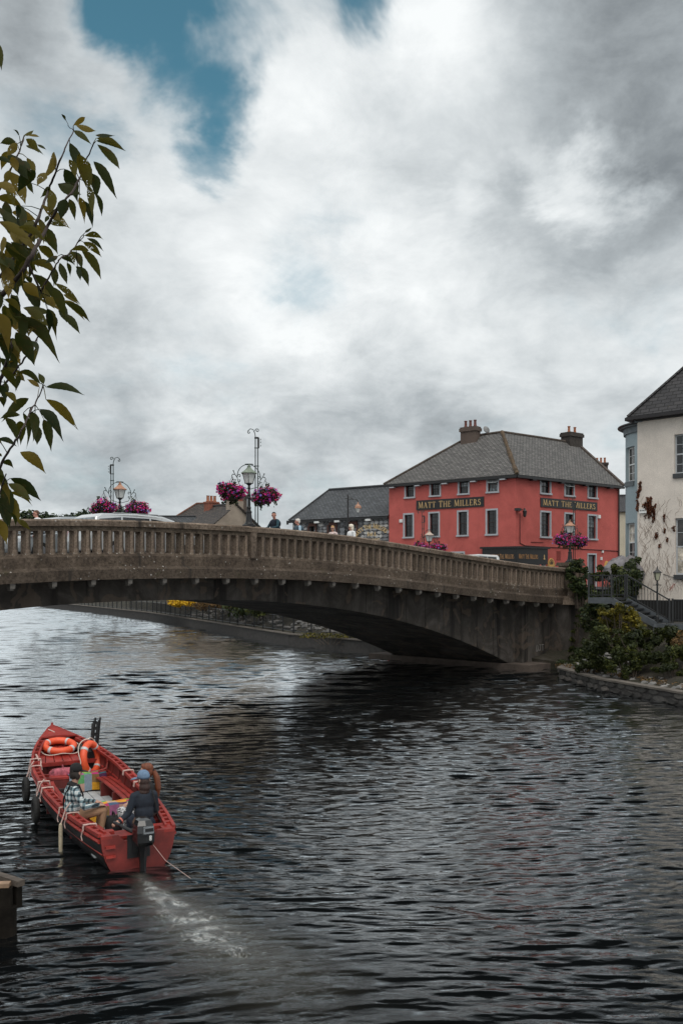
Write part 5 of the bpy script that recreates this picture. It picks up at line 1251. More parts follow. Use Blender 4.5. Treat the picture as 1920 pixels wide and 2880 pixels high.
    b = MB(); b.lathe([(.075, 0), (.075, .3), (.05, .36), (.042, 1.2), (.038, 1.62), (.055, 1.64), (.04, 1.68), (.035, 1.78), (.06, 1.82)], n=8); b.box((0, 0, 1.62), (.34, .03, .03)); b.build('post', IRON, t)
    b = MB(); b.lathe([(.085, 1.83), (.155, 2.13)], n=4, a0=R(40)); b.build('lantern_glass', M('old_lantern_glass', (.38, .38, .28), .25, .15, 5), t)
    b = MB()
    for k in range(4): a = R(40 + 90 * k); b.beam((.086 * math.cos(a), .086 * math.sin(a), 1.82), (.16 * math.cos(a), .16 * math.sin(a), 2.14), .018, .018)
    b.lathe([(.21, 2.13), (.215, 2.15), (.11, 2.23), (.05, 2.28), (.03, 2.31), (.035, 2.33), (.01, 2.40)], n=4, a0=R(40)); b.build('lantern_roof', IRON, t)
make_steps()

# ivy and shrubs round the pier and along the bank
def shrub(label, blobs, n, size, mat, seed, name='shrub', cat='shrub', stem=True, **kw):
    cx = sum(b[0][0] for b in blobs) / len(blobs); cy = sum(b[0][1] for b in blobs) / len(blobs); z0 = min(b[0][2] - b[1][2] for b in blobs)
    t = thing(name, label, cat, (cx, cy, z0)); B = [((b[0][0] - cx, b[0][1] - cy, b[0][2] - z0), b[1]) for b in blobs]
    foliage('leaves', B, n, size, mat, t, seed, **kw)
    if stem:
        q = MB(); rr = random.Random(seed)
        for b in B[:14]: q.tube([(b[0][0] * .4 + rr.uniform(-.1, .1), b[0][1] * .4, -.3), (b[0][0] * .8, b[0][1] * .8, b[0][2] * .5), b[0]], [.025, .018, .008], 5)
        q.build('stem', BARK, t)
    return t
def blobs_px(lst, Z, dz=.35, k=1.0):
    out = []
    for px, py, rp in lst:
        c = at(px, py, Z); r = rp / F * Z * k; c.y += random.uniform(-dz, dz)
        for _ in range(5):
            q = r * random.uniform(.32, .62); o = Vector((random.uniform(-1, 1), random.uniform(-1, 1), random.uniform(-1, 1))) * r * .72; out.append(((c.x + o.x, c.y + o.y, c.z + o.z), (q, q, q * random.uniform(.5, 1.0))))
    return out
pv = lambda u, v, z: tuple(bridge_pt(u, v, z))
rp = rail(29.3)
shrub('dark ivy cloaking the bridge end pier', blobs_px([(1606, 1592, 16), (1622, 1590, 18), (1638, 1602, 17), (1612, 1612, 20), (1632, 1625, 20), (1618, 1640, 20), (1640, 1650, 18), (1652, 1672, 16), (1622, 1664, 17), (1636, 1684, 16), (1660, 1655, 14), (1648, 1620, 14)], 45.6, .3), 5200, .075, IVY, 3, 'ivy', 'ivy', shell=.5)
shrub('green ivy tongue hanging down the pier shaft', blobs_px([(1625, 1735, 7), (1622, 1755, 8), (1614, 1775, 8), (1608, 1800, 8), (1606, 1825, 9), (1604, 1845, 9)], 44.6, .1), 700, .06, SHRUB, 4, 'ivy', 'ivy')
shrub('dark shrub filling the corner between landing railing and pier', blobs_px([(1690, 1660, 34), (1720, 1640, 36), (1760, 1660, 38), (1740, 1672, 30), (1700, 1690, 30), (1780, 1650, 30), (1770, 1625, 22), (1785, 1600, 26), (1745, 1622, 20), (1665, 1680, 26), (1660, 1720, 30), (1690, 1730, 34), (1655, 1760, 24)], 43.5, .6), 6500, .075, IVY, 5)
shrub('dark ivy clump at the foot of the blue house', blobs_px([(1772, 1605, 24), (1785, 1585, 18), (1778, 1630, 24), (1788, 1570, 10)], 45.5, .3), 1500, .08, IVY, 6)
shrub('low green shrub by the pub door', blobs_px([(1700, 1612, 20), (1722, 1606, 20), (1740, 1620, 18), (1683, 1622, 14)], 45.2, .3), 1500, .075, SHRUB, 7)
shrub('yellowing shrub under the landing edge', blobs_px([(1735, 1706, 24), (1760, 1722, 26), (1715, 1735, 28), (1745, 1750, 28), (1780, 1745, 22), (1720, 1768, 24), (1752, 1775, 22), (1700, 1755, 20)], 38.2, .4), 4200, .06, YELLOW, 8)
shrub('dark bramble below the steps', blobs_px([(1700, 1790, 36), (1750, 1805, 40), (1800, 1800, 40), (1850, 1795, 36), (1900, 1795, 40), (1820, 1778, 22), (1880, 1778, 20), (1940, 1800, 40), (1670, 1810, 36)], 36.9, .5), 9500, .065, SHRUB, 9)
shrub('bright green bramble in the middle of the bank', blobs_px([(1760, 1850, 34), (1790, 1870, 32), (1770, 1885, 28), (1740, 1832, 26), (1850, 1840, 28), (1820, 1850, 24), (1715, 1872, 22), (1780, 1830, 26)], 35.9, .4), 6000, .055, SHRUB, 10)
shrub('low weeds at the foot of the bridge pier', blobs_px([(1640, 1870, 22), (1670, 1880, 22), (1700, 1885, 22), (1622, 1880, 14), (1660, 1850, 24), (1690, 1850, 26), (1645, 1840, 22), (1680, 1820, 24)], 38.2, .4), 4600, .055, SHRUB, 11)
shrub('dark weeds against the foot of the abutment', blobs_px([(1590, 1872, 18), (1612, 1850, 20), (1575, 1888, 12), (1640, 1830, 22), (1605, 1885, 14), (1630, 1862, 20), (1655, 1835, 20)], 42.2, .4), 3800, .055, IVY, 15)
shrub('olive bush at the right edge of the bank', blobs_px([(1890, 1850, 34), (1920, 1845, 34), (1870, 1872, 22), (1910, 1880, 20), (1945, 1850, 30), (1850, 1880, 16)], 34.6, .4), 5200, .05, SHRUB, 12)
shrub('brown dry weeds along the quay edge', [((p[0], p[1], .46), (.24, .24, .13)) for p in [Vector((11.9, 31.0)).lerp(Vector((9.1, 41)), k / 24) + Vector((.55 + random.uniform(0, .5), .1)) for k in range(25)]], 2600, .042, DRYG, 13, 'dry_weeds', 'weeds', stem=False)
shrub('reddish dry bush at the far right of the bank', blobs_px([(1915, 1800, 22), (1900, 1815, 16), (1930, 1815, 22)], 35.4, .2), 1000, .045, DRYG, 14)
def ground_cover():
    rng = np.random.default_rng(77); bl = []
    for _ in range(420):
        t = rng.random(); p = Vector((13.0, 28.0)).lerp(Vector((9.0, 42.0)), t); s = rng.uniform(.7, 4.6); q = p + Vector((.94, .33)) * s
        if t < .35 and s < 2.2 and rng.random() < .75: continue
        z = float(np.interp(s, [.1, .6, 1.2, 1.9, 2.5, 3.1, 3.7, 4.4], [.30, .38, .48, .70, 1.0, 1.4, 1.8, 2.15])); r = rng.uniform(.16, .36); bl.append(((q.x, q.y, z + .03), (r, r, r * .45)))
    o = foliage('ground_cover', bl, 16000, .055, mat_islands('ground_cover_leaf', [(0, (.010, .016, .006)), (.5, (.028, .036, .010)), (.8, (.060, .065, .015)), (1, (.12, .10, .03))], .65, .15, .7), None, 5, shell=.3)
    tag(o, 'low creeping green cover over the right river bank', 'ground cover', kind='stuff')
ground_cover()

# loose stones on the bank (too many to count) and the big boulder
def stones():
    mb = MB(); rr = random.Random(3)
    def rock(c, s):
        k = 6; vs = []
        for z, q in ((-.5, .7), (0, 1.0), (.45, .6)):
            for i in range(k): a = 2 * math.pi * i / k + rr.uniform(-.3, .3); vs.append((c[0] + s * q * math.cos(a) * rr.uniform(.7, 1.2), c[1] + s * q * math.sin(a) * rr.uniform(.7, 1.2), c[2] + s * z * rr.uniform(.6, 1.0)))
        mb.add(vs, [(i, (i + 1) % k, k + (i + 1) % k, k + i) for i in range(k)] + [(k + i, k + (i + 1) % k, 2 * k + (i + 1) % k, 2 * k + i) for i in range(k)] + [tuple(range(2 * k, 3 * k))])
    for _ in range(650):                                   # near bank
        t = rr.random() ** 1.6; p = Vector((12.3, 29.5)).lerp(Vector((9.2, 41.0)), t); s = rr.uniform(.4, 3.4) * (1 - .3 * t); q = p + Vector((.94, .33)) * s
        z = float(np.interp(s, [.1, .6, 1.2, 1.9, 2.5, 3.1, 3.7, 4.4], [.30, .38, .48, .70, 1.0, 1.4, 1.8, 2.15])); rock((q.x, q.y, z + .03), rr.uniform(.07, .2))
    for _ in range(900):                                   # slope above the far quay
        t = rr.random() ** 1.3; a, b = (Vector((4.6, 50.0)), Vector((-3.4, 60.0))) if rr.random() < .6 else (Vector((-3.4, 60.0)), Vector((-16, 88.0)))
        p = a.lerp(b, t); d = (b - a).normalized(); n = Vector((d.y, -d.x)); s = rr.uniform(1.3, 6.2); q = p + n * s
        z = float(np.interp(s, [1.2, 2.2, 3.2, 4.2, 5.2, 6.2], [.82, 1.25, 1.75, 2.3, 2.9, 3.5])); rock((q.x, q.y, z + .04), rr.uniform(.12, .34))
    o = mb.build('bank_stones', STONE); tag(o, 'grey rubble stones strewn over the river bank', 'stones', kind='stuff')
stones()
b = MB(); c = at(1755, 1612, 46.2); rr = random.Random(8); vs = []
for i in range(9):
    ph = math.pi * (i + .5) / 9
    for j in range(14): th = 2 * math.pi * j / 14; k = 1 + .10 * math.sin(3 * th + i) + rr.uniform(-.05, .05); vs.append((1.05 * k * math.sin(ph) * math.cos(th), .8 * k * math.sin(ph) * math.sin(th), -.72 * k * math.cos(ph) * (1.2 if i > 4 else 1)))
b.add(vs, [(i * 14 + j, i * 14 + (j + 1) % 14, (i + 1) * 14 + (j + 1) % 14, (i + 1) * 14 + j) for i in range(8) for j in range(14)] + [tuple(range(14))[::-1], tuple(range(112, 126))])
tag(b.build('boulder', M('boulder_stone', (.20, .19, .20), .9, .35, 4, .6, 14), loc=(c.x, c.y, c.z - .05)), 'large grey boulder between the ivy and the blue house', 'boulder')

# ------------------------------------------------------------------ quay walls
def quay(label, pts, zt, zb, courses, blk, seed, vis=(0, 1), cap=.07, capw=.4, mats=STONES):
    q = thing('quay_wall', label, 'wall', (pts[0][0], pts[0][1], 0)); o = Vector((pts[0][0], pts[0][1], 0)); rr = random.Random(seed)
    core = MB(); cp = MB(); ms = [rubble_mesh(seed * 10 + i).mesh('stone', mats[i % len(mats)]) for i in range(6)]
    for a, b in zip(pts, pts[1:]):
        a = Vector((*a, 0)) - o; b = Vector((*b, 0)) - o; d = (b - a); L = d.length; d.normalize(); n = Vector((d.y, -d.x, 0))    # towards the water
        core.beam(a + Vector((0, 0, (zt + zb) / 2)) - n * .16, b + Vector((0, 0, (zt + zb) / 2)) - n * .16, .4, zt - zb)
        cp.beam(a + Vector((0, 0, zt + cap / 2)) - n * (capw / 2 - .14), b + Vector((0, 0, zt + cap / 2)) - n * (capw / 2 - .14), capw, cap)
        if blk:
            h = (zt - zb * .0) / courses; ang = math.atan2(d.y, d.x)
            for c in range(courses):
                s = rr.uniform(0, .3)
                while s < L:
                    l = rr.uniform(*blk); m = min(s + l, L); 
                    if m - s > .12:
                        p = a + d * (s + m) / 2 + Vector((0, 0, h * (c + .5)))
                        inst('stone', rr.choice(ms), q, p + n * .03, (0, 0, ang), ((m - s) * .96, rr.uniform(.05, .11), h * .95))
                    s += l
    core.build('core', M('wall_core', (.045, .042, .04), .95, .3, 4, .4, 20), q); cp.build('coping', M('quay_coping', (.12, .105, .09), .9, .35, 3, .4, 20), q); return q
DARKST = [M('quay_stone_a', (.075, .07, .065), .85, .4, 6, .5, 20), M('quay_stone_b', (.11, .10, .09), .85, .4, 6, .5, 20), M('quay_stone_c', (.05, .047, .044), .85, .4, 6, .5, 20)]
quay('low stone quay wall below the shrubs on the right bank', [(10.9, 43.6), (9.5, 40.2), (10.0, 36.0), (11.75, 31.0), (14.6, 22.5)], .42, -.5, 2, (.4, .8), 5, mats=DARKST)
quay('long concrete quay wall beyond the bridge below the iron fence', [(-70, 185.0), (-37.5, 130.0), (-20.5, 99.0), (-3.4, 60.0), (1.9, 53.0), (5.6, 48.9)], .74, -.5, 1, None, 6)
def quay_fence():
    P = [Vector((1.7, 53.4, .81)), Vector((-3.1, 60.1, .81)), Vector((-20.2, 99.1, .81)), Vector((-37, 130, .81))]
    t = thing('iron_fence', 'black iron fence along the top of the far quay wall', 'fence', P[0]); o = P[0]
    pm = MB(); pm.box((0, 0, .60), (.10, .10, 1.2)); pm.ball((0, 0, 1.23), .06, 6, 4); post = pm.mesh('post', IRON)
    bars = MB(); rails = MB(); n = 0
    bm = MB(); bm.box((0, 0, .56), (.022, .022, .9)); bar = bm.mesh('bar', IRON)
    for a, b in zip(P, P[1:]):
        L = (b - a).length; k = max(1, round(L / 2.05))
        for z in (1.08, .14): rails.beam(a - o + Vector((0, 0, z)), b - o + Vector((0, 0, z)), .05, .05)
        for i in range(k):
            p = a.lerp(b, i / k); inst('post', post, t, p - o); nx = a.lerp(b, (i + 1) / k)
            m = 14 if p.y < 64 else 9
            for j in range(1, m):
                q = p.lerp(nx, j / m) - o
                if n < 200: inst('bar', bar, t, q); n += 1
                elif q.length < 60: bars.box(q + Vector((0, 0, .56)), (.03, .03, .9))
    rails.build('rail', IRON, t); tag(bars.build('distant_bars', IRON, t), kind='stuff')
quay_fence()
FLOW = mat_islands('yellow_flower', [(0, (.45, .24, .02)), (.5, (.70, .42, .02)), (1, (.80, .55, .04))], .6, .2)
def bed(label, px0, px1, py, Z, n, mat, size, seed, name, cat, rz=.35, rx=.5):
    k = 9; bl = []
    for i in range(k): c = at(px0 + (px1 - px0) * i / (k - 1), py + random.uniform(-3, 3), Z + random.uniform(-.6, .6)); bl.append(((c.x, c.y, c.z), (rx, rx, rz)))
    shrub(label, bl, n, size, mat, seed, name, cat)
bed('bed of yellow flowers on the slope beyond the bridge', 488, 566, 1696, 84, 1500, FLOW, .12, 41, 'flower_bed', 'flowers', .30, .55)
bed('dark green bush on the slope seen under the arch', 660, 720, 1700, 70, 1500, IVY, .14, 42, 'shrub', 'shrub', .9, 1.0)
bed('olive bush on the slope right of the dark one under the arch', 715, 790, 1712, 66, 1500, SHRUB, .11, 43, 'shrub', 'shrub', .5, .7)
bed('dry grass tuft row along the fence foot under the arch', 860, 1010, 1788, 55.5, 900, YELLOW, .06, 44, 'weeds', 'weeds', .14, .5)
bed('low dark hedge at the top of the slope beyond the flowers', 560, 650, 1703, 80, 1200, DRYG, .12, 45, 'weeds', 'weeds', .4, .8)
# ------------------------------------------------------------------ people
SKIN = M('skin', (.46, .26, .19), .55, .12, 10, .04, 60)
def capsule(mb, a, b, ra, rb, n=12):
    a, b = Vector(a), Vector(b); d = (b - a).normalized() if (b - a).length > 1e-5 else Vector((0, 0, 1))
    pts, rs = [], []
    for k in (90, 60, 30): pts.append(a - d * ra * math.sin(R(k))); rs.append(max(ra * math.cos(R(k)), .001))
    for k in (0, .5, 1): pts.append(a.lerp(b, k)); rs.append(ra + (rb - ra) * k)
    for k in (30, 60, 90): pts.append(b + d * rb * math.sin(R(k))); rs.append(max(rb * math.cos(R(k)), .001))
    mb.tube(pts, rs, n)

class Body:
    """Tapered limbs and ellipsoids fused into one skin; every face takes the tag of the nearest piece."""
    def __init__(self): self.pr = []; self.mb = MB()
    def cap(self, a, b, ra, rb, tg): self.pr.append(('c', Vector(a), Vector(b), ra, rb, tg)); capsule(self.mb, a, b, ra, rb)
    def ell(self, c, r, tg, M_=None): self.pr.append(('e', Vector(c), Vector(r), M_, None, tg)); self.mb.ball(c, r, 16, 11, M=M_)
    def build(self, name, mats, parent, voxel=.012, smooth=4):
        tags = list(mats); o = self.mb.build('tmp_body', mats[tags[0]], None)
        r = o.modifiers.new('r', 'REMESH'); r.mode = 'VOXEL'; r.voxel_size = voxel
        s = o.modifiers.new('s', 'SMOOTH'); s.iterations = smooth; s.factor = .5
        dg = bpy.context.evaluated_depsgraph_get(); me = bpy.data.meshes.new_from_object(o.evaluated_get(dg)); old = o.data
        bpy.data.objects.remove(o); bpy.data.meshes.remove(old)
        me.name = name; me.materials.clear()
        for t in tags: me.materials.append(mats[t])
        n = len(me.polygons); C = np.empty(n * 3, dtype=np.float32); me.polygons.foreach_get('center', C); C = C.reshape(-1, 3).astype(float)
        best = np.full(n, 1e9); idx = np.zeros(n, dtype=np.int32)
        for p in self.pr:
            if p[0] == 'c':
                a, b = np.array(p[1]), np.array(p[2]); d = b - a; L2 = max((d * d).sum(), 1e-9); t = np.clip(((C - a) @ d) / L2, 0, 1)
                dist = np.linalg.norm(C - a - t[:, None] * d, axis=1) - (p[3] + (p[4] - p[3]) * t)
            else:
                q = C - np.array(p[1])
                if p[3] is not None: q = q @ np.array(p[3].to_3x3())
                r_ = np.array(p[2]); dist = (np.linalg.norm(q / r_, axis=1) - 1) * r_.min()
            k = dist < best; best[k] = dist[k]; idx[k] = tags.index(p[5])
        me.polygons.foreach_set('material_index', idx); me.polygons.foreach_set('use_smooth', np.ones(n, dtype=bool)); me.update()
        return inst(name, me, parent)

def head(B, c, f, k=1.0, tg='skin'):
    """skull, jaw, nose, ears round centre c, facing unit vector f"""
    c = Vector(c); f = Vector(f).normalized(); s = f.cross(Vector((0, 0, 1))).normalized(); u = s.cross(f)
    X = Matrix((s, f, u)).transposed().to_4x4()
    B.ell(c + u * .02 * k, (.074 * k, .094 * k, .100 * k), tg, X); B.ell(c + f * .028 * k - u * .058 * k, (.052 * k, .060 * k, .058 * k), tg, X)
    B.cap(c + f * .088 * k + u * .012 * k, c + f * .106 * k - u * .022 * k, .010 * k, .015 * k, tg)
    for q in (-1, 1): B.ell(c + s * q * .078 * k - f * .004 * k, (.012 * k, .024 * k, .032 * k), tg, X)
    B.ell(c + f * .078 * k + u * .026 * k, (.05 * k, .016 * k, .012 * k), tg, X)      # brow
    return s, f, u, X
def face(parent, c, f, k=1.0, glasses=None):
    c = Vector(c); f = Vector(f).normalized(); s = f.cross(Vector((0, 0, 1))).normalized(); u = s.cross(f); X = Matrix((s, f, u)).transposed().to_4x4()
    for q in (-1, 1):
        e = MB(); e.ball(c + s * q * .031 * k + f * .083 * k + u * .006 * k, (.014 * k, .008 * k, .008 * k), 8, 5, M=X); e.build('eye', M('dark_eye', (.02, .015, .012), .3), parent)
    e = MB(); e.ball(c + f * .086 * k - u * .060 * k, (.022 * k, .007 * k, .006 * k), 8, 5, M=X); e.build('mouth', M('lips', (.30, .10, .09), .5), parent)
    if glasses:
        e = MB()
        for q in (-1, 1): e.ball(c + s * q * .034 * k + f * .096 * k + u * .006 * k, (.028 * k, .008 * k, .022 * k), 10, 6, M=X)
        e.tube([c + s * .078 * k - f * .0 + u * .012 * k, c + s * .062 * k + f * .085 * k + u * .012 * k, c + f * .104 * k + u * .012 * k, c - s * .062 * k + f * .085 * k + u * .012 * k, c - s * .078 * k + u * .012 * k], .004 * k, 4); e.build('glasses', glasses, parent)
def hair_short(parent, c, f, mat, k=1.0, vol=1.0, low=.0, name='hair'):
    c = Vector(c); f = Vector(f).normalized(); s = f.cross(Vector((0, 0, 1))).normalized(); u = s.cross(f); X = Matrix((s, f, u)).transposed().to_4x4()
    H = Body(); v = .010 * vol
    H.ell(c + u * .048 * k - f * .020 * k, ((.074 + v) * k, (.086 + v) * k, (.076 + v) * k), 'h', X); H.ell(c - f * .052 * k - u * (.0 + low) * k, ((.066 + v) * k, (.050 + v) * k, (.070 + v + low * .6) * k), 'h', X)
    H.ell(c + u * .088 * k + f * .05 * k, (.055 * k, .035 * k, .026 * k * (1 + .4 * vol)), 'h', X)
    if low: 
        for q in (-1, 1): H.ell(c + s * q * .066 * k - f * .02 * k - u * .03 * k, (.022 * k, .045 * k, .07 * k), 'h', X)
    return H.build(name, {'h': mat}, parent, .010, 2)
def hand(B, w, d, palm, tg='skin', k=1.0, curl=.5, side=1):
    """palm and five fingers from wrist w along direction d; palm = normal of the palm"""
    w = Vector(w); d = Vector(d).normalized(); pn = Vector(palm); pn = (pn - d * pn.dot(d)).normalized(); s = d.cross(pn) * side
    B.cap(w, w + d * .035 * k, .026 * k, .030 * k, tg)
    for i, L in enumerate((.070, .078, .072, .058)):
        o = (i - 1.5) * .019 * k; b0 = w + d * .03 * k + s * o; kn = w + d * .088 * k + s * o * 1.1; B.cap(b0, kn, .015 * k, .011 * k, tg)
        d2 = (d * math.cos(curl) + pn * math.sin(curl)); m = kn + d2 * L * .5 * k; d3 = (d * math.cos(curl * 2) + pn * math.sin(curl * 2)); B.cap(kn, m, .0105 * k, .0095 * k, tg); B.cap(m, m + d3 * L * .45 * k, .0095 * k, .008 * k, tg)
    t0 = w + d * .02 * k - s * .026 * k; t1 = t0 + (d * .6 - s * .7 + pn * .35).normalized() * .045 * k; B.cap(t0, t1, .014 * k, .011 * k, tg); B.cap(t1, t1 + (d * .9 - s * .1 + pn * .4).normalized() * .035 * k, .011 * k, .009 * k, tg)

def cloth_mat(name, c, **kw): return M(name, c, .9, kw.get('var', .25), kw.get('scale', 14), .25, 70)

def standing(label, px, ytop, H, face_to, mats, hairm, hair='short', lean=0.0, arms='down', glasses=None, vmin=None, k=1.0):
    """a pedestrian on the bridge footway; depth found from where the head shows over the parapet"""
    best = None
    for v in np.arange(.55, 8.6, .02):
        q = (px - 960) / F; u_ = None
        # point at offset v on this pixel column
        ox, oy = BR0.x - .711 * v, BR0.y + .703 * v; u_ = (q * oy - ox) / (.703 - q * .711); P = bridge_pt(u_, v)
        z = DECK(u_) - (.12 if 1.9 < v < W_BR - 1.9 else 0); zt = HC + (YH - ytop) / F * P.y; e = abs(zt - z - H)
        if best is None or e < best[0]: best = (e, P, z, v)
    e, P, z, v = best
    t = thing('person', label, 'person', (P.x, P.y, z), 0.0); g = H / 1.75
    f = Vector((face_to[0], face_to[1], 0)).normalized(); s = Vector((f.y, -f.x, 0)); L = lambda x, y, zz: (s * x + f * y) * g + Vector((0, 0, zz * g))
    B = Body()
    for q in (-1, 1):
        B.cap(L(q * .095, 0, .93), L(q * .10, .02, .50), .092 * g, .062 * g, 'legs'); B.cap(L(q * .10, .02, .50), L(q * .10, -.02, .10), .060 * g, .045 * g, 'legs')
        B.cap(L(q * .10, -.03, .05), L(q * .115, .13, .035), .042 * g, .035 * g, 'shoe')
    B.ell(L(0, 0, .98), (.17 * g, .13 * g, .14 * g), 'legs'); B.ell(L(0, .02 + lean * .3, 1.14), (.175 * g * k, .135 * g * k, .18 * g), 'top'); B.ell(L(0, lean * .8, 1.33), (.195 * g * k, .135 * g, .18 * g), 'top')
    B.cap(L(-.14, lean, 1.43), L(.14, lean, 1.43), .072 * g, .072 * g, 'top'); B.cap(L(0, lean, 1.44), L(0, lean * 1.2 + .015, 1.55), .056 * g, .052 * g, 'skin')
    for q in (-1, 1):
        if arms == 'down': el, wr = L(q * .27, -.03, 1.14), L(q * .26, .10, .92)
        elif arms == 'rail': el, wr = L(q * .29, .10 + lean, 1.20), L(q * .16, .33 + lean, 1.14)
        else: el, wr = L(q * .26, .05, 1.13), L(q * .12, .24, 1.10)
        B.cap(L(q * .19, lean, 1.42), el, .060 * g, .047 * g, 'sleeve'); B.cap(el, wr, .046 * g, .033 * g, 'sleeve'); hand(B, wr, (Vector(wr) - Vector(el)), (0, 0, -1) if arms != 'down' else tuple(s * -q), k=g, side=q)
    hc = L(0, lean * 1.3 + .03, 1.635); fd = Vector((face_to[2], face_to[3], -.03)) if len(face_to) > 2 else f
    head(B, hc, fd, g * 1.04)
    b = B.build('body', mats, t, .013, 3); face(b, hc, fd, g * 1.04, glasses)
    if hair == 'short': hair_short(t, hc, fd, hairm, g * 1.04)
    elif hair == 'crop': hair_short(t, hc, fd, hairm, g * 1.03, .5)
    elif hair == 'bob': hair_short(t, hc, fd, hairm, g * 1.05, 2.2, .045)
    return t
NAVY = cloth_mat('navy_cloth', (.012, .018, .030)); TEAL = cloth_mat('teal_sleeve', (.018, .055, .075)); DEN = cloth_mat('dark_denim', (.03, .04, .07)); BLKC = cloth_mat('black_cloth', (.012, .012, .013))
WHC = cloth_mat('white_cloth', (.68, .69, .70), var=.12); LBLUE = cloth_mat('pale_blue_shirt', (.38, .52, .62), var=.1); GILET = cloth_mat('slate_gilet', (.055, .085, .11)); PINKC = cloth_mat('pink_white_top', (.62, .50, .48)); SHOE = M('dark_shoe', (.02, .018, .016), .5)
GREYH = M('white_hair', (.60, .57, .53), .8, .2, 30, .5, 90); BLOND = M('blonde_hair', (.50, .30, .13), .8, .3, 30, .5, 90); DARKH = M('dark_hair', (.022, .016, .013), .7, .3, 30, .5, 90); BROWNH = M('brown_hair', (.10, .045, .025), .7, .3, 30, .5, 90); PALEH = M('pale_blonde_hair', (.68, .62, .52), .8, .2, 30, .5, 90)
DGL = M('sunglass_lens', (.006, .006, .006), .12, 0, 5, 0, 10)
SK2 = M('ruddy_skin', (.50, .24, .18), .55, .12, 10, .04, 60)
standing('dark haired man in navy and teal jacket leaning on the parapet', 776, 1441, 1.76, (-.75, -.65, .1, -1), {'top': NAVY, 'sleeve': TEAL, 'skin': SK2, 'legs': DEN, 'shoe': SHOE}, DARKH, 'crop', .05, 'rail', k=1.12)
standing('white haired man in slate gilet and pale blue shirt on the bridge', 842, 1460, 1.66, (-.9, -.3, -1, -.15), {'top': GILET, 'sleeve': LBLUE, 'skin': SK2, 'legs': DEN, 'shoe': SHOE}, GREYH, 'short', .04, 'front', k=1.12)
standing('blonde woman with dark sunglasses behind the parapet', 936, 1482, 1.62, (-.6, -.7, -.35, -1), {'top': PINKC, 'sleeve': PINKC, 'skin': SKIN, 'legs': DEN, 'shoe': SHOE}, BLOND, 'short', 0, 'down', DGL)
standing('white haired woman in a white jacket walking over the bridge', 988, 1476, 1.66, (-.8, -.6, -.9, -.35), {'top': WHC, 'sleeve': WHC, 'skin': SKIN, 'legs': DEN, 'shoe': SHOE}, PALEH, 'bob', 0, 'front', DGL)
standing('brown haired man with glasses at the left end of the bridge', 110, 1436, 1.74, (-.9, -.2, -1, -.25), {'top': WHC, 'sleeve': WHC, 'skin': SK2, 'legs': DEN, 'shoe': SHOE}, BROWNH, 'crop', .05, 'down', DGL)

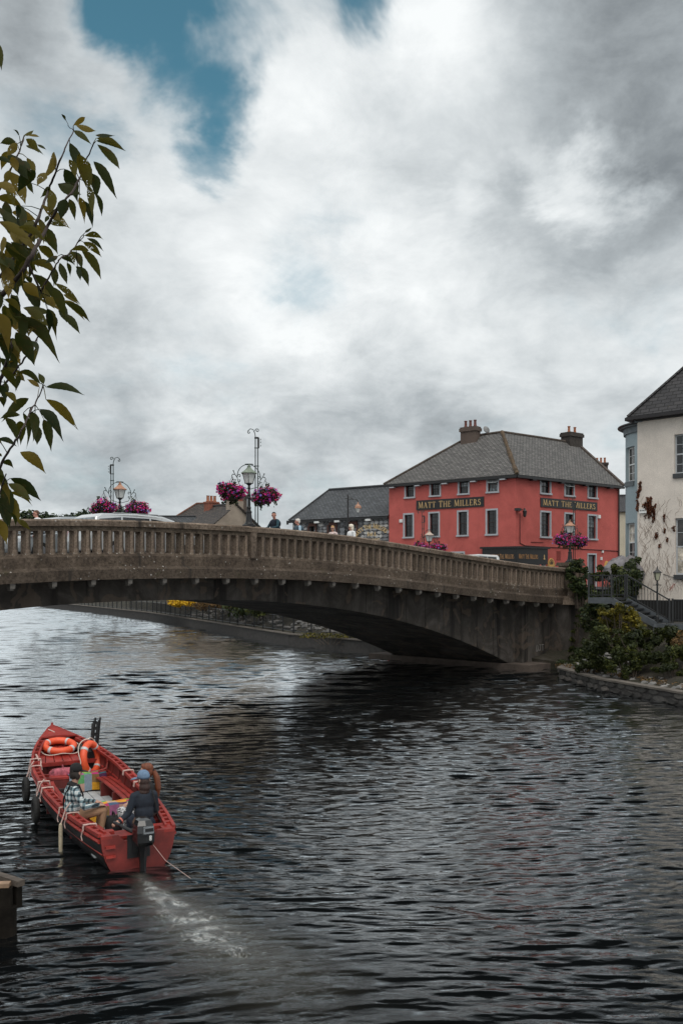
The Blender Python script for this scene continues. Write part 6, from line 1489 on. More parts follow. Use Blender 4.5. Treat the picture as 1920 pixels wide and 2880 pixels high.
# ------------------------------------------------------------------ cars
def car(name, label, loc, rz, paint, L=4.5, W=1.8, H=1.62, nose=.95, cat='car', rails=True, van=False):
    c = thing(name, label, cat, loc, rz)
    # side profile (x forward), belt line and glasshouse
    b0 = [(-L / 2, .35), (-L / 2 - .02, .75), (-L / 2 + .05, 1.0)]; hood = .98
    body = [(-L / 2, .30), (-L / 2 - .03, .62), (-L / 2 + .02, 1.0), (L * .16, 1.0), (L * .42, .86), (L / 2 - .03, .68), (L / 2, .42), (L / 2 - .06, .28)]
    roofp = [(-L / 2 + .04, .985), (-L / 2 + .28, H - .16), (-L / 2 + .55, H - .04), (-L * .12, H), (L * .10, H - .05), (L * .20, H - .18), (L * .36, .96)] if not van else [(-L / 2 + .02, .985), (-L / 2 + .10, H - .12), (-L / 2 + .3, H - .02), (0, H), (L * .18, H - .06), (L * .27, H - .22), (L * .42, .95)]
    def loft(mb, prof, ws):
        n = len(prof); V = []
        for side in (-1, 1):
            for (x, z), w in zip(prof, ws): V.append((x, side * w / 2, z))
        mb.add(V, [tuple(range(n)), tuple(range(n, 2 * n))] + [(i, (i + 1) % n, n + (i + 1) % n, n + i) for i in range(n)])
    q = MB(); loft(q, body, [W * .96, W, W, W, W * .98, W * .92, W * .9, W * .9]); bo = q.build('body', paint, c)
    bo.modifiers.new('b', 'BEVEL').width = .05; bo.modifiers['b'].segments = 2
    ws = [W * .95] + [W * .80] * (len(roofp) - 2) + [W * .93]
    q = MB(); loft(q, roofp, ws); gh = q.build('roof', paint, c); gh.modifiers.new('b', 'BEVEL').width = .06; gh.modifiers['b'].segments = 2
    for sgn in (-1, 1):                                  # side glass follows the roof line
        segs = [(-.42, -.25), (-.235, -.02), (-.005, .155)] if not van else [(-.40, -.2), (-.185, .0), (.015, .2)]
        for a, b in segs:
            xa, xb = a * L, b * L; top = lambda x: np.interp(x, [p[0] for p in roofp], [p[1] for p in roofp]) - .13
            za, zb = max(1.05, top(xa)), max(1.05, top(xb)); g = MB(); y0 = sgn * (W * .95 / 2 - .005)
            yy = lambda z: sgn * (np.interp(z, [.985, H - .1], [W * .95 / 2, W * .80 / 2]) + .012)
            g.quad((xa, yy(1.04), 1.04), (xb, yy(1.04), 1.04), (xb, yy(zb), zb), (xa, yy(za), za)); g.build('side_window', GLASS, c, fix=False)
    g = MB(); p0, p1 = roofp[-1], roofp[-2]; wy = lambda k: W * (.46 - .07 * k)
    A = lambda k, sg, o: (p0[0] + (p1[0] - p0[0]) * k + o, sg * wy(k), p0[1] + (p1[1] - p0[1]) * k + .015)
    g.quad(A(.08, -1, .02), A(.08, 1, .02), A(.98, 1, .02), A(.98, -1, .02)); g.build('windscreen', GLASS, c, fix=False)
    g = MB(); p0, p1 = roofp[0], roofp[1]; B_ = lambda k, sg: (p0[0] + (p1[0] - p0[0]) * k - .02, sg * wy(k), p0[1] + (p1[1] - p0[1]) * k)
    g.quad(B_(.15, -1), B_(.15, 1), B_(.95, 1), B_(.95, -1)); g.build('rear_window', GLASS, c, fix=False)
    for x in (-L * .31, L * .31):
        for sg in (-1, 1):
            w = MB(); w.tube([(x, sg * (W / 2 - .2), .32), (x, sg * (W / 2 + .01), .32)], .32, 16); wh = w.build('wheel', M('tyre', (.015, .015, .015), .9), c)
            w = MB(); w.tube([(x, sg * (W / 2 - .02), .32), (x, sg * (W / 2 + .02), .32)], .2, 10); w.build('rim', M('alloy', (.4, .4, .42), .35, .1, 5, 0, 10, .8), wh)
    for sg in (-1, 1):
        w = MB(); w.box((L / 2 - .12, sg * W * .36, .68), (.2, .34, .14)); w.build('headlight', M('lamp_glass', (.6, .62, .65), .1), c)
        w = MB(); w.box((-L / 2 - .005, sg * W * .42, .9 if not van else 1.05), (.06, .16, .22)); w.build('tail_light', M('tail_red', (.45, .02, .02), .2), c)
        if rails: w = MB(); w.tube([(-L * .32, sg * W * .37, H - .09), (-L * .30, sg * W * .37, H - .01), (L * .06, sg * W * .37, H - .0), (L * .09, sg * W * .37, H - .09)], .018, 5); w.build('roof_rail', M('rail_grey', (.25, .26, .27), .4), c)
    return c
def paint(name, c): return M(name, c, .22, .04, 3, 0, 10, 0.35, .6, coat=.8)
p = bridge_pt(6.1, 3.4); car('silver_estate_car', 'silver estate car with roof rails crossing the bridge in the near lane', (p.x, p.y, ROADZ(6.1)), BRZ, paint('silver_paint', (.55, .57, .58)), L=4.9, H=1.60)
p = bridge_pt(4.6, 6.1); car('grey_hatchback_car', 'pale grey car behind the silver estate on the bridge', (p.x, p.y, ROADZ(4.6)), BRZ + math.pi, paint('pale_grey_paint', (.36, .39, .41)), L=4.2, H=1.62, rails=False)
p = at(1318, 1560, 55.5); car('white_van', 'white van in front of the pub beyond the bridge end', (p.x, p.y, 3.8), BRZ + math.pi, paint('white_car_paint', (.78, .79, .78)), L=4.4, H=2.02, cat='van', rails=False, van=True)

# ------------------------------------------------------------------ the red boat
BO = Vector((-3.05, 13.85, 0)); BD = Vector((-.454, .891, 0)).normalized(); BRZB = math.atan2(BD.y, BD.x)
BL = 7.3
S_ = [0, .7, 1.6, 3.0, 4.5, 5.5, 6.3, 6.95, 7.3]; HB = [.56, .67, .78, .85, .83, .68, .44, .17, .03]
SHZ = [.50, .50, .51, .56, .68, .79, .90, .99, 1.04]
def hb(s): return float(np.interp(s, _ss, _hb))
def sh(s): return float(np.interp(s, _ss, _sh))
_ss = np.linspace(0, BL, 60)
def _sm(y):
    v = np.interp(_ss, S_, y)
    for _ in range(6): v[1:-1] = (v[:-2] + 2 * v[1:-1] + v[2:]) / 4
    return v
_hb, _sh = _sm(HB), _sm(SHZ)
REDB = M('red_boat_paint', (.27, .027, .020), .45, .42, 4, .12, 40, spec=.5); REDD = M('dark_red_paint', (.12, .016, .013), .5, .4, 4, .15, 40); HULLB = M('black_hull_paint', (.014, .013, .014), .45, .3, 4, .1, 30)
GREYB = M('grey_deck_paint', (.40, .42, .43), .6, .15, 6, .1, 40); ROPE = M('pink_white_rope', (.55, .40, .36), .9, .2, 30, .3, 90); ORANGE = M('orange_lifebuoy', (.78, .10, .035), .45, .12, 5, .04, 30); SILV = M('reflective_tape', (.55, .56, .56), .3, .1, 10)
def make_boat():
    bt = thing('rowing_boat', 'long open red wooden boat with people and an outboard motor', 'boat', BO, BRZB)
    keel = lambda s: float(np.interp(s, [0, 5.5, 6.6, 7.15, 7.3], [-.16, -.16, -.02, .45, .98]))
    ks = np.linspace(0, 1, 8)
    def section(s, inset=0.0):
        b, z1, z0 = max(hb(s) - inset, .004), sh(s), keel(s) + inset * 1.2; P = []
        for k in ks:                                        # from sheer to keel on one side
            th = k * math.pi / 2; P.append((b * (math.cos(th) ** .55 if k < 1 else 0), z1 + (z0 - z1) * (math.sin(th) ** 1.25)))
        return P
    def shell(mb, inset, s0, s1, n, kmax=8):
        ss = np.linspace(s0, s1, n); V = []
        for s in ss:
            P = section(s, inset)[:kmax]; ring = [(s, y, z) for y, z in P] + [(s, -y, z) for y, z in P[::-1][1 if kmax == 8 else 0:]]; V += ring
        m = len(V) // n; mb.add(V, [(i * m + j, (i + 1) * m + j, (i + 1) * m + j + 1, i * m + j + 1) for i in range(n - 1) for j in range(m - 1)]); return m
    b = MB(); shell(b, 0, 0, BL - .005, 46); b.build('hull', HULLB, bt, smooth=True)
    b = MB(); shell(b, .045, .05, BL - .12, 44); b.build('inner_skin', REDD, bt, smooth=True)
    # planked outside: two raised red strakes each side
    for zoff, w in ((.0, .055), (.20, .035)):
        for sg in (-1, 1):
            t = MB(); pts = [(s, sg * (hb(s) * (1 - .10 * zoff / .2) + .006), sh(s) - .06 - zoff) for s in np.linspace(.0, BL - .15, 40)]
            t.tube(pts, w * .6, 6); t.build('rubbing_strake', REDB, bt)
    # gunwale: outer rail, inner rail and blocks between
    for sg in (-1, 1):
        for off, w, h in ((.0, .05, .055), (-.115, .035, .05)):
            t = MB(); ss = np.linspace(0.0, BL - .10, 46); R_ = []
            t.sweep(lambda s: [(s, sg * (max(hb(s) + off, .01) - w / 2), sh(s) - h / 2 + .03), (s, sg * (max(hb(s) + off, .01) + w / 2), sh(s) - h / 2 + .03), (s, sg * (max(hb(s) + off, .01) + w / 2), sh(s) + h / 2 + .03), (s, sg * (max(hb(s) + off, .01) - w / 2), sh(s) + h / 2 + .03)], list(ss) if off == 0 else list(np.linspace(.1, 6.3, 40)))
            t.build('gunwale' if off == 0 else 'inner_rail', REDB, bt)
        for s in np.arange(.3, 6.3, .23):
            t = MB(); t.box((s, sg * (hb(s) - .058), sh(s) + .03), (.085, .085, .04)); t.build('gunwale_block', REDB, bt)
    # transom with a notch for the motor
    t = MB(); P = section(0); Y = [p[0] for p in P]; Zs = [p[1] for p in P]
    out = [(y, z) for y, z in P] + [(-y, z) for y, z in P[::-1][1:]]
    top = [(-.30, .505), (-.20, .40), (.20, .40), (.30, .505)]
    ring = out + top
    V = [(-.055, y, z + .02) for y, z in ring] + [(.02, y, z + .02) for y, z in ring]; n = len(ring)
    t.add(V, [tuple(range(n)), tuple(range(n, 2 * n))] + [(i, (i + 1) % n, n + (i + 1) % n, n + i) for i in range(n)]); t.build('transom', M('worn_shaded_transom', (.165, .020, .016), .5, .5, 3, .2, 30), bt)  # worn red, darker than the gunwale to put shade into the stern face
    t = MB(); t.box((.26, -.31, .50), (.14, .56, .05)); t.build('stern_rail', REDB, bt)
    t = MB(); t.box((.26, .43, .50), (.14, .26, .05)); t.build('stern_rail', REDB, bt)
    for z in (.36, .22): t = MB(); t.box((-.075, .42, z), (.05, .14, .035)); t.build('transom_step', REDB, bt)
    for sg in (-1, 1): t = MB(); t.box((.11, sg * .47, .50), (.34, .16, .045)); t.build('stern_knee', REDB, bt)
    t = MB(); t.box((-.058, 0, .33), (.03, .34, .34)); t.build('motor_pad', BLACKP, bt)
    # floor boards
    zf = .10
    for i in range(7):
        y = -.48 + i * .16
        if True: t = MB(); t.box((3.0, y, zf + random.uniform(0, .006)), (5.2, .148, .025)); t.build('floor_board', GREYB, bt)
    # ribs
    for s in np.arange(.5, 5.4, .42):
        for sg in (-1, 1):
            P = section(s, .05); t = MB(); t.tube([(s, sg * y, z) for y, z in P[:6]], .018, 5); t.build('rib', REDD, bt)
    # thwarts
    for s, w, z in ((2.50, .30, .36), (4.95, .28, .42), (.62, .34, .34)):
        t = MB(); hw = hb(s) - .07; t.box((s, 0, z), (w, hw * 2, .04)); th = t.build('thwart', REDB, bt)
        t = MB(); t.box((s - w / 2 + .02, 0, z - .11), (.025, hw * 1.5, .17)); t.build('thwart_board', REDD, th)
    for sg in (-1, 1):                                       # curved knees at the forward thwart
        for dz in (0, .06): t = MB(); t.tube([(4.85, sg * (hb(4.9) - .30), .47 + dz * .5), (4.88, sg * (hb(4.9) - .14), .48 + dz * .6), (4.98, sg * (hb(5) - .06), .58 + dz), (5.12, sg * (hb(5.1) - .05), .66 + dz)], .018, 5); t.build('knee', REDB, bt)
    # slatted side benches
    for sg in (-1, 1):
        for j in range(3):
            t = MB(); pts = [(s, sg * (hb(s) - .14 - j * .105), .385) for s in np.linspace(.85 if sg > 0 else 1.0, 4.75, 24)]
            t.sweep(lambda q: [(q[0], q[1] - .038, q[2] - .014), (q[0], q[1] + .038, q[2] - .014), (q[0], q[1] + .038, q[2] + .014), (q[0], q[1] - .038, q[2] + .014)], pts); t.build('bench_slat', REDB, bt)
        for s in (1.6, 3.4, 4.3): t = MB(); t.box((s, sg * (hb(s) - .26), .24), (.04, .34, .26)); t.build('bench_support', REDD, bt)
    # bow: planked fore deck sloping up, bulkhead, breast hook
    d0, d1 = 5.45, 6.75; zd = lambda s: .63 + (s - d0) * .19; npl = 7
    for i in range(npl):
        k0, k1 = -1 + 2 * i / npl + .012, -1 + 2 * (i + 1) / npl - .012; ss = np.linspace(d0, d1, 8); hw = lambda s: max(hb(s) - .06, .02)
        t = MB(); t.sweep(lambda s: [(s, hw(s) * k0, zd(s) - .02), (s, hw(s) * k1, zd(s) - .02), (s, hw(s) * k1, zd(s)), (s, hw(s) * k0, zd(s))], list(ss)); t.build('deck_plank', REDB, bt)
    t = MB(); t.box((d0 + .0, 0, zd(d0) - .04), (.05, hb(d0) * 2 - .1, .07)); t.build('deck_edge', REDB, bt)
    for i in range(6):
        w = (hb(d0) * 2 - .16) / 6; t = MB(); t.box((d0 + .06, -hb(d0) + .08 + w * (i + .5), .36), (.02, w - .012, .50)); t.build('bulkhead_board', REDD, bt)
    t = MB(); t.box((d0 + .03, .28, .40), (.04, .14, .18)); t.build('locker_door', REDB, bt)
    ss = np.linspace(6.45, BL - .02, 8); t = MB(); t.sweep(lambda s: [(s, -max(hb(s), .01), sh(s) + .035), (s, max(hb(s), .01), sh(s) + .035), (s, max(hb(s), .01), sh(s) + .065), (s, 0, sh(s) + .085), (s, -max(hb(s), .01), sh(s) + .065)], list(ss)); t.build('breast_hook', REDB, bt)
    t = MB(); t.box((BL, 0, .98), (.07, .05, .34), taper=.8); t.build('stem_post', REDB, bt)
    # registration plate lettering on the inner quarter boards
    for sg in (-1, 1):
        t = MB(); rr = random.Random(sg + 5)
        for i in range(9):
            if i in (1, 5): continue
            s = .78 + i * .045; t.box((s, sg * (hb(s) - .10), sh(s) - .05), (.022, .006, .05))
        t.build('registration_marks', M('faded_white', (.45, .42, .40), .8), bt)
    # rope lashings round the gunwale
    for s, sg in ((.55, 1), (1.35, 1), (1.75, 1), (3.1, 1), (3.5, 1), (4.55, 1), (5.0, 1), (2.9, -1), (3.7, -1)):
        t = MB(); y = sg * hb(s); z = sh(s) + .03
        for k in (-.03, .02): t.tube([(s + k, y + sg * .05, z - .04), (s + k, y + sg * .04, z + .045), (s + k * .5, y - sg * .05, z + .05), (s + k, y - sg * .15, z + .045), (s + k, y - sg * .16, z - .04)], .009, 5)
        t.tube([(s, y + sg * .055, z - .05), (s + .02, y + sg * .07, z - .13), (s, y + sg * .06, z - .19)], .009, 5); t.build('rope_lashing', ROPE, bt)
    t = MB(); t.tube([(6.85, .15, sh(6.85) + .1), (6.72, .06, sh(6.7) + .085), (6.5, .02, sh(6.5) + .02), (6.42, 0, zd(6.42) + .05)], .014, 5); t.build('mooring_rope', ROPE, bt); t = MB(); t.tube([(5.0, hb(5) - .02, sh(5) + .07), (5.15, hb(5.1) - .1, sh(5.1) + .07), (4.9, hb(4.9) - .12, sh(4.9) + .06), (5.3, hb(5.3) - .06, sh(5.3) + .07), (5.05, hb(5) - .16, sh(5) + .03), (4.6, hb(4.6) - .14, sh(4.6) + .03)], .014, 5); t.build('mooring_rope', ROPE, bt)
    return bt
BOAT = make_boat()
def bp_(a, y, z=0.0):                    # boat coordinates -> world (a forward, y to port)
    return BO + BD * a + Vector((-BD.y, BD.x, 0)) * y + Vector((0, 0, z))

# outboard motor
def make_motor():
    t = thing('outboard_motor', 'black outboard motor clamped on the stern of the red boat', 'motor', bp_(-.20, -.02, 0), BRZB)
    b = MB(); prof = [(-.16, -.14, .42), (-.20, -.15, .52), (-.20, -.15, .66), (-.16, -.12, .76), (-.06, -.08, .80)]
    b.sweep(lambda k: [(x * (1 if k[2] < .7 else .9) , y, k[2]) for x, y in ((-.20 * k[0], -.125 * k[0]), (-.23 * k[0], 0), (-.20 * k[0], .125 * k[0]), (.0, .145 * k[0]), (.20 * k[0], .11 * k[0]), (.22 * k[0], 0), (.20 * k[0], -.11 * k[0]), (0, -.145 * k[0]))], [(.86, 0, .40), (1.0, 0, .46), (1.02, 0, .60), (.95, 0, .70), (.72, 0, .765), (.35, 0, .785)])
    b.build('cowl', M('motor_cowl', (.010, .011, .012), .18, .2, 5, 0, 10, coat=.6), t, smooth=False)
    b = MB(); b.box((-.232, -.03, .645), (.012, .15, .11)); b.build('badge_panel', M('chrome_badge', (.45, .46, .47), .15, .1, 5, 0, 10, .9), t)
    b = MB(); b.box((-.240, -.04, .645), (.006, .12, .05)); b.build('badge_insert', BLACKP, t)
    b = MB()                                                  # figure eight
    for z in (.51, .545): b.tube([(-.243, -.055 + .014 * math.cos(a), z + .014 * math.sin(a)) for a in np.linspace(0, 2 * math.pi, 11)[:-1]], .006, 4, closed=True)
    b.build('figure', WHITE, t)
    b = MB(); b.sweep(lambda k: [(x * k[0] - .02, y * k[0], k[1]) for x, y in ((-.13, 0), (-.06, .07), (.08, .06), (.12, 0), (.08, -.06), (-.06, -.07))], [(1, .42), (.8, .30), (.62, .10), (.55, -.2), (.5, -.45)]); b.build('leg', BLACKP, t)
    b = MB(); b.box((.15, .0, .36), (.10, .22, .22)); b.build('clamp', IRON, t)
    b = MB(); b.tube([(.10, .05, .52), (.28, .14, .55), (.45, .22, .58)], [.035, .03, .024], 8); b.tube([(.45, .22, .58), (.60, .28, .60)], [.030, .026], 8); b.build('tiller', BLACKP, t)
    b = MB(); b.ball((0, 0, -.5), (.18, .05, .05), 8, 6)
    for a in (0, 120, 240): b.box((-.2, .06 * math.cos(R(a)), -.5 + .06 * math.sin(R(a))), (.02, .07, .05), M=Matrix.Rotation(R(a), 4, 'X'))
    b.build('propeller', IRON, t)
    b = MB(); b.tube([(-.15, -.12, .40), (-.35, -.25, .2), (-.75, -.5, .02)], .0035, 4); b.build('trailing_cord', ROPE, t)
make_motor()

# lifebuoys
def lifebuoy(label, M_):
    t = thing('lifebuoy', label, 'lifebuoy', (0, 0, 0), group='orange lifebuoys in the boat'); t.matrix_world = M_
    b = MB(); b.tube([(.29 * math.cos(a), .29 * math.sin(a), 0) for a in np.linspace(0, 2 * math.pi, 33)[:-1]], .072, 12, closed=True); b.build('ring', ORANGE, t, smooth=True)
    for k in range(4):
        a0 = R(45 + 90 * k); b = MB(); b.tube([(.29 * math.cos(a), .29 * math.sin(a), 0) for a in np.linspace(a0 - .09, a0 + .09, 5)], .075, 12); b.build('reflective_band', SILV, t, smooth=True)
    b = MB(); P = []
    for i in range(49):
        a = 2 * math.pi * i / 48; rr_ = .385 + .05 * abs(math.sin(2 * a)); P.append((rr_ * math.cos(a), rr_ * math.sin(a), -.03 + .02 * math.cos(4 * a)))
    b.tube(P[:-1], .011, 5, closed=True); b.build('grab_line', M('white_line', (.62, .55, .48), .9), t)
    return t
def basis(x, z, loc):
    z = Vector(z).normalized(); x = Vector(x); x = (x - z * x.dot(z)).normalized(); y = z.cross(x); m = Matrix((x, y, z)).transposed().to_4x4(); m.translation = loc; return m
SB = Vector((BD.y, -BD.x, 0))            # starboard
lifebuoy('orange lifebuoy lying flat on the bow deck', basis(SB, Vector((0, 0, 1)) - BD * .22, bp_(6.08, .06, .84)))
lifebuoy('orange lifebuoy leaning upright against the starboard side', basis(Vector((0, 0, 1)), SB * .75 - BD * .65 + Vector((0, 0, .15)), bp_(5.28, -.42, .68)))

# patchwork blankets
PATCH = [(.62, .30, .02), (.42, .03, .16), (.04, .12, .15), (.22, .28, .34), (.26, .42, .05), (.08, .02, .07), (.55, .16, .03), (.45, .28, .22), (.10, .32, .12), (.22, .13, .05), (.35, .02, .10), (.05, .09, .16), (.62, .45, .12), (.30, .10, .20)]
def blanket(label, a, y0, y1, z, w, seed, drop=.24):
    t = thing('patchwork_blanket', label, 'blanket', bp_(a, 0, z), BRZB, 'checked blankets on the thwarts')
    rr = random.Random(seed); nx, ny = 5, 5
    prof = [(w / 2 + .03, -drop * .55), (w / 2 + .02, .01), (w * .17, .024), (-w * .17, .024), (-w / 2 - .015, .012), (-w / 2 - .035, -drop * .5), (-w / 2 - .045, -drop)]
    m = 11
    mats = [M('wool_%d' % i, c, .95, .18, 25, .4, 90) for i, c in enumerate(PATCH)]
    b = MB(); n = 5
    for i in range(n):
        ya, yb = y0 + (y1 - y0) * i / n, y0 + (y1 - y0) * (i + 1) / n
        for j in range(len(prof) - 1):
            mi = rr.randrange(len(PATCH)); sub = 3
            for k in range(sub):
                p, q = ya + (yb - ya) * k / sub, ya + (yb - ya) * (k + 1) / sub; wv = lambda y, jj: .008 * math.sin(y * 17 + jj)
                A, B_ = prof[j], prof[j + 1]
                V = [(A[0] + wv(p, j), p, A[1] + wv(p, j + 2)), (A[0] + wv(q, j), q, A[1] + wv(q, j + 2)), (B_[0] + wv(q, j + 1), q, B_[1] + wv(q, j + 3)), (B_[0] + wv(p, j + 1), p, B_[1] + wv(p, j + 3))]
                b.add(V, [(0, 1, 2, 3)], mi)
    o = b.build('cloth', mats, t, fix=False); s = o.modifiers.new('s', 'SOLIDIFY'); s.thickness = .014
blanket('checked patchwork blanket on the forward thwart beyond the man', 4.95, -.62, .10, .445, .30, 3, .30)
blanket('checked patchwork blanket on the middle thwart beside the women', 2.50, -.62, .22, .385, .32, 12, .30)

# bags, folded frames and fenders
def soft_bag(name, label, cat, c, r, mat, seed, rz=0):
    t = thing(name, label, cat, c, rz); b = MB(); rr = random.Random(seed); n, k = 14, 9; V = []
    for i in range(k):
        ph = math.pi * (i + .5) / k
        for j in range(n):
            th = 2 * math.pi * j / n; q = 1 + rr.uniform(-.08, .08); e = .6; sg = lambda x: math.copysign(abs(x) ** e, x)
            V.append((r[0] * q * sg(math.sin(ph)) * sg(math.cos(th)), r[1] * q * sg(math.sin(ph)) * sg(math.sin(th)), r[2] - r[2] * sg(math.cos(ph))))
    b.add(V, [(i * n + j, i * n + (j + 1) % n, (i + 1) * n + (j + 1) % n, (i + 1) * n + j) for i in range(k - 1) for j in range(n)] + [tuple(range(n))[::-1], tuple(range((k - 1) * n, k * n))])
    b.build('body', mat, t, smooth=True)
    b = MB(); b.tube([(-r[0] * .5, 0, r[2] * 1.9), (-r[0] * .3, 0, r[2] * 2.35), (r[0] * .3, 0, r[2] * 2.35), (r[0] * .5, 0, r[2] * 1.9)], .014, 5); b.build('handle', mat, t); return t
soft_bag('backpack', 'black backpack on the boat floor by the man', 'backpack', bp_(1.45, .02, .115), (.16, .13, .16), BLKC, 1, BRZB)
soft_bag('holdall_bag', 'pink and black holdall bag behind the forward thwart', 'bag', bp_(5.15, .16, .30), (.12, .26, .13), M('pink_black_cloth', (.36, .09, .12), .8, .9, 9, .2, 40), 2, BRZB)
soft_bag('plastic_bag', 'crumpled dark plastic bag on the bow deck by the lifebuoy', 'bag', bp_(5.95, -.36, .735), (.20, .13, .055), M('dark_plastic', (.03, .03, .03), .25, .6, 14, .8, 25), 3, BRZB)
def folded_frames():
    t = thing('folded_frames', 'bundle of folded black frames propped against the starboard bow', 'frames', bp_(5.55, -.50, .42), BRZB); rr = random.Random(6)
    for i in range(3):
        b = MB(); o = i * .07; tilt = .10 + .08 * i
        for y in (-.05, .05):
            b.beam((o, y, -.2), (o + tilt, y - .14, 1.02 - .08 * i), .026, .026)
        for z in (.1, .3, .5, .66, .78, .9): k = (z + .2) / 1.2; b.beam((o + tilt * k, -.05 - .14 * k, z), (o + tilt * k, .05 - .14 * k, z), .022, .022)
        b.build('frame', BLACKP, t)
    b = MB(); b.box((.05, .02, .12), (.26, .18, .46), taper=.8); b.box((.08, -.05, .36), (.2, .16, .12), taper=.6); b.build('strapped_cover', BLKC, t)
    b = MB(); b.tube([(.14, -.10, .2), (.20, -.16, .42)], .02, 5); b.tube([(.12, .02, .3), (.22, -.12, .33)], .018, 5); b.build('strap', IRON, t)
folded_frames()
def fender(label, a, z, kind):
    p = bp_(a, hb(a) + .13, z); t = thing('fender', label, 'fender', p, BRZB, 'fenders hung along the port side')
    b = MB()
    if kind == 'tyre': b.tube([(.16 * math.cos(q), 0, .19 * math.sin(q)) for q in np.linspace(0, 2 * math.pi, 21)[:-1]], .055, 8, closed=True); b.build('tyre', M('black_rubber', (.012, .012, .012), .8, .3, 8, .2, 30), t)
    else: b.lathe([(.012, -.30), (.028, -.29), (.032, -.1), (.032, .12), (.026, .2), (.012, .22)], n=8); b.build('plaited_rope', M('cream_rope', (.42, .36, .26), .95, .3, 30, .5, 60), t)
    b = MB(); b.tube([(0, 0, .19), (0, -.08, .19 + .25), (0, -.15, .19 + .34)], .012, 5); b.build('lanyard', ROPE, t)
fender('black tyre fender nearest the bow on the port side', 4.55, .33, 'tyre'); fender('black tyre fender amidships on the port side', 3.2, .25, 'tyre'); fender('pale plaited rope fender hanging near the stern', 1.35, .22, 'rope')

# ------------------------------------------------------------------ people in the boat
def plaid():
    m, nt, b = new_mat('plaid_shirt'); L = nt.links.new; co = objco(nt, (1, 1, 1)); sp = nt.nodes.new('ShaderNodeSeparateXYZ'); L(co, sp.inputs[0])
    def band(x, f, w, o): return math_n(nt, 'LESS_THAN', math_n(nt, 'FRACT', math_n(nt, 'ADD', math_n(nt, 'MULTIPLY', x, f), o)), w)
    xy = math_n(nt, 'ADD', sp.outputs[0], math_n(nt, 'MULTIPLY', sp.outputs[1], .9))
    a = math_n(nt, 'ADD', band(xy, 10.5, .45, 0), band(sp.outputs[2], 10.5, .45, .2)); t = math_n(nt, 'ADD', band(xy, 10.5, .10, .35), band(sp.outputs[2], 10.5, .1, .55))
    col = ramp(nt, math_n(nt, 'MULTIPLY', a, .5), [(0, (.62, .66, .66)), (.45, (.16, .24, .27)), (.95, (.018, .032, .042))]); col = mixc(nt, math_n(nt, 'MULTIPLY', t, .35), col, (.30, .42, .44))
    L(col, b.inputs['Base Color']); b.inputs['Roughness'].default_value = .9; add_bump(nt, b, tex_noise(nt, co, 18, 4), .4, .02); return m
def patt():
    m, nt, b = new_mat('patterned_trousers'); L = nt.links.new; co = objco(nt); n = tex_noise(nt, co, 26, 3, .6, 1.5); L(ramp(nt, n, [(.44, (.03, .03, .035)), (.52, (.55, .55, .56))], 'LINEAR'), b.inputs['Base Color']); b.inputs['Roughness'].default_value = .9; return m
KHAKI = cloth_mat('khaki_trousers', (.34, .20, .12), var=.15); JACK = cloth_mat('dark_jacket', (.013, .019, .030)); JEANS = cloth_mat('navy_jeans', (.020, .028, .048)); CAPB = M('blue_cap', (.13, .20, .30), .9, .2, 20, .3, 60); CAPK = M('black_cap', (.010, .010, .011), .9, .2, 20, .3, 60)
AUB = M('auburn_hair', (.15, .042, .016), .55, .45, 9, .6, 60, stretch=(3, 3, .5)); DBH = M('dark_brown_hair', (.035, .016, .012), .6, .4, 12, .5, 60, stretch=(3, 3, .5))

def cap(parent, c, f, mat, k=1.0, strap=None):
    c = Vector(c); f = Vector(f).normalized(); s = f.cross(Vector((0, 0, 1))).normalized(); u = s.cross(f); X = Matrix((s, f, u)).transposed().to_4x4(); X.translation = c + u * .045 * k - f * .006 * k
    b = MB(); b.xf = X; prof = [(.090, -.012), (.092, .02), (.086, .055), (.066, .088), (.036, .106), (.008, .112)]
    V = [(r * k * math.cos(a) * .92, r * k * math.sin(a) * 1.10, z * k) for r, z in prof for a in [2 * math.pi * j / 18 for j in range(18)]]
    b.add(V, [(i * 18 + j, i * 18 + (j + 1) % 18, (i + 1) * 18 + (j + 1) % 18, (i + 1) * 18 + j) for i in range(5) for j in range(18)] + [tuple(range(90, 108)), tuple(range(18))[::-1]]); o = b.build('cap', mat, parent, smooth=True)
    b = MB(); b.xf = X; n = 9; top = []; bot = []
    for r0, zz in ((.095, 0), (.165, -.012)):
        for j in range(n): a = R(25 + 130 * j / (n - 1)); top.append((r0 * k * math.cos(a) * .85, (r0 if r0 < .1 else .085 + .085 * math.sin(a)) * k * (math.sin(a) if r0 < .1 else 1) + .012 * k, (zz - .012 * abs(math.cos(a))) * k))
    V = top + [(x, y, z - .006 * k) for x, y, z in top]; m = 2 * n
    b.add(V, [(j, j + 1, n + j + 1, n + j) for j in range(n - 1)] + [(m + j, m + n + j, m + n + j + 1, m + j + 1) for j in range(n - 1)] + [(n + j, n + j + 1, m + n + j + 1, m + n + j) for j in range(n - 1)]); b.build('peak', mat, o)
    return o

def boat_person(label, P, mats):
    return thing('person', label, 'person', P, BRZB)

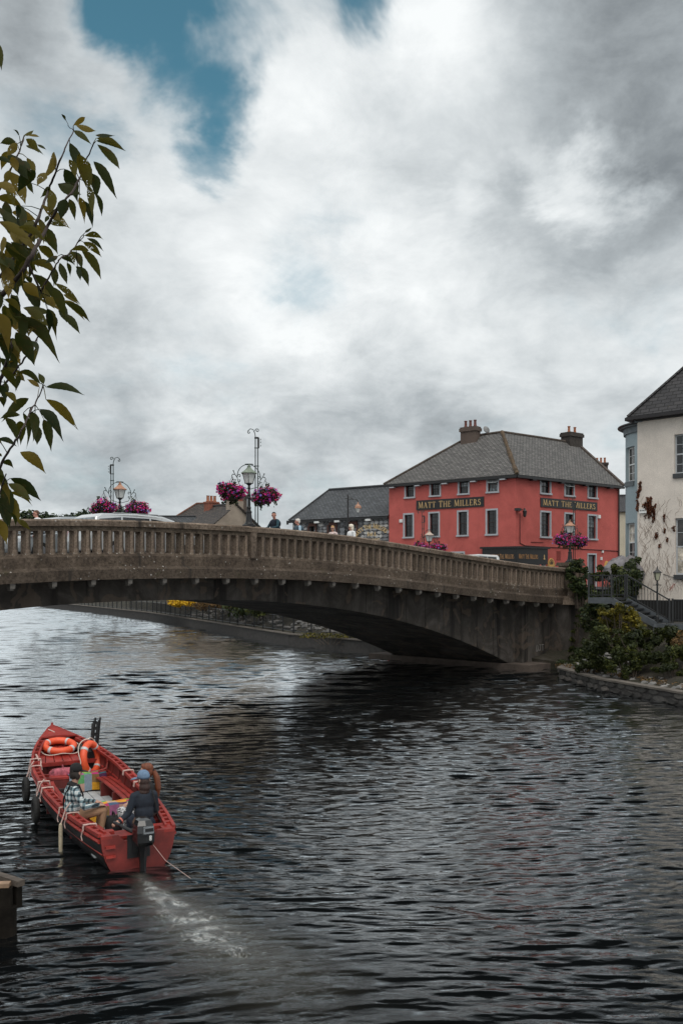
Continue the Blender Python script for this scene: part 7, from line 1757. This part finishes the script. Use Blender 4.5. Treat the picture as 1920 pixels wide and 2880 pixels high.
# local boat axes inside a person: x forward, y port
def make_man():
    t = boat_person('seated man in plaid shirt, black cap and khaki trousers on the port side', bp_(1.55, .60, 0), None)
    B = Body(); sz = .40
    # faces starboard (-y), a little aft; hips on the bench
    hips = Vector((0, .02, sz + .10)); chest = Vector((.0, .06, sz + .43)); neck = Vector((.0, .03, sz + .60))
    B.ell(hips, (.17, .15, .13), 'legs'); B.ell((0, .06, sz + .24), (.165, .13, .16), 'shirt'); B.ell(chest, (.19, .13, .19), 'shirt'); B.cap((-.15, .05, sz + .52), (.15, .05, sz + .52), .075, .075, 'shirt')
    for q, kx in ((-1, -.10), (1, .08)):
        hip = Vector((q * .09, -.02, sz + .09)); kn = Vector((q * .10 - .02, -.42, sz + .15)); an = Vector((q * .10 - .04, -.36, sz - .24))
        B.cap(hip, kn, .088, .064, 'legs'); B.cap(kn, an, .063, .046, 'legs'); B.cap(an + Vector((0, .03, -.05)), an + Vector((0, -.13, -.065)), .040, .034, 'shoe')
    for q in (-1, 1):
        sho = Vector((q * .20, .05, sz + .51)); el = Vector((q * .27, -.08, sz + .26)); wr = Vector((q * .13 - .02, -.32, sz + .25))
        B.cap(sho, el, .063, .050, 'shirt'); B.cap(el, wr, .050, .036, 'shirt'); hand(B, wr, (wr - el).lerp(Vector((0, -1, -.15)), .5), (0, 0, -1), k=1.05, curl=.45, side=q)
    B.cap(neck + Vector((0, .01, -.05)), neck + Vector((0.0, -.02, .08)), .058, .054, 'skin')
    hc = neck + Vector((.01, -.03, .165)); fd = Vector((.55, -.84, -.10)); head(B, hc, fd, 1.05)
    b = B.build('body', {'shirt': plaid(), 'legs': KHAKI, 'skin': SKIN, 'shoe': SHOE}, t, .0095, 3); face(b, hc, fd, 1.05)
    hair_short(t, hc, fd, DARKH, 1.04, .6, .01); cap(t, hc, fd, CAPK, 1.08)
    c = MB(); c.tube([(-.14, .13, sz + .60), (-.02, .20, sz + .38), (.13, .17, sz + .18), (.19, .03, sz + .12)], .014, 5); c.tube([(-.13, -.02, sz + .60), (-.05, -.10, sz + .42), (.08, -.12, sz + .28), (.17, -.06, sz + .15)], .014, 5); c.tube([(-.14, .13, sz + .60), (-.15, .05, sz + .615), (-.13, -.02, sz + .60)], .014, 5); c.build('bag_strap', BLKC, t)
    c = Body(); c.ell(neck + Vector((0, .03, .0)), (.085, .085, .05), 'c'); c.build('collar', {'c': BLKC}, t, .012, 2)
make_man()
def make_driver():
    t = boat_person('person steering in dark jacket and blue denim cap seen from behind', bp_(.62, -.26, 0), None)
    B = Body(); sz = .38
    B.ell((0, 0, sz + .12), (.15, .165, .15), 'jeans'); B.ell((-.01, 0, sz + .27), (.13, .155, .16), 'jacket'); B.ell((.0, 0, sz + .44), (.125, .16, .18), 'jacket'); B.cap((.0, -.10, sz + .54), (.0, .10, sz + .54), .072, .072, 'jacket')
    for q in (-1, 1):
        B.cap((0, q * .10, sz + .08), (.40, q * .12, sz + .13), .092, .066, 'jeans'); B.cap((.40, q * .12, sz + .13), (.36, q * .12, sz - .22), .064, .046, 'jeans'); B.cap((.34, q * .12, sz - .245), (.50, q * .13, sz - .255), .040, .034, 'shoe')
    sho, el, wr = Vector((0, .155, sz + .53)), Vector((-.02, .25, sz + .28)), Vector((-.07, .40, sz + .18))           # left arm out to the tiller
    B.cap(sho, el, .066, .054, 'jacket'); B.cap(el, wr, .053, .042, 'jacket'); hand(B, wr, Vector((-.12, .30, -.02)), (.2, 0, -1), k=.98, curl=.8, side=1)
    sho, el, wr = Vector((0, -.155, sz + .53)), Vector((.06, -.21, sz + .27)), Vector((.28, -.12, sz + .22))
    B.cap(sho, el, .066, .054, 'jacket'); B.cap(el, wr, .053, .040, 'jacket'); hand(B, wr, Vector((.25, .1, -.03)), (0, 0, -1), k=.98, side=-1)
    B.cap((0, 0, sz + .56), (.02, 0, sz + .68), .058, .052, 'skin'); hc = Vector((.03, .0, sz + .76)); fd = Vector((.86, .50, -.05)); head(B, hc, fd, 1.02)
    b = B.build('body', {'jacket': JACK, 'jeans': JEANS, 'skin': SKIN, 'shoe': SHOE}, t, .0095, 3); face(b, hc, fd, 1.02)
    H = Body(); H.ell(hc + Vector((-.03, -.01, -.01)), (.085, .085, .085), 'h'); H.ell(hc + Vector((-.05, -.01, -.10)), (.075, .09, .085), 'h'); H.ell(hc + Vector((-.06, .0, -.17)), (.06, .085, .06), 'h'); H.build('hair', {'h': DBH}, t, .010, 2)
    cap(t, hc, fd, CAPB, 1.08)
    c = MB(); c.tube([(-.10, -.10, sz + .62), (-.155, -.14, sz + .45), (-.15, -.18, sz + .25)], .013, 5); c.build('bag_strap', BLKC, t)
    c = MB(); c.tube([wr0 for wr0 in ((-.055, .365, sz + .20), (-.062, .385, sz + .19))], .052, 10); c.build('cuff', M('coral_cuff', (.55, .16, .12), .8), t)
make_driver()
def make_woman():
    t = boat_person('person with a long auburn ponytail and patterned trousers on the starboard side', bp_(1.28, -.50, 0), None)
    B = Body(); sz = .40                                   # sits facing port (+y)
    B.ell((0, 0, sz + .10), (.19, .15, .13), 'legs'); B.ell((0, -.01, sz + .26), (.15, .125, .16), 'top'); B.ell((0, -.01, sz + .42), (.175, .12, .17), 'top'); B.cap((-.14, 0, sz + .52), (.14, 0, sz + .52), .066, .066, 'top')
    for q in (-1, 1):
        B.cap((q * .10, .02, sz + .08), (q * .10, .42, sz + .12), .088, .064, 'legs'); B.cap((q * .10, .42, sz + .12), (q * .10, .38, sz - .22), .062, .044, 'legs'); B.cap((q * .10, .36, sz - .25), (q * .10, .52, sz - .26), .038, .032, 'shoe')
        sho, el, wr = Vector((q * .18, 0, sz + .51)), Vector((q * .25, .02, sz + .26)), Vector((q * .15, .26, sz + .22)); B.cap(sho, el, .056, .045, 'top'); B.cap(el, wr, .044, .033, 'top'); hand(B, wr, (wr - el), (0, 0, -1), k=.95, side=-q)
    B.cap((0, 0, sz + .54), (0, .01, sz + .66), .052, .048, 'skin'); hc = Vector((0, .02, sz + .75)); fd = Vector((.42, .90, -.04)); head(B, hc, fd, 1.0)
    b = B.build('body', {'top': BLKC, 'legs': patt(), 'skin': SKIN, 'shoe': SHOE}, t, .0095, 3); face(b, hc, fd, 1.0)
    hair_short(t, hc, fd, AUB, 1.02, 1.0, .01, 'hair')
    H = Body(); k0 = hc + Vector((-.035, -.10, .02)); H.cap(hc + Vector((-.03, -.07, .03)), k0, .045, .035, 'h'); H.cap(k0, k0 + Vector((-.03, -.06, -.14)), .036, .052, 'h'); H.cap(k0 + Vector((-.03, -.06, -.14)), k0 + Vector((-.05, -.07, -.30)), .052, .050, 'h'); H.cap(k0 + Vector((-.05, -.07, -.30)), k0 + Vector((-.05, -.07, -.43)), .048, .022, 'h'); H.build('ponytail', {'h': AUB}, t, .011, 2)
    c = MB(); c.tube([k0 + Vector((.0, .012, .0)), k0 + Vector((0, -.012, -.01))], .040, 10); c.build('hair_tie', BLKC, t)
make_woman()

# ------------------------------------------------------------------ jetty corner
def make_jetty():
    c = on_z(40, 2480, .62); t = thing('timber_jetty', 'corner of a dark timber jetty at the lower left edge', 'jetty', (c.x, c.y, 0))
    WOOD = M('weathered_timber', (.085, .068, .055), .85, .4, 5, .5, 30, stretch=(1, 6, 6)); DW = M('wet_timber', (.012, .010, .008), .85, .5, 5, .5, 30, spec=.1); PW = M('worn_edge_timber', (.26, .17, .11), .8, .4, 5, .4, 30)
    d1 = Vector((-.80, .60, 0)); d2 = Vector((-.96, -.10, 0)); up = lambda z: Vector((0, 0, z))       # far edge and near edge run off to the left
    for i in range(9):
        a = d1 * (.15 + i * .27) ; b = d2 * (.12 + i * .235); q = MB(); q.beam(a + up(.56 + random.uniform(-.006, .006)), b + up(.56), .20 + .02 * i, .04); q.build('deck_plank', DW if i % 3 else WOOD, t)
    q = MB(); q.beam(Vector((.10, -.03, .61)), d1 * 3.2 + up(.61), .10, .07); q.build('kerb_timber', WOOD, t)
    q = MB(); q.beam(Vector((-.03, -.05, .605)), d2 * 3.2 + Vector((0, -.04, .605)), .12, .05); q.build('edge_timber', PW, t)
    q = MB(); q.beam(Vector((.0, -.06, .44)), d2 * 3.2 + Vector((0, -.05, .44)), .10, .26); q.build('fascia_beam', DW, t)
    q = MB(); q.beam(Vector((.06, .02, .43)), d1 * 3.2 + up(.43), .08, .26); q.build('fascia_beam', DW, t)
    for p in (Vector((-.08, -.02, 0)), d2 * 1.6 + Vector((0, .05, 0)), d1 * 2.0): q = MB(); q.lathe([(.13, -1.2), (.12, .34)], p, 10); q.build('pile', DW, t)
    q = MB()
    for i in range(10): q.beam(d2 * (.06 + i * .17) + Vector((0, -.03, -.6)), d2 * (.06 + i * .17) + Vector((0, -.03, .31)), .15, .05)
    q.build('sheeting', DW, t)
make_jetty()
# ------------------------------------------------------------------ foreground tree branch
def make_tree():
    T = thing('cherry_tree', 'leafy tree branches reaching in from the left edge close by', 'tree', (-3.4, 4.0, 2.6)); O = Vector((-3.4, 4.0, 2.6))
    rr = random.Random(12)
    LEAF, nt, b = new_mat('tree_leaf'); L = nt.links.new
    oi = nt.nodes.new('ShaderNodeObjectInfo'); co = objco(nt)
    base = ramp(nt, oi.outputs['Random'], [(0, (.014, .024, .007)), (.45, (.040, .048, .011)), (.75, (.095, .085, .016)), (1, (.16, .115, .022))])
    nz = tex_noise(nt, co, 22, 5, .65); col = mixc(nt, math_n(nt, 'MULTIPLY', smooth(nt, nz, .52, .72), .55), base, (.075, .045, .014))
    L(col, b.inputs['Base Color']); b.inputs['Roughness'].default_value = .6; b.inputs['Specular IOR Level'].default_value = .18
    add_bump(nt, b, tex_noise(nt, co, 60, 3), .3, .004)
    tr = nt.nodes.new('ShaderNodeBsdfTranslucent'); L(mixc(nt, 1.0, col, (1.6, 1.4, .7), 'MULTIPLY'), tr.inputs[0]); mx = nd(nt, 'ShaderNodeMixShader'); mx.inputs[0].default_value = .42
    # insect holes
    vo = nd(nt, 'ShaderNodeTexVoronoi', i_Scale=150.0); L(co, vo.inputs['Vector'])
    hole = math_n(nt, 'MULTIPLY', math_n(nt, 'LESS_THAN', vo.outputs['Distance'], .30), math_n(nt, 'MULTIPLY', smooth(nt, tex_noise(nt, co, 16, 2), .58, .62), math_n(nt, 'GREATER_THAN', oi.outputs['Random'], .55)))
    tp = nt.nodes.new('ShaderNodeBsdfTransparent'); m2 = nt.nodes.new('ShaderNodeMixShader')
    L(b.outputs[0], mx.inputs[1]); L(tr.outputs[0], mx.inputs[2]); L(hole, m2.inputs[0]); L(mx.outputs[0], m2.inputs[1]); L(tp.outputs[0], m2.inputs[2]); L(m2.outputs[0], nt.nodes['Material Output'].inputs[0])
    STEM = M('twig_bark', (.050, .034, .030), .8, .4, 30, .5, 120)
    q6 = lambda x, y: (x * .26368, 280 + y * .26368); q7 = lambda x, y: (x * .30189, 850 + y * .30189)
    def P(f, x, y, Z): px, py = f(x, y); return at(px, py, Z) - O
    # limbs: (pixel polyline, radius at root, radius at tip, depth)
    limbs = [(q6, [(-500, 2700), (0, 2110), (130, 1980), (240, 1830), (340, 1660), (430, 1500), (520, 1340), (590, 1210), (660, 1110), (760, 1000), (870, 800), (930, 620), (1010, 450)], .020, .004, 4.05),
             (q6, [(-400, 2500), (-60, 1960), (100, 1770), (330, 1430), (400, 1290), (460, 1140), (540, 920), (580, 820), (640, 650), (700, 520), (790, 330)], .015, .004, 4.2),
             (q6, [(-250, 1400), (-60, 1050), (90, 810), (140, 700), (200, 580), (250, 440), (268, 380)], .010, .003, 4.3),
             (q6, [(300, 1740), (440, 2060), (520, 1900), (600, 1760), (640, 1700), (740, 1640), (830, 1530), (890, 1470)], .007, .003, 3.95),
             (q6, [(790, 330), (745, 300), (720, 250), (670, 160)], .003, .0015, 4.2),
             (q7, [(-300, 1250), (20, 790), (130, 660), (230, 530), (330, 370), (420, 230)], .010, .004, 4.15),
             (q7, [(-250, 2000), (0, 1560), (50, 1440), (150, 1290), (210, 1190), (300, 1000), (350, 900), (405, 780)], .010, .004, 3.9),
             (q7, [(-200, 1300), (-20, 800), (40, 640), (90, 480), (130, 350)], .016, .010, 4.2),
             (q7, [(-250, 2300), (-60, 1900), (20, 1720), (60, 1600)], .008, .004, 3.85)]
    pts_all = []; 
    for f, pl, r0, r1, Z in limbs:
        n = len(pl); pts = [P(f, x, y, Z + (.12 * math.sin(i * 1.3))) for i, (x, y) in enumerate(pl)]
        fine = []
        for i in range(n - 1):
            for k in range(4): fine.append(pts[i].lerp(pts[i + 1], k / 4) + Vector((rr.uniform(-1, 1), rr.uniform(-1, 1), rr.uniform(-1, 1))) * .0025)
        fine.append(pts[-1]); m = len(fine)
        q = MB(); q.tube(fine, [.62 * (r0 + (r1 - r0) * i / (m - 1)) * (1 + .15 * rr.uniform(-1, 1)) for i in range(m)], 7); q.build('branch', STEM, T, smooth=True); pts_all += fine
    # trunk and the limbs that carry the branches, outside the picture
    q = MB(); q.tube([(0, 0, -.2), (.05, .05, .8), (.0, .1, 1.6), (.1, .1, 2.6), (.2, .05, 3.8)], [.17, .14, .12, .09, .05], 10); q.build('trunk', BARK, T, smooth=True)
    for f, pl, r0, r1, Z in limbs:
        a = P(f, *pl[0], Z); h = max(.5, min(3.4, a.z - .7))
        if (f, pl[0]) in ((q6, (300, 1740)), (q6, (790, 330))): continue
        q = MB(); q.tube([(.05, .08, h), Vector((.05, .08, h)).lerp(a, .5) + Vector((0, 0, .06)), a], [.05, .03, r0 * .62], 8); q.build('limb', BARK, T, smooth=True)
    PA = np.array([tuple(p) for p in pts_all])
    def leaf(b0, tip, w, Z):
        a, c = b0, tip; ax = c - a; Ln = ax.length
        if Ln < .01: return
        ax.normalize(); view = Vector((0, 1, 0)); side = ax.cross(view).normalized(); nrm = side.cross(ax).normalized()
        tw = rr.uniform(-.5, .5); side, nrm = side * math.cos(tw) + nrm * math.sin(tw), nrm * math.cos(tw) - side * math.sin(tw)
        w = w * .92 / max(.75, math.cos(tw)); sag = Ln * rr.uniform(.05, .15); lift = Vector((0, 0, 1))
        cur = rr.uniform(-.01, .035); q = MB(); n = 14; mid = []; 
        for i in range(n + 1):
            t = i / n; cp = a + ax * Ln * t + lift * sag * math.sin(math.pi * min(1, t * 1.05)) + nrm * cur * math.sin(2.2 * t) * Ln / .13
            ww = w / 2 * float(np.interp(t, [0, .06, .15, .28, .42, .56, .70, .80, .87, .93, 1], [.02, .30, .62, .90, 1.0, .94, .70, .44, .22, .09, .0])); mid.append((cp, ww))
        V = []; roll = rr.uniform(-.9, .9); s0_, n0_ = side.copy(), nrm.copy()
        for i, (cp, ww) in enumerate(mid):
            ra = roll * i / n; side = s0_ * math.cos(ra) + n0_ * math.sin(ra); nrm = n0_ * math.cos(ra) - s0_ * math.sin(ra)
            jag = 1 + (.05 if i % 2 else -.04); V += [cp + side * ww * jag + nrm * ww * .32, cp, cp - side * ww * jag + nrm * ww * .32]
        q.add(V, [(i * 3 + j, i * 3 + j + 1, (i + 1) * 3 + j + 1, (i + 1) * 3 + j) for i in range(n) for j in (0, 1)])
        nb = Vector(PA[np.argmin(((PA - np.array(a)) ** 2).sum(1))])
        if (nb - a).length < .10:
            q.tube([nb, nb.lerp(a, .5) + Vector((0, 0, .006)), a], [.0022, .0018, .0014], 4)
        q.build('leaf', LEAF, T, smooth=True, fix=False)
    L6 = [(785, 275, 890, 183, 60), (810, 270, 1030, 310, 80), (790, 330, 985, 490, 90), (1020, 380, 1230, 370, 75), (1030, 410, 1300, 520, 70), (1030, 440, 1350, 550, 80), (1040, 480, 1240, 725, 90), (1000, 660, 1265, 1070, 110), (745, 460, 900, 800, 120),
          (840, 580, 960, 1010, 160), (690, 740, 830, 1100, 150), (740, 640, 800, 830, 90), (990, 790, 1020, 1060, 130), (950, 920, 985, 1250, 90), (1040, 1010, 1080, 1250, 70), (740, 1060, 810, 1300, 95), (850, 1040, 905, 1330, 95), (900, 1080, 975, 1360, 95), (700, 1060, 650, 1290, 130),
          (620, 900, 870, 1000, 140), (540, 960, 510, 1240, 140), (540, 940, 410, 1050, 70), (580, 560, 400, 830, 160), (490, 780, 390, 940, 100), (380, 760, 185, 1000, 140), (300, 880, 370, 1010, 70), (540, 1320, 725, 1360, 65), (520, 1240, 480, 1320, 60), (660, 160, 690, 220, 30),
          (260, 380, 350, 310, 70), (210, 390, 135, 320, 25), (300, 380, 420, 385, 40), (280, 420, 420, 570, 85), (280, 490, 480, 600, 75), (400, 480, 495, 525, 40), (180, 460, 60, 600, 110), (170, 450, 0, 470, 85), (130, 610, 190, 750, 100), (220, 650, 340, 790, 85), (290, 620, 380, 760, 75), (110, 750, 60, 910, 85),
          (-40, 620, 120, 680, 60), (-40, 890, 200, 1040, 110), (-30, 1040, 270, 1180, 110), (-30, 1140, 240, 1330, 100), (130, 1200, 400, 1290, 100), (-10, 1300, 330, 1500, 110), (120, 1520, 350, 1740, 85), (200, 1360, 500, 1535, 80), (910, 1420, 985, 1360, 50), (905, 1450, 1085, 1495, 65), (930, 1480, 1110, 1620, 50), (890, 1520, 1085, 1690, 85),
          (950, 1610, 720, 1610, 65), (870, 1600, 1055, 1920, 105), (750, 1610, 800, 1770, 75), (790, 1620, 870, 1790, 85), (810, 1780, 920, 1980, 85), (640, 1740, 720, 1950, 85), (720, 1740, 740, 1900, 50), (660, 1690, 800, 1770, 60), (590, 1800, 590, 1990, 85), (620, 1670, 480, 1750, 75), (830, 1790, 860, 1930, 60),
          (340, 1860, 610, 2180, 110), (330, 1740, 590, 1870, 90), (250, 1960, 430, 2120, 130), (590, 1960, 870, 2190, 75), (680, 2080, 870, 2195, 60), (680, 2140, 910, 2350, 75), (280, 1890, 330, 2000, 75), (570, 2000, 710, 2330, 130), (250, 2220, 540, 2240, 120), (480, 2120, 650, 2260, 90), (110, 1580, 280, 1700, 90), (60, 1680, 160, 1830, 90), (330, 1980, 420, 2120, 100), (120, 2080, 190, 2200, 90), (380, 1330, 330, 1500, 90), (360, 1290, 240, 1370, 90), (440, 1400, 380, 1480, 60)]
    L7 = [(570, 100, 740, 265, 75), (610, 0, 830, 190, 75), (540, 0, 620, 190, 85), (440, 60, 540, 370, 120), (240, 50, 450, 210, 95), (130, 130, 520, 560, 130), (200, 100, 265, 310, 75), (150, 280, 330, 590, 150), (345, 405, 335, 590, 75), (0, 330, 60, 600, 140), (80, 380, 160, 570, 105), (10, 160, 70, 460, 85), (0, 100, 100, 480, 170), (300, 360, 345, 440, 55),
          (10, 630, 160, 835, 95), (0, 770, 40, 920, 75), (380, 760, 150, 655, 75), (370, 790, 250, 710, 50), (410, 760, 355, 650, 60), (430, 790, 805, 870, 80), (430, 905, 730, 1200, 95), (375, 995, 600, 1315, 105), (410, 1090, 475, 1385, 95), (275, 1010, 265, 1285, 125), (220, 1030, 205, 1385, 105), (330, 1140, 330, 1310, 95), (270, 895, 5, 1115, 95), (190, 1050, 0, 1080, 65), (-20, 1275, 165, 1345, 55), (-20, 1420, 25, 1440, 40),
          (20, 1490, 120, 1560, 75), (100, 1640, 385, 1860, 105), (80, 1690, 300, 1850, 90), (95, 1770, 290, 1905, 65), (70, 1800, 200, 2070, 110), (40, 1700, 95, 2120, 130), (10, 1800, 60, 2100, 110), (100, 1960, 140, 2100, 70), (-20, 2020, 60, 2250, 100), (-10, 1600, 70, 1800, 80), (-30, 1880, 30, 2120, 110), (0, 1680, 90, 1900, 100), (50, 840, 130, 940, 70), (0, 880, 30, 1000, 80), (450, 60, 460, 300, 90), (180, 120, 195, 280, 70), (60, 60, 130, 220, 110), (90, 540, 95, 640, 50), (500, 120, 520, 280, 80), (250, 150, 350, 260, 90)]
    for f, LST, k in ((q6, L6, .26368), (q7, L7, .30189)):
        for x0, y0, x1, y1, w in LST:
            Z = rr.uniform(3.85, 4.3); b0 = P(f, x0, y0, Z); t0 = P(f, x1, y1, Z + rr.uniform(-.06, .06)); leaf(b0, t0, w * k / F * Z, Z)
    # fill towards the frame edge and beyond it
    for i in range(135):
        px = rr.uniform(-200, 55) if i % 5 < 2 else rr.uniform(0, 140); py = rr.uniform(560, 1090) if i % 4 else rr.uniform(380, 1480); Z = rr.uniform(4.0, 4.6); ln = rr.uniform(45, 95); a = rr.uniform(-.35, 1.0)
        if px > 60 and not 500 < py < 1010 - px: continue
        leaf(at(px, py, Z) - O, at(px + ln * math.sin(a), py + ln * math.cos(a), Z + rr.uniform(-.08, .08)) - O, ln * rr.uniform(.32, .45) / F * Z, Z)
    leaf(at(-6, 118, 4.0) - O, at(6, 200, 4.0) - O, 22 / F * 4, 4.0); leaf(at(-30, 60, 4.0) - O, at(-2, 135, 4.0) - O, 34 / F * 4, 4.0)
make_tree()

for o in list(bpy.data.objects):
    if o.name.startswith('tmp_'): bpy.data.objects.remove(o)
